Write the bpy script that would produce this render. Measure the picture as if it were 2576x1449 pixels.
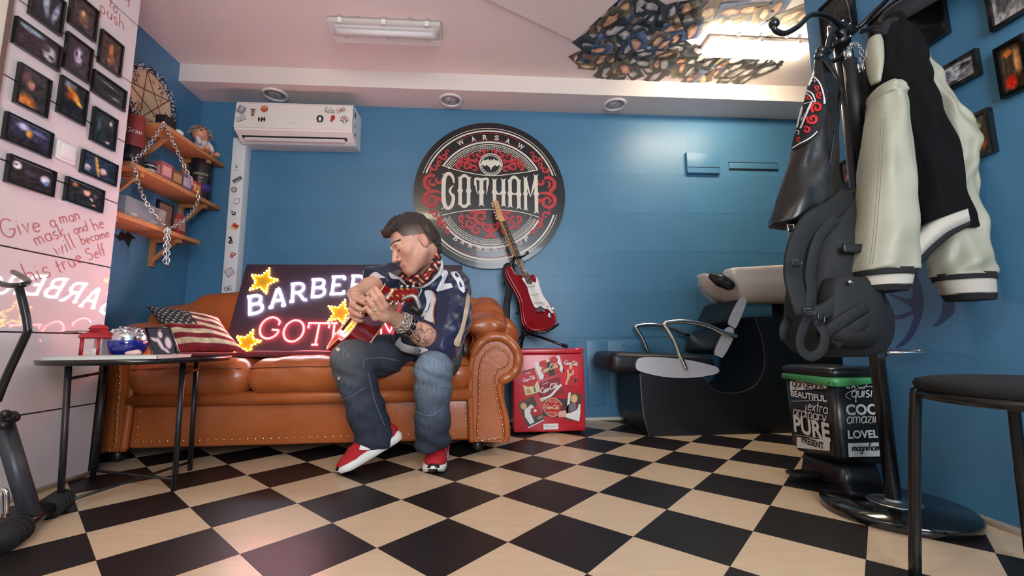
import bpy, bmesh, math, random
import numpy as np
from mathutils import Vector, Matrix
from mathutils.bvhtree import BVHTree
from mathutils.geometry import tessellate_polygon
random.seed(7); np.random.seed(7)
for o in list(bpy.data.objects): bpy.data.objects.remove(o)
S = bpy.context.scene
COL = S.collection
# ------------------------------------------------------------------ camera
FPX, PITCH, ROLL, YAW, CH = 1062.8, math.radians(7.289), math.radians(-0.559), math.radians(4.236), 0.55
_r = Vector((math.cos(YAW), -math.sin(YAW), 0)); _f = Vector((math.sin(YAW), math.cos(YAW), 0)); _u = Vector((0, 0, 1))
FW = _f * math.cos(PITCH) + _u * math.sin(PITCH); _u2 = _u * math.cos(PITCH) - _f * math.sin(PITCH)
RT = _r * math.cos(ROLL) + _u2 * math.sin(ROLL); UP = _u2 * math.cos(ROLL) - _r * math.sin(ROLL)
CAM = Vector((0, 0, CH))
cd = bpy.data.cameras.new('camera'); cam = bpy.data.objects.new('camera', cd); COL.objects.link(cam)
cd.sensor_width = 36; cd.lens = FPX / 2576 * 36; cd.clip_start = .02
M = Matrix((( RT.x, UP.x, -FW.x, 0), (RT.y, UP.y, -FW.y, 0), (RT.z, UP.z, -FW.z, CH), (0, 0, 0, 1)))
cam.matrix_world = M; S.camera = cam
S.view_settings.view_transform = 'Standard'; S.view_settings.look = 'None'; S.view_settings.gamma = 1
S.view_settings.use_curve_mapping = False; S.view_settings.exposure = 1.08
# ------------------------------------------------------------------ world (dim evening daylight, reaches the room through the shop window)
W = bpy.data.worlds.new('world'); S.world = W; W.use_nodes = True
W.node_tree.nodes['Background'].inputs[0].default_value = (.55, .68, 1, 1)
W.node_tree.nodes['Background'].inputs[1].default_value = .5
def area(name, loc, rot, sx, sy, power, col):
    l = bpy.data.lights.new(name, 'AREA'); l.shape = 'RECTANGLE'; l.size = sx; l.size_y = sy; l.energy = power; l.color = col
    o = bpy.data.objects.new(name, l); COL.objects.link(o); o.location = loc; o.rotation_euler = rot; return o
# daylight that comes in through the shop window behind the camera
area('window_daylight', (.55, -1.42, 1.42), (math.radians(90), 0, 0), 1.25, 1.6, 40, (.88, .94, 1))
# ------------------------------------------------------------------ pixel helpers: a pixel is a direction, the plane it touches gives the distance
def ray(x, y): return FW + RT * ((x - 1288) / FPX) + UP * ((724.5 - y) / FPX)
def PX(x, y, X): d = ray(x, y); return CAM + d * (X / d.x)
def PY(x, y, Y): d = ray(x, y); return CAM + d * (Y / d.y)
def PZ(x, y, Z): d = ray(x, y); return CAM + d * ((Z - CH) / d.z)
# ------------------------------------------------------------------ materials
MATS = {}
def mat(name, col, rough=.5, metal=0, var=0, vscale=8, bump=0, bscale=60, coat=0, emit=None, es=0, alpha=1, trans=0, vcol=False, sheen=0, spec=None, stretch=None, ior=None):
    if name in MATS: return MATS[name]
    m = bpy.data.materials.new(name); m.use_nodes = True; nt = m.node_tree; N = nt.nodes; L = nt.links
    b = N['Principled BSDF']; b.inputs['Roughness'].default_value = rough; b.inputs['Metallic'].default_value = metal
    c4 = (*col, 1); b.inputs['Base Color'].default_value = c4
    if coat: b.inputs['Coat Weight'].default_value = coat; b.inputs['Coat Roughness'].default_value = .06
    if sheen: b.inputs['Sheen Weight'].default_value = sheen
    if spec is not None: b.inputs['Specular IOR Level'].default_value = spec
    if trans: b.inputs['Transmission Weight'].default_value = trans
    if ior: b.inputs['IOR'].default_value = ior
    if alpha < 1: b.inputs['Alpha'].default_value = alpha
    if emit: b.inputs['Emission Color'].default_value = (*emit, 1); b.inputs['Emission Strength'].default_value = es
    src = None
    tc = N.new('ShaderNodeTexCoord'); co = tc.outputs['Object']
    if stretch:
        mp = N.new('ShaderNodeMapping'); mp.inputs['Scale'].default_value = stretch; L.new(co, mp.inputs[0]); co = mp.outputs[0]
    if vcol:
        a = N.new('ShaderNodeVertexColor'); a.layer_name = 'Col'; src = a.outputs[0]
    if var:
        n = N.new('ShaderNodeTexNoise'); n.inputs['Scale'].default_value = vscale; n.inputs['Detail'].default_value = 5
        L.new(co, n.inputs['Vector'])
        r = N.new('ShaderNodeMapRange'); r.inputs[1].default_value = .3; r.inputs[2].default_value = .7
        r.inputs[3].default_value = 1 - var; r.inputs[4].default_value = 1 + var; L.new(n.outputs[0], r.inputs[0])
        mx = N.new('ShaderNodeMix'); mx.data_type = 'RGBA'; mx.blend_type = 'MULTIPLY'; mx.inputs[0].default_value = 1
        if src: L.new(src, mx.inputs[6])
        else: mx.inputs[6].default_value = c4
        L.new(r.outputs[0], mx.inputs[7]); src = mx.outputs[2]
    if src: L.new(src, b.inputs['Base Color'])
    if bump:
        n2 = N.new('ShaderNodeTexNoise'); n2.inputs['Scale'].default_value = bscale; n2.inputs['Detail'].default_value = 4
        L.new(co, n2.inputs['Vector'])
        bp = N.new('ShaderNodeBump'); bp.inputs['Strength'].default_value = bump; bp.inputs['Distance'].default_value = .01
        L.new(n2.outputs[0], bp.inputs['Height']); L.new(bp.outputs[0], b.inputs['Normal'])
    MATS[name] = m; return m
def srgb(r, g, b):
    f = lambda c: ((c / 255 + .055) / 1.055) ** 2.4 if c / 255 > .04045 else c / 255 / 12.92
    return (f(r), f(g), f(b))
# ------------------------------------------------------------------ objects
def thing(name, label, cat, loc=(0, 0, 0), group=None):
    o = bpy.data.objects.new(name, None); COL.objects.link(o); o.location = loc; o.empty_display_size = .05
    o['label'] = label; o['category'] = cat; o['_w'] = list(loc)
    if group: o['group'] = group
    return o
def wloc(o):
    return Vector(o['_w']) if o is not None and '_w' in o else Vector((0, 0, 0))
def finish(name, me, m, parent=None, smooth=False, label=None, cat=None, group=None, kind=None, origin=None):
    """link one mesh; vertices are in world space and become local to the parent thing (or to origin)"""
    off = wloc(parent) if parent is not None else Vector(origin or (0, 0, 0))
    if off.length > 0: me.transform(Matrix.Translation(-off))
    o = bpy.data.objects.new(name, me); COL.objects.link(o)
    if parent is not None: o.parent = parent; o['_w'] = list(off)
    else: o.location = off; o['_w'] = list(off)
    if m is not None and not me.materials:
        for q in (m if isinstance(m, (list, tuple)) else [m]): me.materials.append(q)
    if smooth: me.polygons.foreach_set('use_smooth', [True] * len(me.polygons))
    if label: o['label'] = label
    if cat: o['category'] = cat
    if group: o['group'] = group
    if kind: o['kind'] = kind
    return o
class MB:
    def __init__(s): s.v = []; s.f = []; s.m = []; s.mi = 0; s.sm = []
    def add(s, vs, fs, smooth=False):
        b = len(s.v); s.v += [tuple(p) for p in vs]
        for f in fs: s.f.append(tuple(b + i for i in f)); s.m.append(s.mi); s.sm.append(smooth)
        return s
    def box(s, c, d, R=None, bev=0):
        hx, hy, hz = d[0] / 2, d[1] / 2, d[2] / 2; c = Vector(c)
        if bev <= 0:
            vs = [Vector((x, y, z)) for x in (-hx, hx) for y in (-hy, hy) for z in (-hz, hz)]
            fs = [(0, 1, 3, 2), (4, 6, 7, 5), (0, 4, 5, 1), (2, 3, 7, 6), (0, 2, 6, 4), (1, 5, 7, 3)]
        else:
            bm = bmesh.new(); bmesh.ops.create_cube(bm, size=1)
            bmesh.ops.scale(bm, vec=d, verts=bm.verts)
            bmesh.ops.bevel(bm, geom=bm.edges[:], offset=min(bev, .49 * min(d)), segments=3, profile=.5, affect='EDGES')
            vs = [v.co.copy() for v in bm.verts]; bm.verts.index_update(); fs = [[v.index for v in f.verts] for f in bm.faces]; bm.free()
        if R is not None: vs = [R @ v for v in vs]
        return s.add([c + v for v in vs], fs, bev > 0)
    def b2(s, a, b, bev=0): return s.box([(a[i] + b[i]) / 2 for i in range(3)], [abs(b[i] - a[i]) for i in range(3)], bev=bev)
    def tube(s, pts, r, n=10, closed=False, caps=True, flat=1, upv=None):
        pts = [Vector(p) for p in pts]; N = len(pts); rs = r if isinstance(r, (list, tuple)) else [r] * N
        vs = []; nrm = None
        for i, p in enumerate(pts):
            a = pts[i - 1] if (i > 0 or closed) else p; c = pts[(i + 1) % N] if (i < N - 1 or closed) else p
            t = (c - a).normalized()
            if nrm is None:
                nrm = (Vector(upv) if upv is not None else (Vector((0, 0, 1)) if abs(t.z) < .9 else Vector((1, 0, 0))))
            nrm = (nrm - t * nrm.dot(t))
            nrm = nrm.normalized() if nrm.length > 1e-6 else t.orthogonal().normalized()
            bi = t.cross(nrm)
            for k in range(n):
                q = 2 * math.pi * k / n; vs.append(p + (nrm * math.cos(q) * flat + bi * math.sin(q)) * rs[i])
        fs = []
        for i in range(N if closed else N - 1):
            j = (i + 1) % N
            for k in range(n): fs.append((i * n + k, i * n + (k + 1) % n, j * n + (k + 1) % n, j * n + k))
        if caps and not closed: fs.append(tuple(range(n - 1, -1, -1))); fs.append(tuple((N - 1) * n + k for k in range(n)))
        return s.add(vs, fs, True)
    def cyl(s, a, b, r, r2=None, n=16): return s.tube([a, b], [r, r if r2 is None else r2], n)
    def lathe(s, prof, c=(0, 0, 0), n=28, R=None, smooth=True):
        c = Vector(c); vs = []
        for (r, z) in prof:
            for k in range(n):
                q = 2 * math.pi * k / n; v = Vector((r * math.cos(q), r * math.sin(q), z)); vs.append(c + (R @ v if R is not None else v))
        fs = []
        for i in range(len(prof) - 1):
            for k in range(n): fs.append((i * n + k, i * n + (k + 1) % n, (i + 1) * n + (k + 1) % n, (i + 1) * n + k))
        if prof[0][0] > 1e-5: fs.append(tuple(range(n - 1, -1, -1)))
        if prof[-1][0] > 1e-5: fs.append(tuple((len(prof) - 1) * n + k for k in range(n)))
        return s.add(vs, fs, smooth)
    def ball(s, c, r, n=12, sc=(1, 1, 1), R=None):
        h = max(4, n // 2); pr = [(max(1e-6, r * math.sin(math.pi * i / h)), -r * math.cos(math.pi * i / h)) for i in range(h + 1)]
        c = Vector(c); t = MB(); t.lathe(pr, (0, 0, 0), n)
        vs = [Vector((v[0] * sc[0], v[1] * sc[1], v[2] * sc[2])) for v in t.v]
        if R is not None: vs = [R @ v for v in vs]
        return s.add([c + v for v in vs], t.f, True)
    def prism(s, poly, fr, d, smooth=False):
        """2D polygon in a frame (origin, u, v, n) extruded along n by d"""
        O, U, V, Nn = fr; k = len(poly)
        A = [O + U * x + V * y for x, y in poly]; B = [p + Nn * d for p in A]
        tri = tessellate_polygon([[Vector((x, y, 0)) for x, y in poly]])
        ar = sum(poly[i][0] * poly[(i + 1) % k][1] - poly[(i + 1) % k][0] * poly[i][1] for i in range(k))
        fs = []
        flip = (U.cross(V).dot(Nn) < 0)
        for t in tri:
            a, b, c = [poly[i] for i in t]; sg = (b[0] - a[0]) * (c[1] - a[1]) - (c[0] - a[0]) * (b[1] - a[1])
            t = tuple(t) if (sg > 0) != flip else (t[0], t[2], t[1])
            fs.append(tuple(k + i for i in t)); fs.append((t[0], t[2], t[1]))
        for i in range(k):
            j = (i + 1) % k; q = (i, j, k + j, k + i)
            fs.append(q if (ar > 0) != flip else q[::-1])
        return s.add(A + B, fs, smooth)
    def ribbon(s, pts, w, fr, d=.001):
        """flat stroke of (varying) width along 2D points in a frame"""
        P = [Vector((p[0], p[1])) for p in pts]; n = len(P); ws = list(w) if isinstance(w, (list, tuple)) else [w] * n
        if len(ws) != n: ws = list(np.interp(np.linspace(0, 1, n), np.linspace(0, 1, len(ws)), ws))
        L_, R_ = [], []
        for i in range(n):
            t = P[min(i + 1, n - 1)] - P[max(i - 1, 0)]
            t = t.normalized() if t.length > 1e-9 else Vector((1, 0)); nn = Vector((-t.y, t.x)) * ws[i] / 2
            L_.append(P[i] + nn); R_.append(P[i] - nn)
        O, U, V, Nn = fr
        s.rk = getattr(s, 'rk', 0) + 1; d0 = d + 3e-5 * s.rk   # overlapping strokes never share a plane
        vs = [O + U * p.x + V * p.y + Nn * (d0 + 7e-6 * i) for i, p in enumerate(L_)] + [O + U * p.x + V * p.y + Nn * (d0 + 7e-6 * i) for i, p in enumerate(R_)]
        fl = U.cross(V).dot(Nn) < 0
        return s.add(vs, [((n + i, n + i + 1, i + 1, i) if not fl else (i, i + 1, n + i + 1, n + i)) for i in range(n - 1)])
    def mesh(s, name='mesh'):
        me = bpy.data.meshes.new(name); me.from_pydata(s.v, [], s.f)
        if any(s.m): me.polygons.foreach_set('material_index', s.m)
        me.polygons.foreach_set('use_smooth', s.sm); me.update(); return me
    def build(s, name, m, parent=None, **k): return finish(name, s.mesh(name), m, parent, **k)
def frame(O, U, V): U = Vector(U).normalized(); V = Vector(V); V = (V - U * V.dot(U)).normalized(); return (Vector(O), U, V, U.cross(V))
def rot(ax, deg): return Matrix.Rotation(math.radians(deg), 3, ax)
def catmull(pts, n=8, closed=False):
    P = [Vector(p) if len(p) == 3 else Vector((*p, 0)) for p in pts]; k2 = len(pts[0]) == 2; out = []; N = len(P)
    for i in range(N if closed else N - 1):
        if closed: a, b, c, d = P[i - 1], P[i], P[(i + 1) % N], P[(i + 2) % N]
        else: a, b, c, d = P[max(i - 1, 0)], P[i], P[i + 1], P[min(i + 2, N - 1)]
        for j in range(n):
            t = j / n; out.append(.5 * ((2 * b) + (c - a) * t + (2 * a - 5 * b + 4 * c - d) * t * t + (3 * b - a - 3 * c + d) * t ** 3))
    if not closed: out.append(P[-1])
    return [(p.x, p.y) for p in out] if k2 else out
# ------------------------------------------------------------------ text (flat geometry)
_tc = {}
def text2d(t, bold=0):
    key = (t, bold)
    if key in _tc: return _tc[key]
    c = bpy.data.curves.new('txt', 'FONT'); c.body = t; c.align_x = 'LEFT'; c.resolution_u = 3; c.fill_mode = 'FRONT'; c.offset = bold
    o = bpy.data.objects.new('txt', c); COL.objects.link(o); dg = bpy.context.evaluated_depsgraph_get(); dg.update()
    me = bpy.data.meshes.new_from_object(o.evaluated_get(dg)); V = [(v.co.x, v.co.y) for v in me.vertices]; F = [tuple(p.vertices) for p in me.polygons]
    bpy.data.objects.remove(o); bpy.data.curves.remove(c); bpy.data.meshes.remove(me)
    if V:
        xs = [p[0] for p in V]; ys = [p[1] for p in V]; bb = (min(xs), min(ys), max(xs), max(ys))
    else: bb = (0, 0, .3, 1)
    _tc[key] = (V, F, bb); return _tc[key]
def put_text(mb, t, fr, cx, cy, w, h, ang=0, d=.001, shear=0, warp=None, bold=0):
    """text fitted to a w x h box centred at (cx,cy) of a frame"""
    V, F, bb = text2d(t, bold); O, U, Vv, Nn = fr; sx = w / (bb[2] - bb[0]); sy = h / (bb[3] - bb[1])
    ca, sa = math.cos(ang), math.sin(ang); vs = []
    for x, y in V:
        x = (x - (bb[0] + bb[2]) / 2) * sx; y = (y - (bb[1] + bb[3]) / 2) * sy; x += shear * y
        if warp: x, y = warp(x, y)
        X = cx + x * ca - y * sa; Y = cy + x * sa + y * ca; vs.append(O + U * X + Vv * Y + Nn * d)
    fl = U.cross(Vv).dot(Nn) < 0
    mb.add(vs, [f[::-1] if fl else f for f in F])
# single-stroke handwriting letters (x 0..w, y -0.4..1), used for pen and script lettering
def arc(cx, cy, rx, ry, a0, a1, n=8): return [(cx + rx * math.cos(math.radians(a0 + (a1 - a0) * i / n)), cy + ry * math.sin(math.radians(a0 + (a1 - a0) * i / n))) for i in range(n + 1)]
SF = {
 'a': (.5, [arc(.24, .25, .2, .25, 40, 330, 9), [(.44, .5), (.44, .08), (.52, 0)]]), 'b': (.48, [[(.06, 1), (.06, 0)], arc(.24, .25, .2, .25, 150, -150)]),
 'c': (.42, [arc(.25, .25, .2, .25, 45, 315)]), 'd': (.5, [arc(.22, .25, .2, .25, 40, 330), [(.44, 1), (.44, 0)]]),
 'e': (.46, [[(.06, .27), (.42, .3)] + arc(.24, .25, .19, .25, 15, 315)]), 'f': (.36, [arc(.26, .82, .12, .16, 30, 180, 5) + [(.14, 0)], [(.02, .5), (.3, .5)]]),
 'g': (.48, [arc(.22, .25, .2, .25, 40, 330), [(.42, .5), (.42, -.2)] + arc(.24, -.22, .18, .16, 0, -160, 5)]), 'h': (.48, [[(.06, 1), (.06, 0)], [(.06, .3)] + arc(.23, .3, .17, .2, 150, 0, 5) + [(.42, 0)]]),
 'i': (.18, [[(.08, .5), (.08, 0)], [(.08, .68), (.1, .72)]]), 'k': (.42, [[(.06, .9), (.06, 0)], [(.36, .5), (.06, .2), (.38, 0)]]), 'l': (.18, [[(.08, 1), (.08, .05), (.16, 0)]]),
 'm': (.68, [[(.06, .5), (.06, 0)], [(.06, .3)] + arc(.19, .32, .13, .18, 150, 0, 4) + [(.32, 0)], [(.32, .3)] + arc(.46, .32, .14, .18, 150, 0, 4) + [(.6, 0)]]),
 'n': (.46, [[(.06, .5), (.06, 0)], [(.06, .3)] + arc(.22, .31, .17, .19, 150, 0, 5) + [(.4, 0)]]), 'o': (.48, [arc(.24, .25, .2, .25, 90, 450, 11)]),
 'p': (.48, [[(.06, .5), (.06, -.4)], arc(.24, .25, .19, .25, 150, -150)]), 'q': (.48, [arc(.22, .25, .2, .25, 40, 330), [(.42, .5), (.42, -.4), (.5, -.3)]]),
 'r': (.36, [[(.06, .5), (.06, 0)], [(.06, .28)] + arc(.2, .34, .14, .15, 150, 40, 4)]), 's': (.4, [arc(.2, .37, .14, .13, 40, 230, 6) + arc(.2, .12, .15, .13, 80, -140, 6)]),
 't': (.34, [[(.15, .85), (.15, .08), (.26, 0)], [(.02, .52), (.3, .52)]]), 'u': (.46, [[(.06, .5)] + arc(.22, .18, .16, .18, 180, 340, 5) + [(.4, .5), (.4, 0)]]),
 'v': (.4, [[(.04, .5), (.2, 0), (.36, .5)]]), 'w': (.62, [[(.04, .5), (.16, 0), (.3, .4), (.44, 0), (.58, .5)]]), 'x': (.42, [[(.04, .5), (.38, 0)], [(.38, .5), (.04, 0)]]),
 'y': (.42, [[(.04, .5), (.2, .04)], [(.38, .5), (.12, -.35), (0, -.38)]]), 'z': (.42, [[(.04, .5), (.36, .5), (.06, 0), (.4, 0)]]),
 'G': (.75, [arc(.36, .45, .33, .48, 45, 350, 12) + [(.68, .38), (.4, .38)]]), 'S': (.6, [arc(.3, .7, .22, .22, 40, 230, 6) + arc(.3, .24, .24, .24, 80, -140, 6)]), 'C': (.6, [arc(.34, .45, .3, .48, 50, 310, 10)]),
 '-': (.3, [[(.05, .28), (.24, .28)]]), ' ': (.32, []), "'": (.15, [[(.08, 1), (.06, .85)]])}
def hand(mb, t, fr, x, y, size, wd, ang=0, jit=0, shear=0, d=.001, sp=.08):
    ca, sa = math.cos(ang), math.sin(ang); cx = 0
    for ch in t:
        w, st = SF.get(ch, SF[' ']); j = random.uniform(-jit, jit); ja = random.uniform(-jit, jit) * 1.5
        for s_ in st:
            pts = []
            for (a, b) in s_:
                a2 = a * math.cos(ja) - b * math.sin(ja); b2 = a * math.sin(ja) + b * math.cos(ja) + j
                X = (cx + a2 + shear * b2) * size; Y = b2 * size
                pts.append((x + X * ca - Y * sa, y + X * sa + Y * ca))
            mb.ribbon(pts, wd, fr, d)
        cx += w + sp
    return cx * size
# ------------------------------------------------------------------ picture prints: vertex colours hold the printed image
def blob(C, X, Y, cx, cy, rx, ry, col, soft=.25, ang=0, a=1):
    c, s = math.cos(ang), math.sin(ang); u = ((X - cx) * c + (Y - cy) * s) / rx; v = (-(X - cx) * s + (Y - cy) * c) / ry
    d = np.sqrt(u * u + v * v); k = np.clip((1 - d) / soft, 0, 1)[..., None] * a
    return C * (1 - k) + np.array(col) * k
def picture(name, fr, w, h, img, nx=36, ny=36, d=.001, parent=None, rough=.25, **kw):
    """flat print: img(X,Y)->rgb (srgb 0..255 numbers) on a grid centred in the frame"""
    ux = np.linspace(0, 1, nx + 1); uy = np.linspace(0, 1, ny + 1); X, Y = np.meshgrid(ux, uy)
    C = np.clip(img(X, Y), 0, 255).reshape(-1, 3) / 255; C = np.where(C > .04045, ((C + .055) / 1.055) ** 2.4, C / 12.92)
    O, U, V, Nn = fr; O, U, V, Nn = [np.array(q) for q in (O, U, V, Nn)]
    P = O + ((X - .5) * w)[..., None] * U + ((Y - .5) * h)[..., None] * V + Nn * d
    fs = [(j * (nx + 1) + i, j * (nx + 1) + i + 1, (j + 1) * (nx + 1) + i + 1, (j + 1) * (nx + 1) + i) for j in range(ny) for i in range(nx)]
    me = bpy.data.meshes.new(name); me.from_pydata([tuple(p) for p in P.reshape(-1, 3)], [], fs)
    vcol(me, C); return finish(name, me, mat('print_gloss' if rough < .3 else 'print_matte', (1, 1, 1), rough, vcol=True), parent, **kw)
def vcol(me, C):
    at = me.color_attributes.new('Col', 'FLOAT_COLOR', 'POINT'); at.data.foreach_set('color', np.concatenate([C, np.ones((len(C), 1))], 1).astype(np.float32).ravel())
def noise2(X, Y, s, seed):
    """cheap value noise on arrays"""
    r = np.random.RandomState(seed); g = r.rand(24, 24); x = (X * s) % 23; y = (Y * s) % 23; i = x.astype(int); j = y.astype(int); fx = x - i; fy = y - j
    fx = fx * fx * (3 - 2 * fx); fy = fy * fy * (3 - 2 * fy)
    return (g[j, i] * (1 - fx) + g[j, i + 1] * fx) * (1 - fy) + (g[j + 1, i] * (1 - fx) + g[j + 1, i + 1] * fx) * fy
# ------------------------------------------------------------------ implicit surfaces for soft and organic shapes
class SDF:
    def __init__(s, lo, hi, res):
        s.lo = np.array(lo, float); s.res = res; s.n = np.ceil((np.array(hi) - s.lo) / res).astype(int) + 1
        s.F = np.full(s.n, .25, np.float32)
    def _blk(s, lo, hi):
        a = np.clip(np.floor((np.array(lo) - s.lo) / s.res).astype(int), 0, s.n); b = np.clip(np.ceil((np.array(hi) - s.lo) / s.res).astype(int) + 1, 0, s.n)
        ax = [np.arange(a[i], b[i]) * s.res + s.lo[i] for i in range(3)]
        return (slice(a[0], b[0]), slice(a[1], b[1]), slice(a[2], b[2])), ax[0][:, None, None], ax[1][None, :, None], ax[2][None, None, :]
    def _comb(s, sl, d, k, op):
        A = s.F[sl]; d = d.astype(np.float32)
        if A.size == 0: return
        if op == 'u':
            if k > 0: h = np.clip(.5 + .5 * (A - d) / k, 0, 1); s.F[sl] = A * (1 - h) + d * h - k * h * (1 - h)
            else: s.F[sl] = np.minimum(A, d)
        elif op == 's':
            d = -d
            if k > 0: h = np.clip(.5 - .5 * (A - d) / k, 0, 1); s.F[sl] = A * (1 - h) + d * h + k * h * (1 - h)
            else: s.F[sl] = np.maximum(A, d)
    def cap(s, a, b, r1, r2=None, k=.02, op='u', flat=None):
        """tapered capsule; flat=(axis vector, factor) squashes it along an axis"""
        r2 = r1 if r2 is None else r2; a = np.array(a, float); b = np.array(b, float); m = max(r1, r2) * 1.4 + k + 2 * s.res + .01
        sl, X, Y, Z = s._blk(np.minimum(a, b) - m, np.maximum(a, b) + m)
        ba = b - a; L = max(ba @ ba, 1e-12); px, py, pz = X - a[0], Y - a[1], Z - a[2]
        t = np.clip((px * ba[0] + py * ba[1] + pz * ba[2]) / L, 0, 1)
        qx, qy, qz = px - t * ba[0], py - t * ba[1], pz - t * ba[2]
        if flat is not None:
            n = np.array(flat[0], float); n /= np.linalg.norm(n); dd = (qx * n[0] + qy * n[1] + qz * n[2]) * (1 / flat[1] - 1)
            qx, qy, qz = qx + dd * n[0], qy + dd * n[1], qz + dd * n[2]
            d = (np.sqrt(qx * qx + qy * qy + qz * qz) - (r1 + (r2 - r1) * t)) * (flat[1] if flat[1] < 1 else 1)
        else: d = np.sqrt(qx * qx + qy * qy + qz * qz) - (r1 + (r2 - r1) * t)
        s._comb(sl, d, k, op); return s
    def chain(s, pts, rs, k=.02, **kw):
        for i in range(len(pts) - 1): s.cap(pts[i], pts[i + 1], rs[i], rs[i + 1], k, **kw)
        return s
    def ell(s, c, r, R=None, k=.02, op='u'):
        c = np.array(c, float); r = np.array(r, float); m = r.max() + k + 2 * s.res + .01; sl, X, Y, Z = s._blk(c - m, c + m)
        x, y, z = X - c[0], Y - c[1], Z - c[2]
        if R is not None:
            Rm = np.array(R); x, y, z = (Rm[0, 0] * x + Rm[1, 0] * y + Rm[2, 0] * z, Rm[0, 1] * x + Rm[1, 1] * y + Rm[2, 1] * z, Rm[0, 2] * x + Rm[1, 2] * y + Rm[2, 2] * z)
        k0 = np.sqrt((x / r[0]) ** 2 + (y / r[1]) ** 2 + (z / r[2]) ** 2); k1 = np.sqrt((x / r[0] ** 2) ** 2 + (y / r[1] ** 2) ** 2 + (z / r[2] ** 2) ** 2) + 1e-9
        s._comb(sl, k0 * (k0 - 1) / k1, k, op); return s
    def rbox(s, c, h, rad, R=None, k=.01, op='u'):
        c = np.array(c, float); h = np.array(h, float); m = np.linalg.norm(h) + k + 2 * s.res + .01 if R is not None else h + k + 2 * s.res + .01
        sl, X, Y, Z = s._blk(c - m, c + m); x, y, z = X - c[0], Y - c[1], Z - c[2]
        if R is not None:
            Rm = np.array(R); x, y, z = (Rm[0, 0] * x + Rm[1, 0] * y + Rm[2, 0] * z, Rm[0, 1] * x + Rm[1, 1] * y + Rm[2, 1] * z, Rm[0, 2] * x + Rm[1, 2] * y + Rm[2, 2] * z)
        x, y, z = np.abs(x) - h[0] + rad, np.abs(y) - h[1] + rad, np.abs(z) - h[2] + rad
        d = np.sqrt(np.maximum(x, 0) ** 2 + np.maximum(y, 0) ** 2 + np.maximum(z, 0) ** 2) + np.minimum(np.maximum(x, np.maximum(y, z)), 0) - rad
        s._comb(sl, d, k, op); return s
    def plane(s, p, n, k=.005):
        """cut away everything on the side n points to"""
        p = np.array(p, float); n = np.array(n, float); n /= np.linalg.norm(n); sl, X, Y, Z = s._blk(s.lo, s.lo + s.n * s.res)
        s._comb(sl, -((X - p[0]) * n[0] + (Y - p[1]) * n[1] + (Z - p[2]) * n[2]), k, 's'); return s
    def warp(s, fn):
        sl, X, Y, Z = s._blk(s.lo, s.lo + s.n * s.res); near = np.abs(s.F) < .04
        s.F = np.where(near, s.F + fn(X, Y, Z).astype(np.float32), s.F); return s
    def mesh(s, name, smooth=1):
        F = s.F; I = F < 0; nx, ny, nz = F.shape
        c = np.zeros((nx - 1, ny - 1, nz - 1), np.uint8)
        for a in (0, 1):
            for b in (0, 1):
                for e in (0, 1): c += I[a:nx - 1 + a, b:ny - 1 + b, e:nz - 1 + e]
        cell = np.argwhere((c > 0) & (c < 8)); idx = np.full(c.shape, -1, np.int64); idx[tuple(cell.T)] = np.arange(len(cell))
        acc = np.zeros((len(cell), 3)); cnt = np.zeros(len(cell)); cs = [(a, b, e) for a in (0, 1) for b in (0, 1) for e in (0, 1)]
        val = {q: F[cell[:, 0] + q[0], cell[:, 1] + q[1], cell[:, 2] + q[2]] for q in cs}
        for q in cs:
            for ax in range(3):
                if q[ax] == 0:
                    q2 = list(q); q2[ax] = 1; q2 = tuple(q2); v1, v2 = val[q], val[q2]; m = (v1 < 0) != (v2 < 0)
                    t = np.where(m, v1 / np.where(m, v1 - v2, 1), 0); p = np.tile(np.array(q, float), (len(cell), 1)); p[:, ax] += t
                    acc[m] += p[m]; cnt[m] += 1
        V = s.lo + (cell + acc / cnt[:, None]) * s.res
        faces = []
        for ax in range(3):
            o1, o2 = [(1, 2), (2, 0), (0, 1)][ax]
            A = [slice(None)] * 3; B = [slice(None)] * 3; A[ax] = slice(0, -1); B[ax] = slice(1, None)
            e = I[tuple(A)] != I[tuple(B)]; g = np.argwhere(e); g = g[(g[:, o1] > 0) & (g[:, o2] > 0) & (g[:, o1] < F.shape[o1] - 1) & (g[:, o2] < F.shape[o2] - 1)]
            d1 = np.zeros(3, int); d1[o1] = 1; d2 = np.zeros(3, int); d2[o2] = 1
            q = [idx[tuple((g - x).T)] for x in (d1 * 0, d1, d1 + d2, d2)]; ins = I[tuple(g.T)]
            Q = np.stack(q, 1); Q = Q[(Q >= 0).all(1)] if False else Q
            Q[~ins] = Q[~ins][:, ::-1]; faces.append(Q)
        Q = np.concatenate(faces); Q = Q[(Q >= 0).all(1)]
        for _ in range(smooth):
            sm = np.zeros_like(V); ct = np.zeros(len(V))
            for a, b in ((0, 1), (1, 2), (2, 3), (3, 0)):
                np.add.at(sm, Q[:, a], V[Q[:, b]]); np.add.at(sm, Q[:, b], V[Q[:, a]]); np.add.at(ct, Q[:, a], 1); np.add.at(ct, Q[:, b], 1)
            V = V * .5 + sm / np.maximum(ct, 1)[:, None] * .5
        me = bpy.data.meshes.new(name); me.vertices.add(len(V)); me.vertices.foreach_set('co', V.astype(np.float32).ravel())
        me.loops.add(len(Q) * 4); me.loops.foreach_set('vertex_index', Q.astype(np.int32).ravel()); me.polygons.add(len(Q))
        me.polygons.foreach_set('loop_start', np.arange(0, len(Q) * 4, 4, dtype=np.int32)); me.polygons.foreach_set('loop_total', np.full(len(Q), 4, np.int32))
        me.polygons.foreach_set('use_smooth', np.ones(len(Q), bool)); me.update(calc_edges=True); me.validate()
        s.V = V; return me
def bvh_of(me, off=Vector((0, 0, 0))):
    return BVHTree.FromPolygons([v.co + off for v in me.vertices], [tuple(p.vertices) for p in me.polygons])
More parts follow.
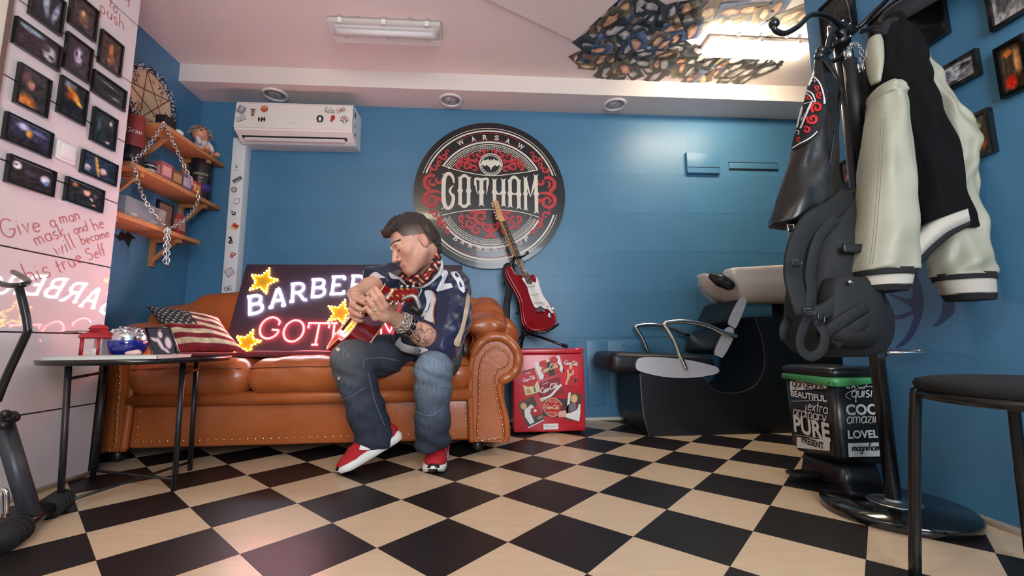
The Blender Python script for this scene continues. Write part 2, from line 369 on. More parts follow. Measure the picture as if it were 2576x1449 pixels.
def decal(mb, bvh, tris2d, fr, off=.0015, maxe=.02, dist=1.0):
    """lay flat marks (2D verts, faces) on a surface by projecting them along the frame's -n"""
    V, F = tris2d; O, U, Vv, Nn = fr; bm = bmesh.new(); vs = [bm.verts.new((x, y, 0)) for x, y in V]
    for f in F:
        try: bm.faces.new([vs[i] for i in f])
        except ValueError: pass
    for _ in range(4):
        es = [e for e in bm.edges if e.calc_length() > maxe]
        if not es: break
        bmesh.ops.subdivide_edges(bm, edges=es, cuts=1, use_grid_fill=True); bmesh.ops.triangulate(bm, faces=bm.faces[:])
    bm.verts.index_update(); pos = []; ok = []
    for v in bm.verts:
        p = O + U * v.co.x + Vv * v.co.y; h = bvh.ray_cast(p + Nn * dist * .5, -Nn, dist)
        pos.append(h[0] + Nn * off + (h[1] * off if h[1].dot(Nn) > 0 else Vector((0, 0, 0))) if h[0] is not None else p); ok.append(h[0] is not None)
    fs = [[v.index for v in f.verts] for f in bm.faces if all(ok[v.index] for v in f.verts)]; bm.free()
    fl = U.cross(Vv).dot(Nn) < 0
    mb.add(pos, [f[::-1] if fl else f for f in fs], True)
def poly2d(poly):
    return list(poly), [tuple(t) for t in tessellate_polygon([[Vector((x, y, 0)) for x, y in poly]])]

def camfr(x, y, Y): o = PY(x, y, Y); n = (CAM - o).normalized(); U = (RT - n * RT.dot(n)).normalized(); return (o, U, n.cross(U), n)
def pxplane(pts, fr):
    P = []
    for p in pts:
        d = ray(*p); t = (fr[0] - CAM).dot(fr[3]) / d.dot(fr[3]); q = CAM + d * t - fr[0]; P.append((q.dot(fr[1]), q.dot(fr[2])))
    return P
def pxmark(bvh, pts, Y, name, m_, parent, off=.002, w=0, smooth=True, maxe=.012, dist=.5):
    """mark traced from the photograph, laid on the surface under it: a filled shape, or a stroke of width w pixels"""
    c = (sum(p[0] for p in pts) / len(pts), sum(p[1] for p in pts) / len(pts)); fr = camfr(*c, Y); P = pxplane(pts, fr); mb = MB()
    if w:
        P = catmull(P, 4) if smooth else P; r = MB(); k = Y / FPX; r.ribbon(P, [q * k for q in w] if isinstance(w, list) else w * k, (Vector((0, 0, 0)), Vector((1, 0, 0)), Vector((0, 1, 0)), Vector((0, 0, 1)))); t2 = ([(v[0], v[1]) for v in r.v], r.f)
    else: t2 = poly2d(catmull(P, 4, True) if smooth else P)
    decal(mb, bvh, t2, fr, off, maxe, dist)
    if mb.f: return mb.build(name, m_, parent)
# =================================================================== THE ROOM
BY, LX, PTX, PTY, RX, RY, BZ, BFY, CZ, REAR, RXX = 3.0, -2.0, -1.685, 2.028, 1.512, 1.69, 2.29, 2.757, 2.413, -1.5, 2.95
M_blue = mat('blue_paint', srgb(72, 122, 156), .4, var=.07, vscale=2.5, bump=.05, bscale=90)
M_white = mat('ceiling_paint', srgb(226, 214, 208), .75, var=.02, vscale=3, bump=.04, bscale=120)
M_panel = mat('gloss_white_panel', srgb(216, 204, 204), .03, var=.015, vscale=3, spec=.35)
M_gap = mat('dark_gap', srgb(58, 42, 40), .8)
M_base = mat('white_skirting', srgb(214, 206, 192), .4, var=.05, vscale=12)
M_black = mat('black_plastic', srgb(20, 19, 20), .35)
M_blackm = mat('black_metal', srgb(17, 17, 18), .28, coat=.2)
M_chrome = mat('chrome', (.82, .8, .78), .12, 1)
M_whitep = mat('white_plastic', srgb(232, 228, 224), .28)
def struct(mb, name, m, parent=None): return mb.build(name, m, parent, kind='structure')
# floor with single tiles
fl = struct(MB().b2((LX - .2, REAR - .1, -.06), (RXX + .2, BY + .2, -.004)), 'floor', mat('floor_screed', srgb(120, 96, 68), .8))
M_td = mat('black_tile', srgb(31, 26, 26), .42, spec=.3, var=.12, vscale=5, bump=.02, bscale=30)
M_tc = mat('cream_tile', srgb(206, 180, 150), .3, var=.07, vscale=6, stretch=(1, 6, 1), bump=.02, bscale=30)
TS = .4575 * CH; TO = _r * (.2812 * CH / .6) + _f * (2.5552 * CH / .6)
tm = {}
for dark in (0, 1):
    g = TS / 2 - .0006; t = MB().box((0, 0, -.002), (2 * g, 2 * g, .004), rot('Z', 45)); me = t.mesh('tile'); me.materials.append(M_td if dark else M_tc); tm[dark] = me
q7 = TS * math.sqrt(.5)
for a in range(-16, 17):
    for b in range(-16, 17):
        x = TO.x + q7 * ((b + .5) - (a + .5)); y = TO.y + q7 * (-(b + .5) - (a + .5))
        if not (.42 < y < 3.1 and -2.1 < x < 2.9): continue
        if (x < PTX - .2 and y < PTY - .2) or (x > RX + .2 and y < RY - .2): continue
        o = bpy.data.objects.new('tile', tm[(a + b) % 2]); COL.objects.link(o); o.location = (x, y, 0); o.parent = fl
# ceiling, soffit over the back wall, low bulkhead
ce = struct(MB().b2((LX - .2, REAR - .1, CZ), (RXX + .2, BY + .2, CZ + .08)), 'ceiling', M_white)
struct(MB().b2((LX, BFY, BZ), (RXX, BY, CZ)), 'trim_1', M_white)
cr = PZ(1445, 98, CZ); e1 = (PZ(1240, 0, CZ) - cr).normalized(); e2 = (PZ(1550, 0, CZ) - cr).normalized()
pl = [cr, cr + e1 * 1.25, cr + e1 * 1.25 + e2 * .9, cr + e2 * .9]
struct(MB().prism([(p.x, p.y) for p in pl], (Vector((0, 0, CZ - .012)), Vector((1, 0, 0)), Vector((0, 1, 0)), Vector((0, 0, 1))), .012), 'trim_2', M_white)
# walls
wb = struct(MB().b2((LX - .12, BY, 0), (RXX + .1, BY + .12, CZ)), 'wall_back', M_blue)
cw = PY(1748, 700, BY).x - PY(1548, 780, BY).x; x0 = PY(1548, 780, BY).x; zr = PY(1600, 735, BY).z; rh = zr - PY(1600, 839, BY).z
pm = MB().box((0, -.0005, 0), (cw - .0022, .001, rh - .0022)).mesh('wall_slab'); pm.materials.append(M_blue)
for i in range(-6, 4):
    for j in range(-3, 6):
        cx = x0 + (i + .5) * cw; cz = zr + (j + .5) * rh
        if cx - cw / 2 < LX or cx + cw / 2 > RXX or cz - rh / 2 < .06 or cz + rh / 2 > BZ: continue
        o = bpy.data.objects.new('wall_slab', pm); COL.objects.link(o); o.location = (cx, BY, cz); o.parent = wb
def on_back(x, y, off=0): return PY(x, y, BY - off)
for (xa, ya, xb, yb) in ((1308, 857, 1454, 1019), (1475, 857, 1526, 1019), (1528, 857, 1640, 1019)):
    a, b = on_back(xa, ya), on_back(xb, yb); MB().b2((a.x, BY - .006, a.z), (b.x, BY, b.z), bev=.002).build('access_door', M_blue, wb)
a, b = on_back(1180, 838), on_back(1760, 846); MB().b2((a.x, BY - .004, a.z), (b.x, BY, b.z)).build('rail', M_blue, wb)
a, b = on_back(1115, 688), on_back(1512, 691); MB().b2((a.x, BY - .003, b.z - .003), (b.x, BY, b.z)).build('batten', M_blue, wb)
k = on_back(1569, 867); MB().ball((k.x, BY - .008, k.z), .008).build('door_knob', M_blue, wb)
a, b = on_back(1722, 386), on_back(1808, 440)
jb = MB().b2((a.x, BY - .03, a.z), (b.x, BY, b.z), bev=.004).build('junction_box', M_blue, wb)
MB().b2((a.x + .004, BY - .033, b.z + .045), (b.x - .004, BY - .029, b.z + .047)).build('seam', M_gap, jb)
a, b = on_back(1832, 408), on_back(1957, 430)
vt = MB().b2((a.x, BY - .012, b.z + .008), (b.x, BY, a.z - .008), bev=.002).build('vent_strip', M_blue, wb)
MB().b2((a.x, BY - .006, a.z - .008), (b.x, BY, a.z + .001)).b2((a.x, BY - .006, b.z - .002), (b.x, BY, b.z + .008)).build('slot', mat('void', (.01, .01, .012), .9), vt)
M_blueL = M_blue
wl = struct(MB().b2((LX - .12, PTY - .6, 0), (LX, BY, CZ)), 'wall_left', M_blue)
wp = struct(MB().b2((PTX - .11, REAR, 0), (PTX - .008, PTY, CZ)), 'wall_left_front', M_gap)
PH = .3016; ys = [REAR, .2, PTY]
for j in range(8):
    for i in range(2):
        z0, z1 = j * PH + .003, min((j + 1) * PH - .003, CZ - .001)
        MB().b2((PTX - .009, ys[i] + .003, z0), (PTX, ys[i + 1] - (.003 if i == 0 else 0), z1)).build('panel', M_panel, wp)
struct(MB().b2((PTX, REAR, .0), (PTX + .012, 1.485, CZ)), 'trim_3', mat('door_lining', srgb(216, 210, 196), .5))
struct(MB().b2((PTX, 1.485, .55), (PTX + .014, 1.50, CZ)), 'trim_4', mat('brown_trim', srgb(112, 88, 78), .6))
struct(MB().b2((PTX - .05, PTY + .002, 0), (PTX + .003, PTY + .05, .56)), 'trim_5', M_black)
wr = struct(MB().b2((RX, REAR, 0), (RX + .14, RY, CZ)), 'wall_right', M_blue)
struct(MB().b2((RXX, RY - .1, 0), (RXX + .1, BY + .1, CZ)), 'wall_right_recess', M_blue)
struct(MB().b2((RX + .14, RY - .12, 0), (RXX + .1, RY - .001, CZ)), 'wall_right_return', M_blue)
# rear wall with the shop window behind the camera
struct(MB().b2((PTX - .1, REAR - .12, 0), (RX + .1, REAR, .55)).b2((PTX - .1, REAR - .12, 2.3), (RX + .1, REAR, CZ)).b2((PTX - .1, REAR - .12, .55), (-.15, REAR, 2.3)).b2((1.25, REAR - .12, .55), (RX + .1, REAR, 2.3)), 'wall_rear', M_blue)
wn = struct(MB().b2((-.15, REAR - .08, .55), (-.1, REAR - .03, 2.3)).b2((1.2, REAR - .08, .55), (1.25, REAR - .03, 2.3)).b2((-.1, REAR - .08, .55), (1.2, REAR - .03, .6)).b2((-.1, REAR - .08, 2.25), (1.2, REAR - .03, 2.3)).b2((.53, REAR - .08, .6), (.57, REAR - .03, 2.25)), 'window_1', M_whitep)
MB().b2((-.1, REAR - .058, .6), (1.2, REAR - .052, 2.25)).build('pane', mat('window_glass', (.9, .95, 1), .02, trans=1, ior=1.45), wn)
# skirting
struct(MB().tube([(PTX + .008, .2, .008), (PTX + .008, PTY, .008)], .011, 8), 'baseboard_left', M_base)
struct(MB().b2((PY(1400, 1050, BY).x - 1.9, BY - .012, 0), (RXX, BY, .022), bev=.003), 'baseboard_back', M_base)
struct(MB().tube([(RX - .008, -.5, .008), (RX - .008, RY, .008)], .012, 8), 'baseboard_right', M_base)
# dark blue bat-wing painted on the right wall
M_mural = mat('navy_mural', srgb(38, 62, 104), .4)
def wall_right_px(pts): return [(-(PX(x, y, RX).y), PX(x, y, RX).z) for x, y in pts]
FRR = (Vector((RX, 0, 0)), Vector((0, -1, 0)), Vector((0, 0, 1)), Vector((-1, 0, 0)))
wing = catmull([(2296, 682), (2318, 720), (2322, 775), (2308, 825), (2283, 862), (2252, 876), (2278, 848), (2294, 815), (2298, 790), (2270, 802), (2226, 800), (2290, 784), (2286, 768), (2232, 738), (2290, 752), (2296, 730), (2290, 705)], 4, True)
MB().prism(wall_right_px(wing), FRR, .0008).build('painted_wing', M_mural, wr)
MB().prism(wall_right_px(catmull([(2370, 690), (2402, 772), (2380, 806), (2350, 822), (2368, 790), (2372, 745)], 4, True)), FRR, .0008).build('painted_wing', M_mural, wr)
# black bat painted on the blue left wall
bat = [(282, 583), (296, 594), (306, 580), (312, 588), (322, 583), (342, 600), (330, 602), (324, 622), (312, 604), (300, 606), (292, 598)]
FRL = (Vector((LX, 0, 0)), Vector((0, 1, 0)), Vector((0, 0, 1)), Vector((1, 0, 0)))
MB().prism([(PX(x, y, LX).y, PX(x, y, LX).z) for x, y in bat], FRL, .001).build('painted_bat', M_black, wl)

# ------------------------------------------------------------------- ceiling lamps
def batten(name, label, x0, x1, y0, y1, lit):
    t = thing(name, label, 'ceiling lamp', ((x0 + x1) / 2, (y0 + y1) / 2, CZ), 'strip lamps on the ceiling')
    c = (x0 + x1) / 2; y = (y0 + y1) / 2; hw = (y1 - y0) / 2
    MB().b2((x0, y0, CZ - .028), (x1, y1, CZ - .001), bev=.01).build('housing', mat('lamp_grey', srgb(200, 192, 184), .5), t)
    pr = [(-hw, 0), (hw, 0), (hw * .82, -.045), (hw * .55, -.055), (-hw * .55, -.055), (-hw * .82, -.045)]
    m = MB(); A = [(x0 + .004, y + p[0] * .96, CZ - .028 + p[1]) for p in pr]; B = [(x1 - .004, y + p[0] * .96, CZ - .028 + p[1]) for p in pr]
    for q in (A, B):
        cx = sum(p[0] for p in q) / 6
        for i in range(2, 6): q[i] = (q[i][0] + (c - cx) * .06, q[i][1], q[i][2])
    m.add(A + B, [(0, 1, 2, 3, 4, 5), (11, 10, 9, 8, 7, 6)] + [(i, 6 + i, 6 + (i + 1) % 6, (i + 1) % 6) for i in range(6)])
    if lit: m.build('diffuser', mat('lit_diffuser%d' % int(lit * 100), (1, .93, .8), .5, emit=(1, .84, .62), es=LIT * lit), t)
    else:
        m.build('cover', mat('clear_cover', (.93, .9, .9), .06, alpha=.28), t)
        MB().b2((x0 + .04, y - hw * .6, CZ - .034), (x1 - .04, y + hw * .6, CZ - .03)).build('reflector', M_whitep, t)
        MB().cyl((x0 + .05, y - .015, CZ - .052), (x1 - .05, y - .015, CZ - .052), .013).build('tube', mat('tube_glass', (.9, .88, .88), .15), t)
    for k in range(3):
        x = x0 + (x1 - x0) * (.12, .5, .88)[k]
        for yy in (y0 - .004, y1 + .004): MB().box((x, yy, CZ - .026), (.026, .014, .03), bev=.004).build('clip', M_whitep, t)
    for k in (.27, .74): MB().box((x0 + (x1 - x0) * k, y0 - .012, CZ - .006), (.02, .024, .01), bev=.002).build('bracket', M_chrome, t)
    return t
LIT = 26
batten('strip_lamp', 'unlit ceiling strip lamp with clear cover above the sofa', -.885, -.235, 2.27, 2.405, 0)
batten('strip_lamp', 'glowing ceiling strip lamp among the photo prints', 1.40, 2.06, 2.28, 2.40, 1.1)
batten('strip_lamp', 'glowing ceiling strip lamp behind the camera by the white panels', -1.25, -.6, -.1, .03, .85)
for (px, py, lb) in ((692, 237, 'round white recessed downlight above the air conditioner'), (1134, 251, 'round white recessed downlight in the middle of the soffit'), (1547, 262, 'round white recessed downlight nearest the wall junction box')):
    p = PZ(px, py, BZ); t = thing('recessed_downlight', lb, 'downlight', (p.x, p.y, BZ), 'downlights in the soffit')
    MB().lathe([(.075, 0), (.085, -.002), (.088, -.006), (.08, -.012), (.068, -.013), (.064, -.006), (.064, 0)], p, 32).build('ring', M_whitep, t)
    MB().lathe([(.066, -.003), (.0001, -.004)], p, 32).build('lens', mat('frosted_lens', srgb(214, 206, 206), .3), t)
    MB().box((p.x, p.y, BZ - .0045), (.0035, .125, .002), rot('Z', 25)).build('lens_seam', mat('grey_line', srgb(130, 122, 124), .6), t)
# =================================================================== SOFA
M_lea = mat('tan_leather', srgb(174, 92, 46), .33, var=.12, vscale=5, bump=.12, bscale=45, coat=.15)
M_brass = mat('brass_nail', (.85, .62, .3), .25, 1)
SX0, SX1, SFY = -1.93, .19, 2.173
sofa = thing('leather_sofa', 'long tan leather sofa with rolled arms and brass nail trim', 'sofa', (-.87, 2.55, 0))
AXL, AXR = -1.665, -.045        # inner faces of the arms
bs = MB().b2((AXL, SFY + .03, .065), (AXR, 2.9, .27), bev=.015); bs.build('base', M_lea, sofa)
MB().tube([(AXL, SFY + .02, .292), (AXR, SFY + .02, .292)], .034, 14).build('front_roll', M_lea, sofa)
rng = np.random.RandomState(3)
cwid = (AXR - AXL) / 3
def wr_fn(seed, amp, fr=28):
    r = np.random.RandomState(seed); K = r.normal(size=(5, 3)) * fr; ph = r.rand(5) * 6
    return lambda X, Y, Z: sum(np.sin(K[i, 0] * X + K[i, 1] * Y + K[i, 2] * Z + ph[i]) for i in range(5)) * amp
for i in range(3):
    xa, xb = AXL + i * cwid, AXL + (i + 1) * cwid; c = ((xa + xb) / 2, 2.44, .395)
    s = SDF((xa - .03, SFY - .06, .29), (xb + .03, 2.8, .53), .012)
    s.rbox(c, (cwid / 2 - .001, .28, .085), .075, k=0); s.cap((xa + .07, SFY + .03, .39), (xb - .07, SFY + .03, .39), .076, k=.05); s.ell((c[0], 2.4, .44), (.22, .24, .055), k=.05)
    s.warp(wr_fn(i, .0009)); finish('seat_cushion', s.mesh('seat_cushion', 2), M_lea, sofa)
    MB().tube([(xa + .02, SFY - .028, .437), ((xa + xb) / 2, SFY - .046, .446), (xb - .02, SFY - .028, .437)], .0025, 6).build('seam', mat('leather_seam', srgb(120, 62, 32), .5), sofa)
# backrest with overstuffed humps
s = SDF((SX0 - .05, 2.48, .3), (SX1 + .08, 2.97, .98), .015)
s.rbox((-.87, 2.83, .55), (.83, .1, .25), .06, k=0)
zt = lambda x, y: PY(x, y, 2.76).z
for (a, b, ya, yb) in ((400, 505, 782, 762), (540, 640, 742, 733), (700, 860, 745, 745), (930, 1060, 745, 745), (1110, 1190, 745, 752), (1215, 1260, 778, 800)):
    A, B = PY(a, ya, 2.76), PY(b, yb, 2.76); s.cap((A.x, 2.76, A.z - .11), (B.x, 2.76, B.z - .11), .115, .115, k=.035)
for (a, b) in ((-1.6, -1.12), (-1.0, -.55), (-.45, -.02)): s.rbox(((a + b) / 2, 2.72, .58), ((b - a) / 2, .1, .18), .08, k=.04)
s.warp(wr_fn(9, .002, 18)); finish('backrest', s.mesh('backrest', 2), M_lea, sofa)
# arms: roll along y, stem, stuffed pad on top
cR = PY(1237, 900, SFY); RR = .128
def arm(sg, cx, pad):
    s = SDF((cx - .24, SFY - .04, .03), (cx + .24, 2.95, .86), .013)
    s.cap((cx, SFY + .1, cR.z), (cx, 2.86, cR.z + .03), RR - .006, k=0)
    s.rbox((cx - sg * .02, 2.54, .27), (.085, .345, .21), .03, k=.02)
    for (y, z, r) in pad: s.ell((cx - sg * .03, y, z), r, k=.05)
    s.plane((cx, SFY + .02, .3), (0, -1, 0), .008); s.plane((cx, 0, .062), (0, 0, -1)); s.warp(wr_fn(int(20 + cx * 5), .0022, 22))
    return finish('armrest', s.mesh('armrest', 2), M_lea, sofa)
armR = arm(1, cR.x, [(2.30, .632, (.115, .13, .06)), (2.46, .655, (.12, .16, .075)), (2.66, .70, (.125, .15, .11)), (2.80, .72, (.12, .1, .13))])
armL = arm(-1, AXL + AXR - cR.x, [(2.4, .6, (.13, .2, .07)), (2.65, .64, (.13, .2, .1))])
OUT = [(1187, 1112), (1184, 1040), (1183, 1000), (1184, 940), (1190, 895), (1207, 865), (1235, 848), (1266, 850), (1290, 868), (1303, 895), (1300, 925), (1285, 945), (1264, 957), (1256, 975), (1262, 1010), (1272, 1050), (1276, 1095), (1270, 1112)]
INN = [(1203, 1100), (1205, 1020), (1206, 945), (1212, 908), (1226, 886), (1249, 874), (1270, 885), (1279, 902), (1272, 918), (1252, 929), (1243, 950), (1246, 980), (1255, 1030), (1264, 1070), (1262, 1098), (1232, 1104)]
def scroll(sg):
    """front panel of an arm: straight inner edge, roll curling outwards, narrow waist"""
    mx = (lambda x: x) if sg > 0 else (lambda x: AXL + AXR - x)
    tr = lambda L: [(mx(PY(x, y, SFY).x), PY(x, y, SFY).z) for x, y in L]
    pts = catmull(tr(OUT), 4); pts = pts if sg > 0 else pts[::-1]
    fr = (Vector((0, SFY + .04, 0)), Vector((1, 0, 0)), Vector((0, 0, 1)), Vector((0, -1, 0)))
    pn = MB().prism(pts, fr, .04).build('arm_panel', M_lea, sofa); oc = catmull(tr(OUT), 5)
    rad = [.016 + .010 * (1 if 20 < i < 62 else 0) * (1 + .12 * math.sin(i * 1.1)) for i in range(len(oc))]
    cx0, cz0 = np.mean([q[0] for q in oc[25:60]]), np.mean([q[1] for q in oc[25:60]])
    MB().tube([(x, SFY + .006, z) for x, z in oc], rad, 10).build('piping', M_lea, pn)
    ic = catmull(tr(INN), 5, True); MB().prism(ic if sg > 0 else ic[::-1], (Vector((0, SFY, 0)), *fr[1:]), .008).build('inner_pad', M_lea, pn)
    MB().tube([(x, SFY - .002, z) for x, z in ic], .008, 8, closed=True).build('pad_edge', M_lea, pn); m = MB(); d = 0
    for i in range(len(ic)):
        a_, b_ = Vector(ic[i]), Vector(ic[(i + 1) % len(ic)]); L_ = (b_ - a_).length
        while d < L_: p_ = a_.lerp(b_, d / L_); m.ball((p_.x, SFY - .011, p_.y), .0058, 8, (1, .6, 1)); d += .032
        d -= L_
    m.build('brass_nails', M_brass, pn, kind='stuff')
scroll(1); scroll(-1)
m = MB()
for x in np.arange(AXL + .03, AXR - .02, .0365): m.ball((x, SFY + .028, .098), .0055, 8, (1, .6, 1))
for z in np.arange(.13, .26, .036):
    for x in (AXL + .035, AXR - .035): m.ball((x, SFY + .028, z), .0055, 8, (1, .6, 1))
m.build('brass_nails', M_brass, sofa, kind='stuff')
for x, y in ((-1.75, 2.26), (-.02, 2.26), (-1.75, 2.84), (-.02, 2.84)): MB().lathe([(.028, 0), (.034, .01), (.038, .066)], (x, y, 0), 16).build('foot', M_black, sofa)
# red throw lying on the seat, flag cushion
s = SDF((-1.62, 2.2, .46), (-.55, 2.78, .56), .009)
p0 = PY(465, 885, 2.3); p1 = PY(845, 889, 2.3)
s.rbox((-1.08, 2.5, .499), (.48, .23, .011), .01, k=0)
s.cap((-1.55, 2.27, .503), (-.62, 2.27, .5), .013, k=.01); s.warp(wr_fn(5, .0016, 25))
finish('throw_blanket', s.mesh('throw_blanket', 1), mat('burgundy_fabric', srgb(120, 34, 48), .85, var=.2, vscale=30, bump=.3, bscale=200, sheen=.3), None, origin=(-1.08, 2.5, .49), label='dark red throw blanket spread on the sofa seat under the sign', cat='blanket')
# flag cushion: two puffed faces with the printed flag
def flag_cushion():
    n = 110; W_, H_ = .47, .47
    g = np.linspace(-1, 1, n + 1); A, B = np.meshgrid(g, g)
    e = np.clip(1 - np.abs(A) ** 2.4, 0, 1) * np.clip(1 - np.abs(B) ** 2.4, 0, 1)
    pin = 1 - .08 * (1 - np.abs(A)) * np.abs(B) ** 6
    X = A * W_ / 2 * (1 - .07 * (1 - B ** 2) * np.abs(A) ** 4); Y = B * H_ / 2 * (1 - .07 * (1 - A ** 2) * np.abs(B) ** 4); Zt = .085 * e ** .5 + .006 * np.sin(7 * A + 3 * B) * e
    # printed image: u along stripes, v across them
    u = (A + 1) / 2; v = (B + 1) / 2
    C = np.zeros((n + 1, n + 1, 3)); st = (np.floor(v * 11) % 2 == 0)
    C[st] = (140, 36, 48); C[~st] = (222, 203, 168)
    can = (u < .62) & (v > 5 / 11)
    nz = noise2(u, v, 14, 4)[..., None]; C *= .82 + .3 * nz
    C[can] = (58, 55, 62)
    for r in range(9):
        for c in range(6 if r % 2 == 0 else 5):
            sx = .62 * (c + .5 + (r % 2) * .5) / 6; sy = 5 / 11 + (6 / 11) * (r + .5) / 9; dx = (u - sx) / .026; dy = (v - sy) / .026
            ang = np.arctan2(dy, dx) - math.pi / 2; rad = np.sqrt(dx * dx + dy * dy); lim = .62 + .38 * np.cos(5 * ang)
            C[(rad < np.maximum(lim, .42)) & can] = (226, 216, 200)
    C = C.reshape(-1, 3).clip(0, 255) / 255; C = np.where(C > .04045, ((C + .055) / 1.055) ** 2.4, C / 12.92)
    return n, X, Y, Zt, C
n, X, Y, Zt, C = flag_cushion()
# corners seen in the photograph: bottom corners lie on the seat, the top corner rests against the backrest
cBL, cBR, cTL, cTR = [np.array(q) for q in (PY(447, 886, 2.26), PY(618, 886, 2.2), PY(366, 768, 2.56), PY(548, 797, 2.40))]
Nn = Vector(np.cross(cBR - cBL, cTL - cBL)).normalized()
cu = thing('flag_cushion', 'square cushion printed with a stars and stripes flag', 'cushion', (-1.38, 2.45, .51))
for sg, nm in ((1, 'cover_front'), (-1, 'cover_back')):
    a_ = (X / .47 + .5)[..., None]; b_ = (Y / .47 + .5)[..., None]
    P = (cBL * (1 - a_) + cBR * a_) * (1 - b_) + (cTL * (1 - a_) + cTR * a_) * b_ + sg * (Zt * (.75 if sg > 0 else .3))[..., None] * np.array(Nn)
    fs = [(j * (n + 1) + i, j * (n + 1) + i + 1, (j + 1) * (n + 1) + i + 1, (j + 1) * (n + 1) + i) for j in range(n) for i in range(n)]
    if sg < 0: fs = [f[::-1] for f in fs]
    me = bpy.data.meshes.new(nm); me.from_pydata([tuple(p) for p in P.reshape(-1, 3)], [], fs); vcol(me, C)
    finish(nm, me, mat('flag_print', (1, 1, 1), .85, vcol=True, bump=.15, bscale=300), cu, smooth=True)
# =================================================================== LED SIGN BOARD leaning on the sofa back
b0 = PY(560, 880, 2.44); t0 = PY(620, 665, 2.612); bx = -1.406
ledO = Vector((bx, 2.44, .505)); LV = Vector((0, t0.y - 2.44, t0.z - .505)); LH = LV.length; LV.normalize(); LW = 1.29
FL = frame(ledO, (1, 0, 0), LV); FLn = -FL[3] if FL[3].y > 0 else FL[3]
FL = (FL[0], FL[1], FL[2], FLn)
led = thing('led_sign', 'dark board sign with white red and yellow LED letters and stars', 'sign', tuple(ledO + Vector((LW / 2, 0, 0))))
MB().prism([(0, 0), (LW, 0), (LW, LH), (0, LH)], (FL[0] - FL[3] * .022, FL[1], FL[2], FL[3]), .022).build('board', mat('plum_board', srgb(52, 34, 52), .45, var=.05), led)
def ledmat(n, c, e, s): return mat(n, c, .3, emit=e, es=s)
LEDW = ledmat('led_white', (1, 1, 1), (.72, .82, 1), 30); LEDR = ledmat('led_red', (1, .6, .55), (1, .09, .09), 72); LEDY = ledmat('led_yellow', (1, .8, .3), (1, .52, .04), 11)
def to_led(x, y):
    d = ray(x, y); t = (FL[0] - CAM).dot(FL[3]) / d.dot(FL[3]); p = CAM + d * t; q = p - FL[0]; return q.dot(FL[1]), q.dot(FL[2])
GL = {  # skeletons of the slab-serif letters, unit box
 'B': [[(.1, 0), (.1, 1)], [(0, 1), (.5, 1)] + arc(.5, .76, .3, .24, 90, -90, 5) + [(.1, .52)], [(.5, .52)] + arc(.55, .26, .33, .26, 90, -90, 5) + [(0, 0)]],
 'A': [[(.1, 0), (.45, 1), (.55, 1), (.9, 0)], [(.22, .33), (.78, .33)], [(-.02, 0), (.24, 0)], [(.76, 0), (1.02, 0)]],
 'R': [[(.1, 0), (.1, 1)], [(0, 1), (.5, 1)] + arc(.5, .74, .3, .26, 90, -90, 5) + [(.1, .48)], [(.45, .48), (.85, 0), (1, 0)], [(-.02, 0), (.24, 0)]],
 'E': [[(.1, 0), (.1, 1)], [(0, 1), (.8, 1), (.8, .82)], [(.1, .52), (.55, .52)], [(0, 0), (.85, 0), (.85, .2)]],
 'S': [arc(.42, .76, .34, .24, 20, 250, 8) + arc(.42, .25, .36, .25, 80, -160, 8)],
 'H': [[(.12, 0), (.12, 1)], [(.88, 0), (.88, 1)], [(.12, .5), (.88, .5)], [(0, 1), (.26, 1)], [(0, 0), (.26, 0)], [(.74, 1), (1, 1)], [(.74, 0), (1, 0)]],
 'O': [arc(.5, .5, .46, .5, 0, 360, 22)], 'P': [[(.1, 0), (.1, 1)], [(0, 1), (.5, 1)] + arc(.5, .72, .3, .28, 90, -90, 5) + [(.1, .44)], [(-.02, 0), (.26, 0)]],
 'G': [arc(.5, .5, .46, .5, 40, 340, 18) + [(.93, .42), (.6, .42)], [(.86, .8), (.86, .62)]], 'T': [[(.5, 0), (.5, 1)], [(.02, .8), (.02, 1), (.98, 1), (.98, .8)], [(.36, 0), (.64, 0)]],
 'M': [[(.1, 0), (.1, 1), (.5, .25), (.9, 1), (.9, 0)], [(-.02, 0), (.22, 0)], [(.78, 0), (1.02, 0)]]}
def bulbs(mb, pts, step, r, double=0):
    d = 0.0
    for i in range(len(pts) - 1):
        a, b = Vector(pts[i]), Vector(pts[i + 1]); L_ = (b - a).length
        if L_ < 1e-6: continue
        nn = Vector((-(b - a).y, (b - a).x)) / L_
        while d <= L_:
            p = a.lerp(b, d / L_)
            for o in ((-double, double) if double else (0,)):
                q = p + nn * o; mb.ball(FL[0] + FL[1] * q.x + FL[2] * q.y + FL[3] * .004, r, 6)
            d += step
        d -= L_
def letter(ch, cx, cy, w, h, ang, m, double, group):
    ca, sa = math.cos(ang), math.sin(ang); mb = MB(); bp = MB()
    for st in GL[ch]:
        P = [((x - .5) * w, (y - .5) * h) for x, y in st]; P = [(cx + x * ca - y * sa, cy + x * sa + y * ca) for x, y in P]
        bulbs(mb, P, .0125, .0042 if not double else .0036, double); bp.ribbon(P, .016, FL, .0012)
    o = bp.build('letter_' + ch.lower(), mat('letter_' + m.name, (.75, .78, .85) if m is LEDW else (.7, .06, .06), .5), led)
    mb.build('bulbs', m, o, kind='stuff')
cs = [to_led(x, y) for x, y in ((645, 765), (703, 751), (755, 735), (802, 725), (853, 720))]
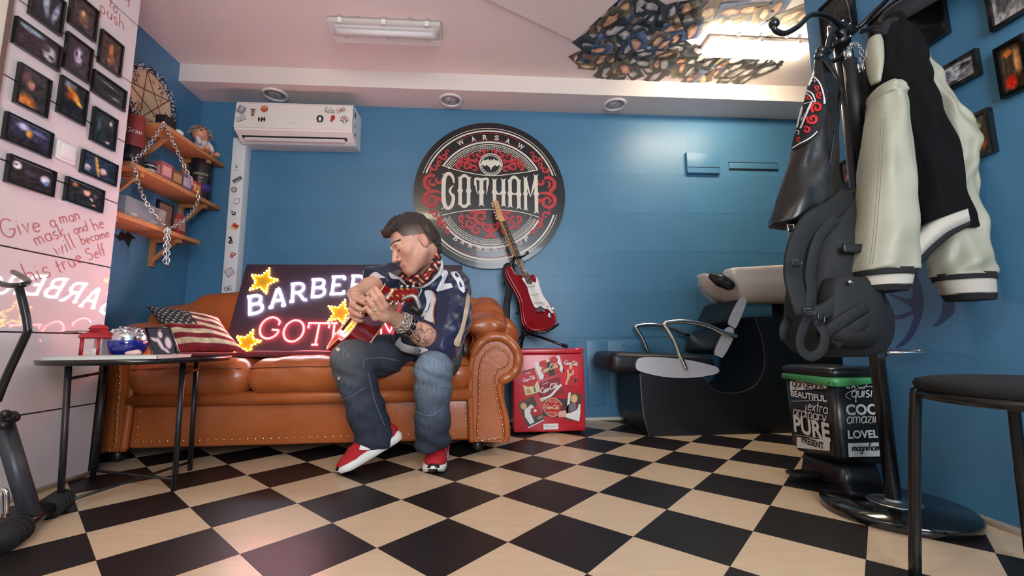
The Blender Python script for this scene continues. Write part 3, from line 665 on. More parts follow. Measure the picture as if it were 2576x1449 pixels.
# the white word follows a gentle arch; the second half hides behind the man
word = 'BARBERSHOP'; mid = LW / 2; w = .098
for i, ch in enumerate(word):
    x = cs[0][0] + i * (cs[4][0] - cs[0][0]) / 4; tt = (x - mid) / mid; y0_, y4 = cs[0][1], cs[4][1]
    y = y4 + .012 - (y4 + .012 - y0_) * (abs(tt) / abs((cs[0][0] - mid) / mid)) ** 1.7
    letter(ch, x, y, .088, .113, -tt * .28, LEDW, .0045, 'w')
g = [to_led(x, y) for x, y in ((680, 825), (740, 832), (797, 840), (858, 848))]
gx = g[0][0]; dx = (LW - 2 * g[0][0]) / 5
for i, ch in enumerate('GOTHAM'):
    x = g[0][0] + (g[3][0] - g[0][0]) / 3 * i if i < 4 else g[3][0] + (g[3][0] - g[0][0]) / 3 * (i - 3)
    y = g[0][1] + (g[2][1] - g[0][1]) * min(i, 5 - i) / 2
    letter(ch, x, y, .118, .128, (-.08, -.05, -.02, .02, .05, .08)[i], LEDR, 0, 'r')
M_star = mat('star_yellow', srgb(190, 150, 10), .5)
for (px, py, rr) in ((662, 708, .088), (856, 787, .082), (892, 812, .06), (622, 862, .075), (1085, 700, .085), (1060, 862, .075)):
    cx, cy = to_led(px, py); ps = []
    for k in range(10):
        q = math.radians(90 + 36 * k - 12); r_ = rr if k % 2 == 0 else rr * .45; ps.append((cx + r_ * math.cos(q), cy + r_ * math.sin(q)))
    o = MB().prism(ps, FL, .0015).build('star', M_star, led); mb = MB(); bulbs(mb, ps + ps[:1], .019, .0058); mb.build('bulbs', LEDY, o, kind='stuff')
# =================================================================== AIR CONDITIONER and pipe duct
ax0, ax1 = PY(589, 300, 2.79).x, PY(886, 300, 2.79).x; azt = PY(740, 261, 2.82).z; azf = PY(740, 322, 2.785).z; azb = PY(905, 384, BY).z
ac = thing('air_conditioner', 'white split air conditioner covered with band stickers', 'air conditioner', ((ax0 + ax1) / 2, BY, azb))
def exx(mb, prof, x0, x1): # profile (y,z) extruded along x
    k = len(prof); mb.add([(x0, *p) for p in prof] + [(x1, *p) for p in prof], [tuple(range(k)), tuple(range(2 * k - 1, k - 1, -1))] + [(i, k + i, k + (i + 1) % k, (i + 1) % k) for i in range(k)]); return mb
exx(MB(), [(BY - .002, azt), (2.86, azt), (2.83, azt - .006), (2.812, azt - .03), (2.80, azf), (2.80, azf - .012), (2.835, azf - .03), (2.875, azb + .012), (2.90, azb), (BY - .002, azb)], ax0, ax1).build('casing', M_whitep, ac)
exx(MB(), [(2.812, azt - .003), (2.803, azt - .02), (2.790, azf + .004), (2.791, azf), (2.80, azf), (2.82, azt - .02), (2.83, azt - .004)], ax0, ax1).build('front_panel', mat('ac_gloss', srgb(228, 222, 214), .14, coat=.4), ac)
va, vb = PY(608, 345, 2.84).x, PY(872, 345, 2.84).x
zv0, zv1 = azf - .028, azb + .018
fa = frame(((va + vb) / 2, 2.834, azf - .031), (1, 0, 0), (0, 2.872 - 2.834, (azb + .014) - (azf - .031))); fa = (fa[0], fa[1], fa[2], fa[3] if fa[3].y < 0 else -fa[3])
hh = (Vector((0, 2.872, azb + .014)) - Vector((0, 2.834, azf - .031))).length; hw = (vb - va) / 2
MB().prism([(-hw, .006), (hw, .006), (hw, hh - .01), (-hw, hh - .01)], fa, .002).build('outlet', mat('outlet_dark', srgb(28, 24, 28), .6), ac)
m = MB()
for k in range(13): m.prism([(-hw + .02 + k * .05, .012), (-hw + .024 + k * .05, .012), (-hw + .024 + k * .05, hh - .015), (-hw + .02 + k * .05, hh - .015)], fa, .006)
m.build('vanes', mat('vane_grey', srgb(90, 84, 88), .5), ac, kind='stuff')
MB().prism([(-hw + .015, hh * .42), (hw - .015, hh * .42), (hw - .015, hh * .42 + .016), (-hw + .015, hh * .42 + .016)], fa, .016).build('louver', M_whitep, ac)
AF = (Vector((0, 2.788, 0)), Vector((1, 0, 0)), Vector((0, 0, 1)), Vector((0, -1, 0)))
def acp(x, y): p = PY(x, y, 2.789); return p.x, p.z
K_ = mat('sticker_black', srgb(24, 22, 24), .5); KW = mat('sticker_white', srgb(232, 230, 228), .45); KR = mat('sticker_red', srgb(176, 40, 36), .45); KG = mat('sticker_grey', srgb(140, 138, 140), .45); KO = mat('sticker_orange', srgb(196, 92, 48), .45)
def rect(cx, cy, w, h, a=0):
    c, s = math.cos(a), math.sin(a); return [(cx + x * c - y * s, cy + x * s + y * c) for x, y in ((-w / 2, -h / 2), (w / 2, -h / 2), (w / 2, h / 2), (-w / 2, h / 2))]
def sticker(parent, fr, cx, cy, w, h, deg, bg, items, label=None):
    """items: ('t', text, mat, cx, cy, w, h) | ('p', poly, mat) | ('r', pts, width, mat), all in unit coordinates of the sticker"""
    a = math.radians(deg); ca, sa = math.cos(a), math.sin(a); tr = lambda x, y: (cx + x * w * ca - y * h * sa, cy + x * w * sa + y * h * ca)
    base = MB().prism([tr(x, y) for x, y in ((-.5, -.5), (.5, -.5), (.5, .5), (-.5, .5))] if bg else [tr(x, y) for x, y in arc(0, 0, .12, .12, 0, 330, 8)], fr, .0006).build('sticker', bg or K_, parent, label=label)
    for n, it in enumerate(items):
        mb = MB(); d = .0009 + n * .0002
        if it[0] == 't': u = tr(it[3], it[4]); put_text(mb, it[1], fr, u[0], u[1], it[5] * w, it[6] * h, a, d)
        elif it[0] == 'p': mb.prism([tr(*q) for q in it[1]], (fr[0] + fr[3] * d * .6, fr[1], fr[2], fr[3]), d * .6)
        else: mb.ribbon([tr(*q) for q in it[1]], it[2] * w, fr, d)
        mb.build('sticker_print', it[3] if it[0] == 'r' else it[2], base)
    return base
sq = [(-.5, -.5), (.5, -.5), (.5, .5), (-.5, .5)]
e_ = lambda cx, cy, rx, ry, n=14: arc(cx, cy, rx, ry, 0, 360 - 360 / n, n - 1)
x, y = acp(607, 275); sticker(ac, AF, x, y, .05, .05, -28, KG, [('p', e_(0, .0, .2, .28), mat('sticker_lgrey', srgb(180, 178, 178), .5)), ('r', [(-.3, .3), (.3, .3)], .05, KW)])
x, y = acp(607, 298); sticker(ac, AF, x, y, .062, .03, 22, KW, [('r', [(-.47, -.44), (.47, -.44), (.47, .44), (-.47, .44), (-.47, -.5)], .05, K_), ('t', 'NIN', K_, 0, 0, .74, .56)])
x, y = acp(636, 283); sticker(ac, AF, x, y, .04, .052, -6, None, [('p', e_(0, .05, .3, .32), KG), ('p', [(-.5, .3), (.5, .42), (.2, .5), (-.3, .5)], KR), ('p', e_(.05, -.32, .25, .14), KR), ('p', e_(-.08, .1, .06, .07), K_), ('p', e_(.14, .1, .06, .07), K_)])
x, y = acp(665, 273); sticker(ac, AF, x, y, .048, .042, 8, None, [('p', e_(0, 0, .5, .5), KO), ('p', e_(-.2, .12, .1, .1, 8), KW), ('p', e_(.18, .12, .1, .1, 8), KW), ('r', [(-.25, -.15), (0, -.28), (.25, -.15)], .06, KR)])
x, y = acp(661, 300); sticker(ac, AF, x, y, .052, .036, 4, None, [('p', [(-.5 + .34 * i - .04 + a_, b_) for a_, b_ in ((0, -.4), (.1, -.5), (.2, .1), (.1, .5), (-.05, .2))], K_) for i in range(3)])
x, y = acp(830, 277); sticker(ac, AF, x, y, .062, .042, -6, None, [('t', 'KoRn', K_, 0, 0, .98, .86), ('t', 'KoRn', KW, 0, 0, .86, .7)])
x, y = acp(858, 277); sticker(ac, AF, x, y, .058, .03, 15, None, [('t', 'SLAYER', KR, 0, 0, 1, .9)])
x, y = acp(805, 299); sticker(ac, AF, x, y, .046, .05, 0, None, [('p', e_(0, .05, .5, .48), K_), ('p', e_(0, -.02, .2, .3), KW), ('r', [(-.35, -.45), (0, -.36), (.35, -.45)], .12, K_)])
x, y = acp(836, 298); sticker(ac, AF, x, y, .034, .05, -16, None, [('p', e_(.05, .15, .42, .34), KR), ('p', [(-.25, -.5), (.25, -.42), (.2, .1), (-.1, .1)], KR)])
def jack(w): return [('r', [(-.48, -.48), (.48, .48)], .16, KW), ('r', [(-.48, .48), (.48, -.48)], .16, KW), ('r', [(0, -.5), (0, .5)], .22, KW), ('r', [(-.5, 0), (.5, 0)], .22, KW), ('r', [(0, -.5), (0, .5)], .12, KR), ('r', [(-.5, 0), (.5, 0)], .12, KR)]
x, y = acp(866, 300); sticker(ac, AF, x, y, .046, .042, -40, mat('sticker_navy', srgb(40, 36, 60), .5), jack(1))
x, y = acp(735, 309); mb = MB(); put_text(mb, 'HITACHI', AF, x, y, .036, .006); mb.build('maker_name', KG, ac)
AS = (Vector((ax1 + .0005, 0, 0)), Vector((0, 1, 0)), Vector((0, 0, 1)), Vector((1, 0, 0)))
for (x, y, w, h) in ((893, 290, .03, .05), (893, 318, .018, .02), (893, 340, .025, .024)):
    p = PX(x, y, ax1); sticker(ac, AS, min(max(p.y, 2.85), 2.95), p.z, w, h, -15, None, [('p', e_(0, 0, .4, .5), K_)])
# pipe duct
dy = 2.925; dx0, dx1 = PY(584, 380, dy).x, PY(617, 380, dy).x
duct = thing('pipe_duct', 'tall white pipe duct with stickers below the air conditioner', 'pipe duct', ((dx0 + dx1) / 2, BY, .5))
MB().b2((dx0, dy, .5), (dx1, BY, PY(600, 346, dy).z), bev=.004).build('trunking', mat('duct_white', srgb(222, 224, 226), .4), duct)
DF = (Vector((0, dy - .0002, 0)), Vector((1, 0, 0)), Vector((0, 0, 1)), Vector((0, -1, 0)))
def dp(x, y): p = PY(x, y, dy); return p.x, p.z
x, y = dp(595, 420); sticker(duct, DF, x, y, .032, .05, 0, None, [('r', [(-.3, .5), (-.1, .1), (0, .4), (.1, 0), (.3, .2), (.1, -.15), (-.2, -.1), (-.3, .15)], .05, KG), ('t', 'metal', KG, .1, -.42, .9, .22)])
x, y = dp(597, 452); sticker(duct, DF, x, y, .064, .028, 33, K_, [('t', 'oasis', KW, 0, 0, .78, .5), ('r', [(-.46, -.4), (.46, -.4), (.46, .4), (-.46, .4), (-.46, -.4)], .02, KW)])
x, y = dp(589, 477); sticker(duct, DF, x, y, .04, .042, 10, None, [('p', e_(0, 0, .5, .5), mat('sticker_navy', (0, 0, 0)))] + [('r', [(-.45, 0), (.45, 0)], .22, KW), ('r', [(0, -.45), (0, .45)], .22, KW), ('r', [(-.45, 0), (.45, 0)], .1, KR), ('r', [(0, -.45), (0, .45)], .1, KR), ('r', [(-.34, -.34), (.34, .34)], .08, KW), ('r', [(-.34, .34), (.34, -.34)], .08, KW)])
x, y = dp(596, 506); sticker(duct, DF, x, y, .042, .046, 0, None, [('p', [(-.4, .3), (0, .48), (.4, .35), (.5, .1), (.2, -.45), (-.3, -.4), (-.5, 0)], K_), ('p', [(-.34, .25), (0, .4), (.34, .3), (.42, .08), (.17, -.38), (-.26, -.34), (-.42, 0)], KW), ('t', 'UK', KG, 0, -.05, .4, .3)])
x, y = dp(586, 536); sticker(duct, DF, x, y, .036, .032, -10, None, [('p', e_(.15, -.05, .4, .42), K_), ('p', e_(.12, 0, .18, .2), KW), ('t', 'SKA', K_, -.25, .36, .6, .28)])
x, y = dp(591, 570); sticker(duct, DF, x, y, .042, .042, -32, KO, [('p', [(-.5, -.5), (.5, -.5), (.5, -.1), (-.5, -.2)], mat('sticker_sand', srgb(222, 186, 120), .5)), ('p', e_(0, .05, .25, .2), KR)])
x, y = dp(580, 604); sticker(duct, DF, x, y, .05, .05, -20, None, [('p', [(-.5, .3), (-.1, .45), (.1, .2), (.45, -.25), (.3, -.3), (-.05, .12), (-.3, .15)], K_), ('p', [(-.1, -.1), (.4, -.4), (.05, -.5), (-.2, -.3)], K_)])
x, y = dp(585, 642); sticker(duct, DF, x, y, .04, .042, -18, None, [('p', [(-.45, .2), (-.2, .45), (.05, .32), (.35, .5), (.5, .2), (.25, -.1), (.1, -.5), (-.25, -.4), (-.3, 0)], KR), ('p', [(-.3, .18), (.3, .25), (.2, .1), (-.2, .05)], KW), ('r', [(.0, 0), (-.05, -.4)], .06, KW)])
x, y = dp(577, 685); sticker(duct, DF, x, y, .052, .05, 38, K_, [('p', rect(0, 0, .86, .86), KW), ('t', 'RUN', K_, 0, .2, .74, .32), ('t', 'DMC', K_, 0, -.2, .74, .32), ('r', [(-.5, .46), (.5, .46)], .07, KR), ('r', [(-.5, -.46), (.5, -.46)], .07, KR)])
x, y = dp(573, 726); sticker(duct, DF, x, y, .05, .036, 22, None, [('t', 'Oi!', K_, 0, .05, .9, .8), ('r', [(-.1, -.5), (.5, -.42)], .06, K_)])

# =================================================================== ROUND BARBERSHOP SIGN
RC = PY(1233, 492, BY); RAD = .552; RTH = .03
rs = thing('round_sign', 'large round black sign with cream lettering and red scrollwork', 'sign', (RC.x, BY, RC.z))
M_sb = mat('sign_black', srgb(24, 22, 25), .26, coat=.25, var=.1, vscale=40); M_sw = mat('sign_cream', srgb(222, 214, 200), .45); M_sr = mat('sign_red', srgb(184, 40, 46), .45)
SFm = (Vector((RC.x, BY - RTH, RC.z)), Vector((1, 0, 0)), Vector((0, 0, 1)), Vector((0, -1, 0)))
dk = RAD / 655
def sc(cx, cy): return ((cx - 718) * dk, (713 - cy) * dk)
disc = MB().prism(arc(0, 0, RAD, RAD, 0, 355, 71), (SFm[0] - SFm[3] * (RTH - .001), SFm[1], SFm[2], SFm[3]), RTH - .001).build('disc', M_sb, rs)
def ring(mb, r, w, a0, a1, d=.0012, n=48): mb.ribbon(arc(0, 0, r * dk, r * dk, a0, a1, n), w * dk, SFm, d)
m = MB()
for a0, a1 in ((17, 163), (197, 343)): ring(m, 602, 5, a0, a1); ring(m, 578, 14, a0 + 1, a1 - 1)
for a0, a1 in ((29, 151), (209, 331)):
    for r, w in ((473, 16), (450, 7), (436, 5), (404, 4)): ring(m, r, w, a0, a1)
    for k in range(56):
        a = math.radians(a0 + 3 + (a1 - a0 - 6) * k / 55); ca, sa = math.cos(a), math.sin(a)
        m.ribbon([(r_ * dk * ca, r_ * dk * sa) for r_ in (413, 427)], 7 * dk, SFm, .0012)
m.build('rings', M_sw, disc)
tp = catmull([sc(*p) for p in ((303, 463), (480, 515), (720, 547), (960, 520), (1137, 488))], 8); bt = catmull([sc(*p) for p in ((305, 908), (480, 870), (720, 850), (960, 868), (1140, 914))], 8)
MB().prism(tp[::-1] + [sc(250, 540), sc(200, 690), sc(250, 830)] + bt + [sc(1190, 830), sc(1240, 690), sc(1190, 560)], (SFm[0] + SFm[3] * .0013, *SFm[1:]), .0015).build('banner', M_sb, disc)
m = MB(); m.ribbon(tp, 7 * dk, SFm, .0032); m.ribbon(bt, 7 * dk, SFm, .0032); m.build('banner_lines', M_sw, disc)
# display lettering: stems with spurs
def stem(mb, x, y0, y1, w=30, d=.0036):
    h = abs(y1 - y0); ym = (y0 + y1) / 2; P = []
    L_ = [(x - w * .75, y0), (x - w * .5, y0 + 22), (x - w * .5, ym - 22), (x - w * .82, ym), (x - w * .5, ym + 22), (x - w * .5, y1 - 22), (x - w * .75, y1)]
    R_ = [(2 * x - a, b) for a, b in L_][::-1]
    mb.prism([sc(*p) for p in L_ + [(x, y1 - 14)] + R_ + [(x, y0 + 14)]], (SFm[0] + SFm[3] * .003, *SFm[1:]), .001)
def stroke(mb, pts, w): mb.ribbon(catmull([sc(*p) for p in pts], 6), [q * dk for q in w] if isinstance(w, list) else w * dk, SFm, .0038)
LT = {}
m = MB(); stroke(m, [(408, 620), (392, 560), (358, 535), (325, 575), (318, 690), (325, 800), (355, 845), (392, 815), (402, 740), (372, 705)], [10, 26, 30, 34, 36, 34, 30, 30, 28, 8]); stroke(m, [(402, 640), (372, 690), (405, 760)], [6, 22, 8]); stroke(m, [(300, 540), (325, 560), (310, 690), (325, 830), (300, 850)], [3, 10, 14, 10, 3]); LT['g'] = m
m = MB(); stem(m, 460, 560, 815); stem(m, 532, 560, 815); stroke(m, [(450, 580), (495, 552), (542, 580)], [14, 30, 14]); stroke(m, [(450, 800), (495, 828), (542, 800)], [14, 30, 14]); LT['o'] = m
m = MB(); stem(m, 642, 570, 825, 34); stroke(m, [(585, 640), (592, 580), (642, 585), (694, 580), (700, 640)], [6, 22, 26, 22, 6]); stroke(m, [(592, 600), (600, 680), (612, 720)], [16, 10, 2]); stroke(m, [(692, 600), (690, 680), (682, 720)], [16, 10, 2]); LT['t'] = m
m = MB(); stem(m, 755, 570, 822); stem(m, 832, 568, 828); stroke(m, [(755, 690), (793, 712), (832, 690)], [24, 14, 24]); LT['h'] = m
m = MB(); stem(m, 890, 580, 835); stem(m, 966, 578, 848); stroke(m, [(882, 590), (925, 556), (972, 588)], [14, 30, 14]); stroke(m, [(890, 690), (928, 712), (966, 690)], [20, 12, 20]); LT['a'] = m
m = MB(); stem(m, 1024, 548, 860, 26); stem(m, 1118, 525, 884, 30); stroke(m, [(1024, 560), (1048, 660), (1068, 735)], [26, 18, 3]); stroke(m, [(1118, 545), (1092, 650), (1068, 735)], [26, 18, 3]); LT['m'] = m
for k_, m in LT.items(): m.build('letter_' + k_, M_sw, disc)
def arctext(txt, cxs, r, fl, size):
    for ch, (cx, cy) in zip(txt, cxs):
        x, y = sc(cx, cy); a = math.atan2(y, x) - math.pi / 2 if not fl else math.atan2(y, x) + math.pi / 2
        mb = MB(); put_text(mb, ch, SFm, x, y, size * dk * (1.25 if ch == 'W' else .3 if ch == 'I' else .86), size * dk, a, .0014, bold=.02); mb.build('letter_' + ch.lower(), M_sw, disc)
arctext('WARSAW', [(462, 251), (572, 214), (674, 197), (777, 198), (875, 224), (988, 272)], 525, False, 46)
arctext('BARBERSHOP', [(427, 1108), (483, 1140), (552, 1168), (625, 1188), (692, 1197), (762, 1193), (829, 1180), (897, 1162), (968, 1138), (1028, 1106)], 500, True, 42)
# bat roundel (plain bat silhouette)
m = MB(); cb = sc(725, 446)
def circ(mb, r, w, d): mb.ribbon([(cb[0] + x, cb[1] + y) for x, y in arc(0, 0, r * dk, r * dk, 0, 360, 40)], w * dk, SFm, d)
MB().prism([(cb[0] + x, cb[1] + y) for x, y in arc(0, 0, 102 * dk, 102 * dk, 0, 350, 35)], (SFm[0] + SFm[3] * .0026, *SFm[1:]), .0012).build('roundel', M_sb, disc)
circ(m, 98, 8, .0045); circ(m, 80, 5, .0045)
for k in range(36):
    a = 2 * math.pi * k / 36; m.ribbon([(cb[0] + r_ * dk * math.cos(a), cb[1] + r_ * dk * math.sin(a)) for r_ in (85, 92)], 6 * dk, SFm, .0045)
bt_ = [(0, 46), (8, 30), (18, 34), (22, 50), (40, 34), (70, 30), (102, -22), (70, -8), (56, -22), (36, -10), (22, -22), (8, -34), (0, -62)]
m.prism([(cb[0] + x * dk, cb[1] + y * dk + .004) for x, y in bt_ + [(-x, y) for x, y in bt_[::-1][1:-1]]], (SFm[0] + SFm[3] * .004, *SFm[1:]), .001); m.build('bat_emblem', M_sw, disc)
# red scrolls: tapered spirals
def spiral(mb, cx, cy, r0, turns, a0, cw, w0, tail=None, mir=False):
    P = []; n = 40
    for i in range(n + 1):
        t = i / n; a = math.radians(a0) + (-1 if cw else 1) * turns * 2 * math.pi * t; r = r0 * (1 - .82 * t); P.append((cx + r * math.cos(a), cy + r * math.sin(a)))
    W_ = [w0 * (1 - .55 * i / n) for i in range(n + 1)]
    if tail: tl = catmull(tail + [P[0]], 6)[:-1]; W_ = [w0 * (.15 + .85 * i / len(tl)) for i in range(len(tl))] + W_; P = tl + P
    for mm in ((1, -1) if mir else (1,)):
        mb.ribbon([sc(718 + (x - 718) * mm, y) for x, y in P], [q * dk for q in W_], SFm, .0024 + random.random() * .0004)
m = MB()
for sy in (1, -1):
    Y_ = lambda v: 690 + (v - 690) * sy
    spiral(m, 218, Y_(608), 72, 1.45, 100 * sy, sy < 0, 36, [(300, Y_(668)), (262, Y_(684))], True); spiral(m, 150, Y_(655), 22, .6, 40 * sy, sy > 0, 16, None, True)
    spiral(m, 270, Y_(590), 40, .7, 0, sy < 0, 30, [(300, Y_(660)), (308, Y_(620))], True)
    spiral(m, 240, Y_(480), 34, 1.0, 200, sy > 0, 24, [(200, Y_(560)), (206, Y_(510))], True)
    spiral(m, 285, Y_(440), 26, .9, 90, sy < 0, 20, [(250, Y_(500)), (262, Y_(470))], True)
    spiral(m, 318, Y_(380), 34, 1.1, 180, sy > 0, 22, [(258, Y_(430)), (270, Y_(390))], True)
    spiral(m, 352, Y_(335), 22, 1.0, 90, sy < 0, 14, [(300, Y_(385)), (330, Y_(360))], True)
# inside the upper and lower lens
for (cx, cy, r, tn, a0, cw, w) in ((640, 345, 40, 1.2, 180, 1, 26), (560, 375, 46, 1.1, 20, 0, 24), (500, 400, 40, .9, 200, 1, 22), (455, 455, 36, 1.1, 90, 0, 26), (520, 470, 38, 1.2, 0, 1, 24), (580, 490, 36, 1.0, 180, 0, 24), (600, 430, 30, .9, 60, 1, 18), (690, 330, 26, .8, 120, 0, 20),
                                  (640, 920, 62, 1.3, 60, 0, 34), (560, 900, 40, 1.0, 180, 1, 24), (545, 975, 44, 1.2, 0, 0, 26), (600, 1030, 40, 1.0, 200, 1, 28), (680, 1000, 42, 1.1, 330, 0, 30), (690, 1060, 36, .8, 120, 1, 26), (480, 930, 36, .9, 90, 0, 22), (500, 1000, 30, .9, 250, 1, 16)):
    spiral(m, cx, cy, r, tn, a0, cw, w, None, True)
for pts, w in (([(440, 400), (530, 408), (620, 440)], [4, 18, 4]), ([(420, 470), (480, 430), (560, 420)], [4, 14, 4]), ([(470, 880), (480, 950), (470, 1000)], [4, 12, 4]), ([(520, 880), (610, 870), (680, 880)], [4, 22, 30])):
    for mm in (1, -1): m.ribbon(catmull([sc(718 + (x - 718) * mm, y) for x, y in pts], 6)[::1], [q * dk for q in np.interp(np.linspace(0, 2, 13), [0, 1, 2], w)], SFm, .0023)
m.build('scrollwork', M_sr, disc, kind='stuff')
m = MB()
for a0, a1 in ((60, 120), (236, 304)): ring(m, 556, 4, a0, a1); ring(m, 492, 3, a0, a1)
m.build('red_lines', M_sr, disc, kind='stuff')
# =================================================================== MINI FRIDGE with magnets
FY = 2.605; fx0, fx1 = PY(1291, 985, FY).x, PY(1471, 985, FY).x; fz = PY(1380, 878, FY).z; FYB = 2.965
fr_ = thing('mini_fridge', 'small red fridge with round-cornered door covered in soft drink magnets', 'fridge', ((fx0 + fx1) / 2, (FY + FYB) / 2, 0))
M_red = mat('fridge_red', srgb(196, 36, 50), .3, coat=.2, var=.03)
MB().b2((fx0 + .004, FY + .05, .018), (fx1 - .004, FYB, fz), bev=.008).build('cabinet', M_red, fr_)
MB().b2((fx0, FY, .012), (fx1, FY + .046, fz - .03), bev=.008).build('door', M_red, fr_)
MB().b2((fx0, FY, fz - .028), (fx1, FY + .048, fz), bev=.006).build('top_rail', M_red, fr_)
MB().b2((fx1 - .055, FY - .001, fz - .012), (fx1 + .001, FY + .04, fz + .006), bev=.004).build('hinge_cover', M_red, fr_)
for x in (fx0 + .04, fx1 - .03):
    for y in (FY + .06, FYB - .04): MB().lathe([(.014, 0), (.014, .02)], (x, y, 0), 12).build('foot', M_black, fr_)
FF = (Vector((0, FY - .0005, 0)), Vector((1, 0, 0)), Vector((0, 0, 1)), Vector((0, -1, 0)))
def fpx(x, y): p = PY(1260 + x / 5.367, 850 + y / 5.367, FY); return p.x, p.z
fk = FY / FPX / 5.367
x, y = fpx(674, 1195); np_ = MB().prism([(x + a * fk, y + b * fk) for a, b in ((-98, -36), (98, -36), (98, 36), (-98, 36))], FF, .003).build('name_plate', KW, fr_)
mb = MB(); put_text(mb, 'Gorenje', FF, x, y, 150 * fk, 34 * fk, 0, .0035); mb.build('plate_lettering', KG, np_)
KC = mat('magnet_red', srgb(190, 24, 30), .35); KD = mat('magnet_dark', srgb(44, 34, 30), .4); KS = mat('magnet_cream', srgb(226, 206, 160), .4); KF = mat('magnet_skin', srgb(226, 176, 150), .45); KB = mat('magnet_blonde', srgb(214, 176, 96), .45)
def cola(fr, cx, cy, w, ang, m_, parent, d):
    """flowing script word with two tailed capitals"""
    mb = MB(); ca, sa = math.cos(ang), math.sin(ang); k = w / 5.2
    def T(P): return [(cx + (x - 2.6) * k * ca - (y - .45) * k * sa, cy + (x - 2.6) * k * sa + (y - .45) * k * ca) for x, y in P]
    sh = lambda P: [(x + .25 * y, y) for x, y in P]
    big = lambda o: sh([(o + .78, .78), (o + .7, 1.05), (o + .4, 1.1), (o + .12, .75), (o + .05, .3), (o + .3, -.02), (o + .62, .08), (o + .85, .3)])
    sm = {'o': lambda o: sh([(o + .28, .52), (o + .08, .42), (o + .06, .15), (o + .22, 0), (o + .4, .12), (o + .4, .4), (o + .26, .52), (o + .5, .45)]), 'c': lambda o: sh([(o + .4, .42), (o + .25, .54), (o + .06, .35), (o + .1, .06), (o + .3, 0), (o + .5, .15)]),
          'a': lambda o: sh([(o + .4, .5), (o + .16, .5), (o + .05, .2), (o + .18, 0), (o + .36, .15), (o + .42, .5), (o + .4, .1), (o + .55, .06)]), 'l': lambda o: sh([(o + .1, .2), (o + .3, .85), (o + .22, 1.05), (o + .12, .8), (o + .12, .1), (o + .28, .02)])}
    W_ = [.10 * k, .2 * k, .24 * k, .2 * k, .1 * k]
    for P in (big(0), sm['o'](.85), sm['c'](1.32), sm['a'](1.76), sh([(2.3, .28), (2.5, .32)]), big(2.5), sm['o'](3.35), sm['l'](3.85), sm['a'](4.2)):
        mb.ribbon(catmull(T(P), 4), W_, fr, d)
    mb.ribbon(catmull(T([(.3, -.02), (.8, -.28), (1.6, -.1), (2.1, -.2)]), 5), [.06 * k, .16 * k, .14 * k, .02 * k], fr, d)
    mb.ribbon(catmull(T([(2.9, 1.1), (3.4, 1.35), (4.2, .95), (5.1, 1.2)]), 5), [.06 * k, .16 * k, .16 * k, .03 * k], fr, d)
    mb.build('lettering', m_, parent)
def magnet(label, cx, cy, w, h, deg, bg, items, script=None):
    x, y = fpx(cx, cy); W_, H_ = w * fk, h * fk; a = math.radians(deg); ca, sa = math.cos(a), math.sin(a)
    t = thing('fridge_magnet', label, 'magnet', (x, FY, y), 'magnets on the fridge door'); tr = lambda u, v: (x + u * W_ * ca - v * H_ * sa, y + u * W_ * sa + v * H_ * ca)
    MB().prism([tr(*q) for q in sq], FF, .0015).build('plate', bg, t)
    for n, it in enumerate(items):
        mb = MB(); d = .0017 + n * .0002
        if it[0] == 't': u = tr(it[3], it[4]); put_text(mb, it[1], FF, u[0], u[1], it[5] * W_, it[6] * H_, a, d)
        elif it[0] == 'p': mb.prism([tr(*q) for q in it[1]], (FF[0] + FF[3] * .0012, *FF[1:]), d - .0012)
        else: mb.ribbon([tr(*q) for q in catmull(it[1], 5)], it[2] * W_, FF, d)
        mb.build('print', it[3] if it[0] == 'r' else it[2], t)
    if script: u = tr(script[0], script[1]); cola(FF, u[0], u[1], script[2] * W_, a + math.radians(script[4] if len(script) > 4 else 0), script[3], t, .0034)
magnet('dark red magnet with a small headline over the script, upper left of the fridge door', 395, 592, 205, 320, 14, KC, [('r', [(-.5, .47), (.5, .47)], .06, KD), ('p', [(-.5, -.5), (.5, -.5), (.5, -.02), (.2, -.2), (-.2, -.18), (-.5, -.06)], KS), ('p', [(.1, -.45), (.22, -.45), (.2, -.2), (.14, -.15)], mat('bottle_green', srgb(70, 100, 50), .4)), ('p', [(-.4, -.45), (-.1, -.45), (-.15, -.28), (-.35, -.25)], mat('magnet_gold', srgb(190, 160, 80), .4)), ('t', 'TOME', KW, 0, .36, .36, .07)], (0, .13, .9, KW))
magnet('red and white torn-edge magnet with a bottle behind the cream script', 655, 400, 350, 230, 17, KW, [('p', [(-.36, -.5), (.4, -.5), (.34, -.3), (.42, -.1), (.34, .1), (.42, .3), (.36, .5), (-.3, .5), (-.36, .3), (-.28, .1), (-.36, -.1), (-.28, -.3)], KC), ('p', [(-.04, .5), (.08, .5), (.09, .25), (.14, .05), (.13, -.5), (-.09, -.5), (-.1, .05), (-.05, .25)], KD), ('p', [(-.05, .5), (.09, .5), (.09, .33), (-.05, .33)], KS)], (0, -.02, .76, KS))
magnet('red magnet of a seated woman in red below white script, top right of the door', 940, 462, 215, 345, -7, mat('magnet_bright', srgb(214, 20, 24), .35), [('p', [(-.5, .22), (.5, .2), (.5, .5), (-.5, .5)], KC), ('p', e_(-.02, .2, .1, .09), KF), ('p', [(-.2, .1), (.18, .1), (.24, -.05), (.1, -.1), (.12, -.25), (-.2, -.3), (-.18, -.05), (-.26, .0)], KF), ('p', [(-.12, .1), (.1, .1), (.08, -.05), (-.1, -.05)], KC), ('p', [(-.2, -.28), (-.08, -.28), (-.16, -.5), (-.28, -.5)], KF), ('p', [(.0, -.14), (.3, -.16), (.28, -.46), (-.05, -.44)], KC), ('p', [(.3, -.2), (.5, -.28), (.3, -.44)], KD)], (.0, .34, .96, KW, -2))
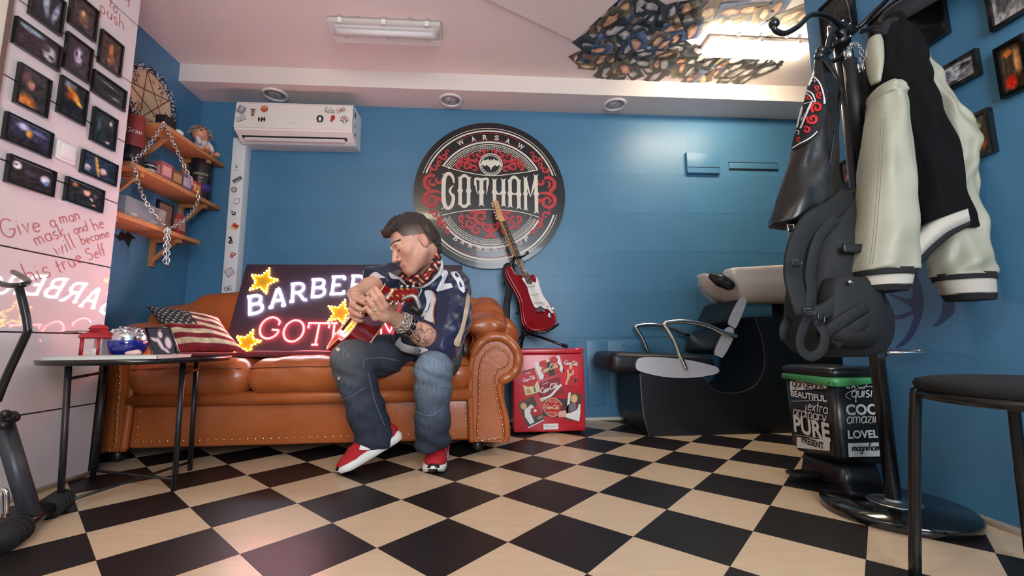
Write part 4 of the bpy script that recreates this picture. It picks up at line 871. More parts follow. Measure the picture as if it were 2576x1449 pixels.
magnet('dark red magnet with a sweeping white wave under the white script, centre of the door', 660, 690, 335, 235, 18, mat('magnet_maroon', srgb(140, 20, 28), .35), [('r', [(-.5, -.36), (-.1, -.38), (.2, -.18), (.5, .02)], .09, KW), ('p', [(-.5, -.5), (-.25, -.5), (-.3, -.38), (-.5, -.36)], KS), ('t', 'DRINK', KW, -.1, .38, .26, .08)], (.02, .06, .82, KW))
magnet('magnet of a blonde woman with a drink cooler, lower left of the door', 405, 1000, 230, 345, 24, mat('magnet_olive', srgb(62, 60, 44), .4), [('p', e_(-.24, .32, .18, .13), KB), ('p', e_(-.22, .27, .1, .1), KF), ('p', [(-.3, .16), (.2, .26), (.3, .08), (-.05, .0), (-.05, -.4), (-.34, -.4), (-.42, -.05)], KW), ('p', [(.02, .1), (.5, .12), (.48, -.22), (.0, -.2)], KC), ('p', e_(.26, -.02, .08, .06), KW), ('p', [(-.5, -.46), (.5, -.46), (.5, -.5), (-.5, -.5)], KW), ('p', [(.2, -.28), (.48, -.28), (.48, -.38), (.2, -.38)], KG), ('t', 'Cola', KC, .14, .43, .3, .06)])
magnet('black magnet with a round red disc reading ice cold beside a bottle', 742, 940, 335, 240, -6, mat('magnet_black', srgb(32, 36, 34), .4), [('p', e_(-.12, 0, .38, .5, 28), KS), ('p', e_(-.12, 0, .35, .46, 28), KC), ('t', 'ICE COLD', KS, -.12, .31, .36, .12), ('t', 'SOLD HERE', KS, -.12, -.3, .38, .11), ('p', [(.2, -.42), (.36, -.42), (.38, 0), (.31, .2), (.31, .5), (.25, .5), (.25, .2), (.18, 0)], mat('cola_bottle', srgb(110, 30, 44), .3)), ('p', [(.14, -.5), (.44, -.46), (.42, -.1), (.2, -.16), (.12, -.24)], KF)], (-.13, .01, .6, KS))
magnet('magnet of a long-haired woman in white, right edge of the door beside the disc magnet', 985, 930, 190, 355, -9, mat('magnet_brown', srgb(84, 48, 38), .45), [('p', e_(-.05, .3, .24, .16), KB), ('p', e_(-.02, .28, .13, .11), KF), ('p', [(-.3, .1), (.1, .14), (.2, -.1), (-.3, -.2)], mat('magnet_lilac', srgb(120, 108, 128), .5)), ('p', [(-.5, -.42), (.5, -.5), (.5, -.1), (.36, .1), (.22, -.1), (-.2, -.24), (-.5, -.28)], KW), ('p', [(.3, .12), (.46, .12), (.46, -.2), (.3, -.2)], KW), ('p', [(-.5, .5), (-.34, .5), (-.32, .1), (-.5, .0)], KW)])

# =================================================================== ELECTRIC GUITAR on a stand on top of the fridge
gn = Vector((.30, -.93, .16)).normalized(); gO = PY(1340, 770, 2.78)
def gpl(x, y, off=0):
    d = ray(x, y); t = (gO + gn * off - CAM).dot(gn) / d.dot(gn); return CAM + d * t
def g2(cx, cy): return gpl(1230 + cx / 3.536, 490 + cy / 3.536)
gu = (g2(345, 790) - g2(115, 250)).normalized(); gv = gn.cross(gu)      # gu runs down the neck
GF = (gO, gu, gv, gn)
def gq(cx, cy): p = g2(cx, cy) - gO; return (p.dot(gu), p.dot(gv))
eg = thing('electric_guitar', 'red electric guitar with white pickguard on a stand on the fridge', 'guitar', tuple(g2(420, 1205)))
M_gr = mat('guitar_red', srgb(150, 14, 22), .14, metal=.25, coat=.8); M_maple = mat('maple', srgb(206, 160, 104), .4, var=.08, vscale=20, stretch=(1, 1, 8)); M_rose = mat('rosewood', srgb(58, 38, 30), .5, var=.2, vscale=40)
def gprism(pts, d0, d1, m_, name, parent=None, smooth=True, n=5):
    P = [gq(*p) for p in pts]; P = catmull(P, n, True) if smooth else P
    return MB().prism(P, (gO + gn * d0, gu, gv, gn), d1 - d0).build(name, m_, parent or eg)
body = [(168, 652), (192, 640), (212, 668), (238, 712), (280, 722), (330, 738), (362, 752), (372, 726), (396, 716), (412, 732), (432, 772), (448, 832), (478, 902), (540, 982), (586, 1060), (592, 1120), (562, 1168), (480, 1200), (400, 1203), (352, 1178), (318, 1120), (305, 1030), (292, 940), (262, 866), (212, 780), (172, 706)]
gb = gprism(body, -.042, 0, M_gr, 'body')
P = catmull([gq(*p) for p in body], 5, True); c_ = Vector((sum(p[0] for p in P) / len(P), sum(p[1] for p in P) / len(P)))
for dd in (-.004, -.038): MB().tube([gO + gn * dd + gu * p[0] + gv * p[1] for p in P], .0075, 8, closed=True, upv=gn).build('rounded_edge', M_gr, gb)
pg = gprism([(288, 748), (310, 744), (330, 790), (378, 800), (372, 775), (408, 786), (416, 735), (432, 768), (448, 830), (478, 905), (535, 985), (566, 1050), (548, 1052), (520, 1022), (480, 1015), (455, 995), (420, 1010), (398, 1000), (370, 940), (350, 880), (332, 820), (300, 770)], .009, .012, mat('pickguard_white', srgb(232, 226, 226), .3), 'pickguard', n=3)
for (ca, cb_) in (((335, 822), (400, 812)), ((366, 892), (432, 884)), ((392, 962), (462, 956))):
    a, b = g2(*ca) + gn * .014, g2(*cb_) + gn * .014; MB().tube([a, b], .0085, 10, flat=.6, upv=gn).build('pickup', KW, eg)
    mm = MB()
    for k in range(6): p = a.lerp(b, (k + .5) / 6) + gn * .005; mm.ball(p, .0026, 6)
    mm.build('pole_pieces', M_chrome, eg, kind='stuff')
for c_ in ((478, 968), (515, 992), (556, 1018)): p = g2(*c_) + gn * .012; MB().lathe([(.011, 0), (.0095, .012), (.0001, .013)], p, 14, Matrix((gu, gv, gn)).transposed()).build('knob', KW, eg)
a, b = g2(420, 1030) + gn * .01, g2(485, 1024) + gn * .01; MB().tube([a, b], .018, 4, flat=.35, upv=gn).build('bridge', M_chrome, eg)
for k in range(6): p = a.lerp(b, (k + .5) / 6) + gn * .008; MB().box(p, (.008, .02, .006), Matrix((gv, gu, gn)).transposed()).build('saddle', M_chrome, eg)
p = g2(540, 1078) + gn * .004; jk = MB().ball(p, .024, 14, (1, .55, .3), Matrix((gu, gv, gn)).transposed()); jk.build('jack_plate', M_chrome, eg)
nk = [(112, 244), (140, 242), (376, 790), (336, 800)]
gprism(nk, .010, .018, M_rose, 'fretboard', smooth=False); gprism([(104, 246), (136, 244), (352, 745), (318, 758)], -.012, .0095, M_maple, 'neck', smooth=False)
A0, A1 = g2(126, 243), g2(356, 795)
mf = MB(); md = MB(); sl = (A1 - A0)
for k in range(1, 22):
    f_ = (1 - 2 ** (-k / 12)) / (1 - 2 ** (-21.5 / 12)); p = A0 + sl * f_ + gn * .0185; hw_ = .0145 + .006 * f_
    mf.cyl(p - gv * hw_, p + gv * hw_, .0012, n=5)
    if k in (3, 5, 7, 9, 12, 15, 17, 19): md.ball(A0 + sl * (f_ - .018) + gn * .018, .003, 6)
mf.build('frets', M_chrome, eg, kind='stuff'); md.build('inlays', KW, eg, kind='stuff')
gprism([(112, 246), (132, 242), (134, 222), (118, 190), (100, 140), (90, 100), (78, 62), (52, 52), (36, 66), (48, 100), (58, 140), (66, 180), (74, 215), (96, 236)], -.006, .008, M_maple, 'headstock', n=3)
for k in range(6):
    c_ = (56 + k * 5.5 + 8, 82 + k * 24); p = g2(*c_) + gn * .009; MB().lathe([(.006, 0), (.004, .008)], p, 8, Matrix((gu, gv, gn)).transposed()).build('tuning_post', M_chrome, eg)
    p2 = g2(30 + k * 7.5, 78 + k * 27); MB().ball(p2, .0075, 8, (1, 1.2, .7), Matrix((gu, gv, gn)).transposed()).build('tuning_peg', M_chrome, eg)
ms = MB()
for k in range(6): o_ = gv * (k - 2.5) * .0045; ms.cyl(A0 + gn * .022 + o_ * .8, a.lerp(b, .5) + gn * .012 + o_ * 1.5, .0005, n=4)
ms.build('strings', M_chrome, eg, kind='stuff')
# black strap hanging from the upper horn
sp = [gpl(1230 + x / 3.536, 490 + y / 3.536, -.055) for x, y in ((200, 632), (160, 640), (148, 690), (160, 760), (185, 830), (172, 900), (160, 980), (158, 1080), (156, 1150))]
MB().tube(catmull(sp, 6), .024, 8, flat=.12, upv=gn).build('strap', mat('strap_black', srgb(26, 24, 26), .7), eg)
# stand
st = thing('guitar_stand', 'black tubular guitar stand standing on top of the red fridge', 'guitar stand', (PY(1315, 860, 2.86).x, 2.83, fz))
def q_(cx, cy, o): return gpl(1230 + cx / 3.536, 490 + cy / 3.536, o)
hub = q_(318, 1220, -.085)
hub.y = 2.87; hub = PY(1230 + 318 / 3.536, 490 + 1225 / 3.536, 2.86)
MB().tube([hub, q_(245, 870, -.085), q_(215, 640, -.075)], .0095, 10).build('post', M_blackm, st)
MB().tube(catmull([q_(205, 690, -.075), q_(200, 620, -.07), q_(225, 570, -.05), q_(235, 545, -.03)], 5), .011, 10).build('neck_support', M_blackm, st)
yk = MB().tube(catmull([q_(222, 552, .0), q_(235, 558, .03), q_(290, 552, .035), q_(325, 535, .035), q_(340, 515, .02)], 5), .007, 8); yk.ball(q_(342, 518, .02), .012, 10); yk.build('neck_yoke', M_blackm, st)
MB().box(hub, (.05, .07, .05), bev=.012).build('hub', M_blackm, st)
for (c0, o1, c2, o2, c3, o3) in (((330, 1215), -.03, (500, 1218), .03, (618, 1150), .045), ((320, 1215), -.05, (360, 1222), .0, (420, 1215), .045)):
    MB().tube(catmull([hub, q_(*c0, o1), q_(*c2, o2), q_(*c3, o3)], 5), .0085, 10).build('cradle_arm', M_blackm, st)
fl_ = PY(1425, 866, 2.68); fl_.z = fz + .014
for e in (fl_, Vector((hub.x - .09, 2.68, fz + .013)), Vector((hub.x - .02, 2.95, fz + .012))):
    lg = MB().tube([hub, hub.lerp(e, .5) + Vector((0, 0, .004)), e], .009, 10).build('leg', M_blackm, st)
    dv = (e - hub).normalized(); MB().cyl(e - dv * .03, e + dv * .004, .0125, n=12).build('rubber_foot', mat('rubber', srgb(22, 22, 22), .8), lg)
for c_ in ((250, 1052), (140, 790)): MB().ball(q_(*c_, -.08), .011, 10).build('clamp_knob', M_black, st)
# =================================================================== SHAMPOO CHAIR with basin
NY, FYY = 2.466, 2.90
M_vin = mat('black_vinyl', srgb(24, 26, 32), .42, var=.08, vscale=10, bump=.03, bscale=120); M_wv = mat('white_vinyl', srgb(206, 206, 216), .45); M_cer = mat('ceramic', srgb(228, 214, 204), .06, coat=.6)
sh = thing('shampoo_chair', 'black and white salon shampoo chair with chrome arms and white basin', 'salon chair', (PY(1800, 1098, NY).x, 2.69, 0))
NF = (Vector((0, NY, 0)), Vector((1, 0, 0)), Vector((0, 0, 1)), Vector((0, 1, 0)))
def n2(x, y, Y=NY): p = PY(x, y, Y); return (p.x, p.z)
cut = catmull([(1770, 952), (1800, 983), (1850, 989), (1893, 975), (1916, 945), (1924, 905), (1914, 845), (1898, 797)], 4)
side = [n2(*p) for p in [(1610, 937), (1650, 945)] + cut] + [(n2(1898, 797)[0] + .75, n2(1898, 797)[1]), (n2(1898, 797)[0] + .75, .004), n2(1636, 1101), n2(1620, 1050), n2(1614, 1000)]
MB().prism(side, NF, FYY - NY).build('base', M_vin, sh)
MB().tube([(x, NY - .001, z) for x, z in [n2(*p) for p in [(1634, 1100), (1620, 1050), (1614, 1000), (1610, 940)]]], .004, 6).build('piping', mat('grey_piping', srgb(90, 92, 98), .5), sh)
MB().tube([(x, NY - .001, z) for x, z in [n2(*p) for p in cut]], .004, 6).build('piping', mat('brown_piping', srgb(62, 46, 38), .5), sh)
# seat
sx0, sz1 = n2(1537, 905)[0], n2(1650, 891)[1]; sx1 = n2(1805, 925)[0]; szb = n2(1680, 946)[1]
s = SDF((sx0 - .05, NY - .04, szb - .06), (sx1 + .05, FYY + .04, sz1 + .06), .011)
Rm = rot('Y', 3)
s.rbox(((sx0 + sx1) / 2, (NY + FYY) / 2, (sz1 + szb) / 2 + .002), ((sx1 - sx0) / 2, (FYY - NY) / 2 - .004, (sz1 - szb) / 2), .045, Rm, k=0)
finish('seat', s.mesh('seat', 2), M_vin, sh)
def panel(pts, Y, name='side_panel', m_=M_wv, flip=1):
    P = catmull([n2(*p) for p in pts], 4, True); MB().prism(P, (Vector((0, Y, 0)), Vector((1, 0, 0)), Vector((0, 0, 1)), Vector((0, -flip, 0))), .012).build(name, m_, sh)
panel([(1600, 912), (1612, 900), (1660, 899), (1720, 904), (1770, 914), (1804, 925), (1800, 940), (1740, 950), (1680, 949), (1630, 940), (1602, 930)], NY + .004)
# two back pads
def pad(pts, pan):
    p = [n2(*q) for q in pts]; c = Vector((sum(a for a, _ in p) / 4, 0, sum(b for _, b in p) / 4)); up = Vector((p[1][0] - p[0][0], 0, p[1][1] - p[0][1])); ln = up.length; th = (Vector((p[2][0], 0, p[2][1])) - Vector((p[1][0], 0, p[1][1]))).length
    up.normalize(); ac_ = Vector((up.z, 0, -up.x)); R_ = Matrix((ac_, Vector((0, 1, 0)), up)).transposed()
    s = SDF((c.x - .25, NY - .03, c.z - .25), (c.x + .25, FYY + .05, c.z + .25), .011); s.rbox((c.x, (NY + FYY) / 2 + .012, c.z), (th / 2 + .012, (FYY - NY) / 2 - .012, ln / 2), .035, R_, k=0)
    finish('back_pad', s.mesh('back_pad', 2), M_vin, sh); panel(pan, NY + .028)
pad([(1838, 812), (1866, 750), (1884, 752), (1858, 824)], [(1838, 808), (1866, 751), (1882, 754), (1876, 778), (1857, 822), (1848, 822)])
pad([(1800, 888), (1832, 826), (1852, 828), (1822, 900)], [(1803, 886), (1830, 828), (1848, 826), (1850, 842), (1844, 862), (1823, 898), (1812, 896)])
# chrome arms
for Y, sg in ((NY - .012, 1), (FYY + .03, -1)):
    top = catmull([Vector((n2(x, y)[0], Y, n2(x, y)[1])) for x, y in ((1668, 814), (1700, 809), (1740, 811), (1775, 819), (1815, 836), (1850, 846))], 6)
    a_ = MB().tube(top, .0145, 12).build('arm', M_chrome, sh); st_ = catmull([Vector((n2(x, y)[0], Y, n2(x, y)[1])) for x, y in ((1666, 812), (1690, 850), (1704, 885), (1714, 908), (1722, 926))], 6)
    MB().tube(st_, .0145, 12).build('strut', M_chrome, a_); MB().ball(st_[-1], .016, 12, (1, .8, 1)).build('end_cap', M_chrome, a_)
# basin: ceramic bowl with a neck notch in the front
bc = PY(1930, 720, 2.66); s = SDF((PY(1745, 700, 2.7).x - .06, 2.36, .62), (2.45, 2.96, 1.12), .01)
tipx = PY(1756, 688, 2.68).x; zt_ = PY(1850, 662, 2.45).z; zb_ = PY(1850, 772, 2.5).z
yc = 2.66
lx = tipx + .2; s.rbox((2.02, yc, zt_ - .03), (.56, .225, .215), .12, k=0); s.plane((PY(1808, 665, 2.46).x, 0, zt_), (-.72, 0, -.5), .03)
s.ell((lx, yc, zt_ - .015), (.21, .175, .21), k=.035)
s.ell((2.06, yc, zt_ + .03), (.52, .205, .21), k=.01, op='s'); s.ell((lx + .005, yc, zt_ + .0), (.185, .15, .18), k=.012, op='s'); s.rbox((lx - .25, yc, zt_ + .1), (.24, .3, .115), .02, k=.01, op='s')
for x_, y_, r_ in ((1790, 664, .03), (1800, 674, .034), (1811, 688, .03)): q_ = PY(x_, y_, 2.5); s.cap((q_.x, 2.3, q_.z), (q_.x + .04, 3.0, q_.z + .02), r_, r_, k=.006, op='s')
s.plane((2, 0, zt_), (-.06, 0, 1), .008); s.plane((2, 0, PY(1900, 776, 2.5).z), (-.02, 0, -1), .01)
finish('basin', s.mesh('basin', 3), M_cer, sh)
s = SDF((1.3, 2.38, .76), (1.75, 2.85, 1.1), .008); pA = PY(1792, 698, 2.5); pB = PY(1836, 716, 2.5)
s.chain([PY(1793, 696, 2.50), PY(1812, 705, 2.475), PY(1834, 717, 2.455)], [.026, .036, .034], k=.02); finish('neck_rest', s.mesh('neck_rest', 2), M_black, sh)
MB().cyl((2.05, yc, .5), (2.05, yc, .86), .12, .1).build('column', M_vin, sh)

# =================================================================== PEDAL BIN
bx0, by0 = 1.283, 1.487; bw, bd = .205, .262; bcx, bcy = bx0 + bw / 2, by0 + bd / 2
bn = thing('pedal_bin', 'black pedal bin printed with white words, green bag under the lid', 'bin', (bcx, bcy, 0))
def rrect(hx, hy, r, z, n=5):
    P = []
    for cx, cy, a0 in ((hx - r, hy - r, 0), (-hx + r, hy - r, 90), (-hx + r, -hy + r, 180), (hx - r, -hy + r, 270)):
        for k in range(n + 1): a = math.radians(a0 + 90 * k / n); P.append((bcx + cx + r * math.cos(a), bcy + cy + r * math.sin(a), z))
    return P
def stack(mb, secs):
    k = len(secs[0]); vs = sum(secs, []); fs = [tuple(range(k - 1, -1, -1)), tuple((len(secs) - 1) * k + i for i in range(k))]
    for j in range(len(secs) - 1):
        for i in range(k): fs.append((j * k + i, j * k + (i + 1) % k, (j + 1) * k + (i + 1) % k, (j + 1) * k + i))
    return mb.add(vs, fs, True)
M_bin = mat('bin_black', srgb(22, 22, 25), .3)
zl = .405
stack(MB(), [rrect(bw / 2 - .014, bd / 2 - .014, .03, .10), rrect(bw / 2 - .003, bd / 2 - .003, .03, .13), rrect(bw / 2, bd / 2, .03, zl)]).build('bucket', M_bin, bn)
stack(MB(), [rrect(bw / 2 - .025, bd / 2 - .025, .03, .0), rrect(bw / 2 - .018, bd / 2 - .018, .03, .02), rrect(bw / 2 - .03, bd / 2 - .03, .03, .1)]).build('foot_frame', M_bin, bn)
stack(MB(), [rrect(bw / 2 + .005, bd / 2 + .005, .032, zl + .004), rrect(bw / 2 + .007, bd / 2 + .007, .032, zl + .03), rrect(bw / 2 - .01, bd / 2 - .01, .03, zl + .04)]).build('lid', M_bin, bn)
s1 = [];
for k, z in enumerate((zl - .012, zl + .001, zl + .006)):
    R_ = rrect(bw / 2 + (.012, .009, .002)[k], bd / 2 + (.012, .009, .002)[k], .032, z); s1.append([(x, y, zz + (.012 * math.sin(i * 1.9) - .006 if k == 0 else 0)) for i, (x, y, zz) in enumerate(R_)])
stack(MB(), s1).build('bin_bag', mat('green_bag', srgb(72, 150, 92), .35, bump=.3, bscale=40), bn)
MB().box((bx0 - .035, bcy + .02, .03), (.09, .07, .016), bev=.005).build('pedal', M_bin, bn)
BL_ = (Vector((bx0 - .0002, 0, 0)), Vector((0, -1, 0)), Vector((0, 0, 1)), Vector((-1, 0, 0))); BF_ = (Vector((0, by0 - .0002, 0)), Vector((1, 0, 0)), Vector((0, 0, 1)), Vector((0, -1, 0)))
def c3(cx, cy): return 1920 + cx / 2.419, 850 + cy / 2.419
def bl(cx, cy): p = PX(*c3(cx, cy), bx0); return (-p.y, p.z)
def bf(cx, cy): p = PY(*c3(cx, cy), by0); return (p.x, p.z)
M_wp = mat('white_print', srgb(206, 204, 200), .5)
def quad(mp, fr, pts, m_, d): MB().prism([mp(*p) for p in pts], fr, d).build('print_panel', m_, bn)
def btext(mp, fr, t, x0, y0, x1, y1, m_=None, d=.0016, script=False):
    a = mp(x0, (y0 + y1) / 2); b = mp(x1, (y0 + y1) / 2); h = abs(mp(x0, y0)[1] - mp(x0, y1)[1]); ang = 0; cx, cy = (a[0] + b[0]) / 2, (a[1] + b[1]) / 2; mb = MB()
    if script:
        wd = sum(SF.get(c, SF[' '])[0] + .02 for c in t); sz = abs(b[0] - a[0]) / wd; hand(mb, t, fr, a[0], a[1] - h * .25, sz, .0042, 0, 0, .25, d, .02)
    else: put_text(mb, t, fr, cx, cy, abs(b[0] - a[0]), h * .85, ang, d, bold=.035)
    mb.build('print_' + t.lower().split()[0], m_ or M_wp, bn)
quad(bl, BL_, [(165, 320), (385, 305), (385, 255), (165, 262)], M_wp, .001); btext(bl, BL_, 'gorgeous', 178, 262, 372, 305, M_bin, .002, True)
btext(bl, BL_, 'BEAUTIFUL', 172, 332, 385, 375); btext(bl, BL_, 'extra', 270, 400, 392, 450, script=True); btext(bl, BL_, 'ordinary', 182, 430, 380, 480, script=True)
btext(bl, BL_, 'PURE', 190, 490, 405, 605); quad(bl, BL_, [(205, 603), (405, 622), (405, 688), (205, 668)], M_wp, .001); btext(bl, BL_, 'PRESENT', 238, 615, 370, 660, M_bin, .002)
for a_, b_ in (((166, 318), (385, 308)), ((175, 385), (395, 380)), ((180, 470), (392, 500)), ((195, 590), (410, 618))):
    mb = MB(); mb.ribbon([bl(*a_), bl(*b_)], .0015, BL_, .0015); mb.build('print_rule', M_wp, bn)
btext(bf, BF_, 'ex', 495, 265, 560, 320, script=True); btext(bf, BF_, 'quisite', 530, 320, 720, 375, script=True); btext(bf, BF_, 'COOL', 500, 395, 740, 475); btext(bf, BF_, 'amazing', 502, 490, 740, 530, script=True); btext(bf, BF_, 'LOVELY', 512, 555, 740, 615)
quad(bf, BF_, [(515, 640), (740, 635), (740, 720), (520, 725)], M_wp, .001); btext(bf, BF_, 'magnificent', 535, 650, 728, 700, M_bin, .002, True)
mb = MB(); mb.ribbon(catmull([bf(560, 280), bf(600, 310), bf(640, 275), bf(680, 290), bf(600, 300), bf(520, 330), bf(500, 355), bf(530, 375)], 5), .002, BF_, .0016); mb.build('print_flourish', M_wp, bn)
# =================================================================== COAT STAND and what hangs on it
CX, CY = 1.312, 1.33
cs_ = thing('coat_stand', 'black metal coat stand with round base and curved hooks', 'coat stand', (CX, CY, 0))
MB().lathe([(.19, 0), (.196, .006), (.196, .024), (.19, .031), (.0001, .033)], (CX, CY, 0), 48).build('base', mat('gloss_black', srgb(14, 14, 15), .12, coat=.5), cs_)
MB().lathe([(.07, .0335), (.07, .0355), (.062, .0365), (.058, .035), (.045, .036), (.03, .0355), (.022, .04), (.022, .044)], (CX, CY, 0), 40).build('base_plate', mat('brushed_silver', (.6, .6, .6), .3, 1), cs_)
MB().cyl((CX, CY, .033), (CX, CY, 1.70), .021, n=20).build('pole', M_blackm, cs_)
rz = .505; m = MB(); m.tube([(CX + .075 + .1 * math.cos(a), CY + .07 * math.sin(a), rz) for a in np.linspace(0, 2 * math.pi, 33)[:-1]], .006, 8, closed=True); m.build('umbrella_ring', M_chrome, cs_)
MB().ball((CX - .01, CY - .028, rz), .018, 14).build('ring_knob', M_blackm, cs_)
HY = 1.3
hz = PY(2148, 90, CY).z
hub_ = Vector((CX, CY, hz)); m = MB(); m.lathe([(.024, -.05), (.032, -.045), (.034, 0), (.032, .045), (.024, .05)], hub_, 20); m.build('hub', M_blackm, cs_)
m = MB()
for k in range(10): a = k * .63; m.ball(hub_ + Vector((.034 * math.cos(a), .034 * math.sin(a), .03 * (1 if k % 2 else -1))), .0055, 8)
m.build('rivets', M_chrome, cs_, kind='stuff')
def hook(pts, ball=True):
    P = catmull([PY(x, y, Y) for x, y, Y in pts], 6); h = MB().tube(P, .0085, 10).build('hook', M_blackm, cs_)
    if ball: MB().ball(P[-1], .016, 12).build('knob', M_blackm, h)
hook([(2140, 85, 1.33), (2118, 68, 1.3), (2080, 42, 1.26), (2040, 38, 1.22), (2010, 65, 1.2), (1975, 84, 1.18), (1950, 76, 1.17), (1947, 60, 1.17)])
hook([(2130, 95, 1.33), (2110, 88, 1.29), (2098, 75, 1.26), (2088, 95, 1.24), (2080, 125, 1.23), (2066, 128, 1.23)])
hook([(2135, 105, 1.33), (2118, 140, 1.28), (2095, 154, 1.25), (2074, 156, 1.22), (2062, 142, 1.21)])
hook([(2150, 60, 1.33), (2142, 20, 1.3), (2130, -20, 1.28), (2110, -50, 1.26)])
hook([(2165, 80, 1.33), (2210, 70, 1.27), (2235, 90, 1.22), (2245, 70, 1.2)])
hook([(2160, 70, 1.33), (2190, 40, 1.3), (2230, 0, 1.25), (2250, -30, 1.22)])
def loft(rows, n=28, fold=.0, k=5, seed=0, cap=True, sq_=2.4, rib=0, wr=0, sub=5):
    """stack of soft oval sections: (left px, right px, y px, distance, thickness)"""
    r = np.random.RandomState(seed); ph = r.rand(4) * 6; mb = MB(); secs = []
    rows2 = []
    R = np.array(rows, float); t = np.arange(len(R)); tt = np.linspace(0, len(R) - 1, (len(R) - 1) * sub + 1)
    for q in tt:
        i = min(int(q), len(R) - 2); f = q - i; f = f; a, b = R[max(i - 1, 0)], R[i]; c, d = R[i + 1], R[min(i + 2, len(R) - 1)]
        rows2.append(.5 * ((2 * b) + (c - a) * f + (2 * a - 5 * b + 4 * c - d) * f * f + (3 * b - a - 3 * c + d) * f ** 3))
    for j, (xl, xr, y, Y, th) in enumerate(rows2):
        c = PY((xl + xr) / 2, y, Y); hw = abs(xr - xl) / 2 * Y / FPX; S_ = []
        for i in range(n):
            a = 2 * math.pi * i / n; ca, sa = math.cos(a), math.sin(a); x = abs(ca) ** (2 / sq_) * (1 if ca > 0 else -1); yy = abs(sa) ** (2 / sq_) * (1 if sa > 0 else -1)
            fo = 1 + fold * (math.sin(k * a + ph[0] + .25 * j) * .6 + math.sin((k + 3) * a + ph[1] - .15 * j) * .4)
            w_ = wr * (math.sin(j * .42 + 2.2 * math.sin(a * 2 + ph[2])) * math.sin(a * 1.5 + ph[3] + j * .13) + .4 * math.sin(j * .8 + 3 * a + ph[0])) if wr else 0
            rb_ = rib if (rib and i % 2) else 0
            S_.append(c + Vector(((hw - rb_ + w_ * .25) * x * (1 + (fo - 1) * .25), (th - rb_ + w_) * yy * fo, .0)))
        secs.append([tuple(v) for v in S_])
    kk = n; vs = sum(secs, []); fs = [tuple(range(kk)), tuple((len(secs) - 1) * kk + i for i in range(kk - 1, -1, -1))] if cap else []
    for j in range(len(secs) - 1):
        for i in range(kk): fs.append((j * kk + i, (j + 1) * kk + i, (j + 1) * kk + (i + 1) % kk, j * kk + (i + 1) % kk))
    return mb.add(vs, fs, True)
# ---- varsity jacket
M_crm = mat('cream_leather', srgb(156, 153, 134), .5, var=.05, vscale=9, bump=.08, bscale=18); M_wool = mat('black_wool', srgb(10, 10, 11), .95, spec=.2, bump=.15, bscale=260); M_rib = mat('rib_white', srgb(182, 174, 162), .9); M_ribk = mat('rib_black', srgb(20, 20, 22), .9)
vj = thing('varsity_jacket', 'black varsity jacket with cream leather sleeves hanging on the coat stand', 'jacket', tuple(PY(2300, 640, 1.12)))
b1 = loft([(2226, 2262, 40, 1.15, .02), (2212, 2300, 85, 1.14, .035), (2206, 2322, 150, 1.125, .05), (2202, 2334, 205, 1.115, .056), (2232, 2350, 262, 1.115, .056), (2255, 2378, 360, 1.115, .06), (2278, 2410, 460, 1.11, .062), (2292, 2434, 545, 1.11, .06), (2300, 2440, 580, 1.11, .055)], 40, .22, 6, 3, wr=.003, sub=8).build('body', M_wool, vj)
def band(pts_top, pts_bot, name, m_, Y, th, parent, stripes=0):
    mb = MB(); n = 72; A = catmull([PY(x, y, Y) for x, y in pts_top], n // (len(pts_top) - 1)); B = catmull([PY(x, y, Y) for x, y in pts_bot], n // (len(pts_bot) - 1)); k = min(len(A), len(B)); vs = []; fs = []
    for i in range(k):
        b_ = math.sin(math.pi * i / (k - 1)) * th; rb = (.0022 if (i % 2) else 0); o = Vector((0, -b_ - rb, 0)); vs += [A[i] + o, B[i] + o, B[i] + Vector((0, .03 + b_ * .3, 0)), A[i] + Vector((0, .03 + b_ * .3, 0))]
    for i in range(k - 1):
        a, b = i * 4, (i + 1) * 4
        for q in range(4): fs.append((a + q, a + (q + 1) % 4, b + (q + 1) % 4, b + q))
    fs += [(0, 3, 2, 1), tuple((k - 1) * 4 + q for q in range(4))]
    mb.add(vs, fs, True); return mb.build(name, m_, parent)
def ribmesh(rows, name, m_, parent, ribs=44, seed=0):
    return loft(rows, ribs * 2, .0, 5, seed, sq_=2.0).build(name, m_, parent)
band([(2300, 618), (2318, 590), (2360, 555), (2434, 525)], [(2312, 650), (2330, 622), (2375, 585), (2440, 556)], 'hem_band', M_rib, 1.04, .012, vj)
band([(2312, 650), (2330, 622), (2375, 585), (2440, 556)], [(2318, 664), (2336, 636), (2380, 598), (2440, 568)], 'hem_stripe', M_ribk, 1.038, .013, vj)
s1 = loft([(2212, 2244, 214, 1.10, .03), (2202, 2258, 226, 1.10, .046), (2197, 2264, 244, 1.10, .052), (2192, 2264, 270, 1.105, .055), (2180, 2276, 380, 1.09, .062), (2168, 2288, 480, 1.08, .066), (2156, 2296, 590, 1.07, .068), (2144, 2296, 672, 1.065, .066), (2146, 2294, 684, 1.065, .06)], 44, .08, 4, 5, wr=.0028, sub=9).build('sleeve', M_crm, vj)
loft([(2188, 2214, 94, 1.14, .015), (2184, 2216, 118, 1.135, .024), (2188, 2214, 165, 1.125, .026), (2196, 2210, 210, 1.12, .015)], 24).build('shoulder_panel', M_crm, vj)
loft([(2146, 2294, 680, 1.065, .064), (2150, 2290, 696, 1.064, .064)], 30).build('cuff_stripe', M_ribk, vj)
loft([(2154, 2288, 694, 1.064, .06), (2162, 2280, 722, 1.063, .056)], 110, rib=.0016, sq_=2.1).build('cuff', M_rib, vj); loft([(2162, 2280, 720, 1.063, .056), (2170, 2270, 734, 1.062, .05)], 30).build('cuff_edge', M_ribk, vj)
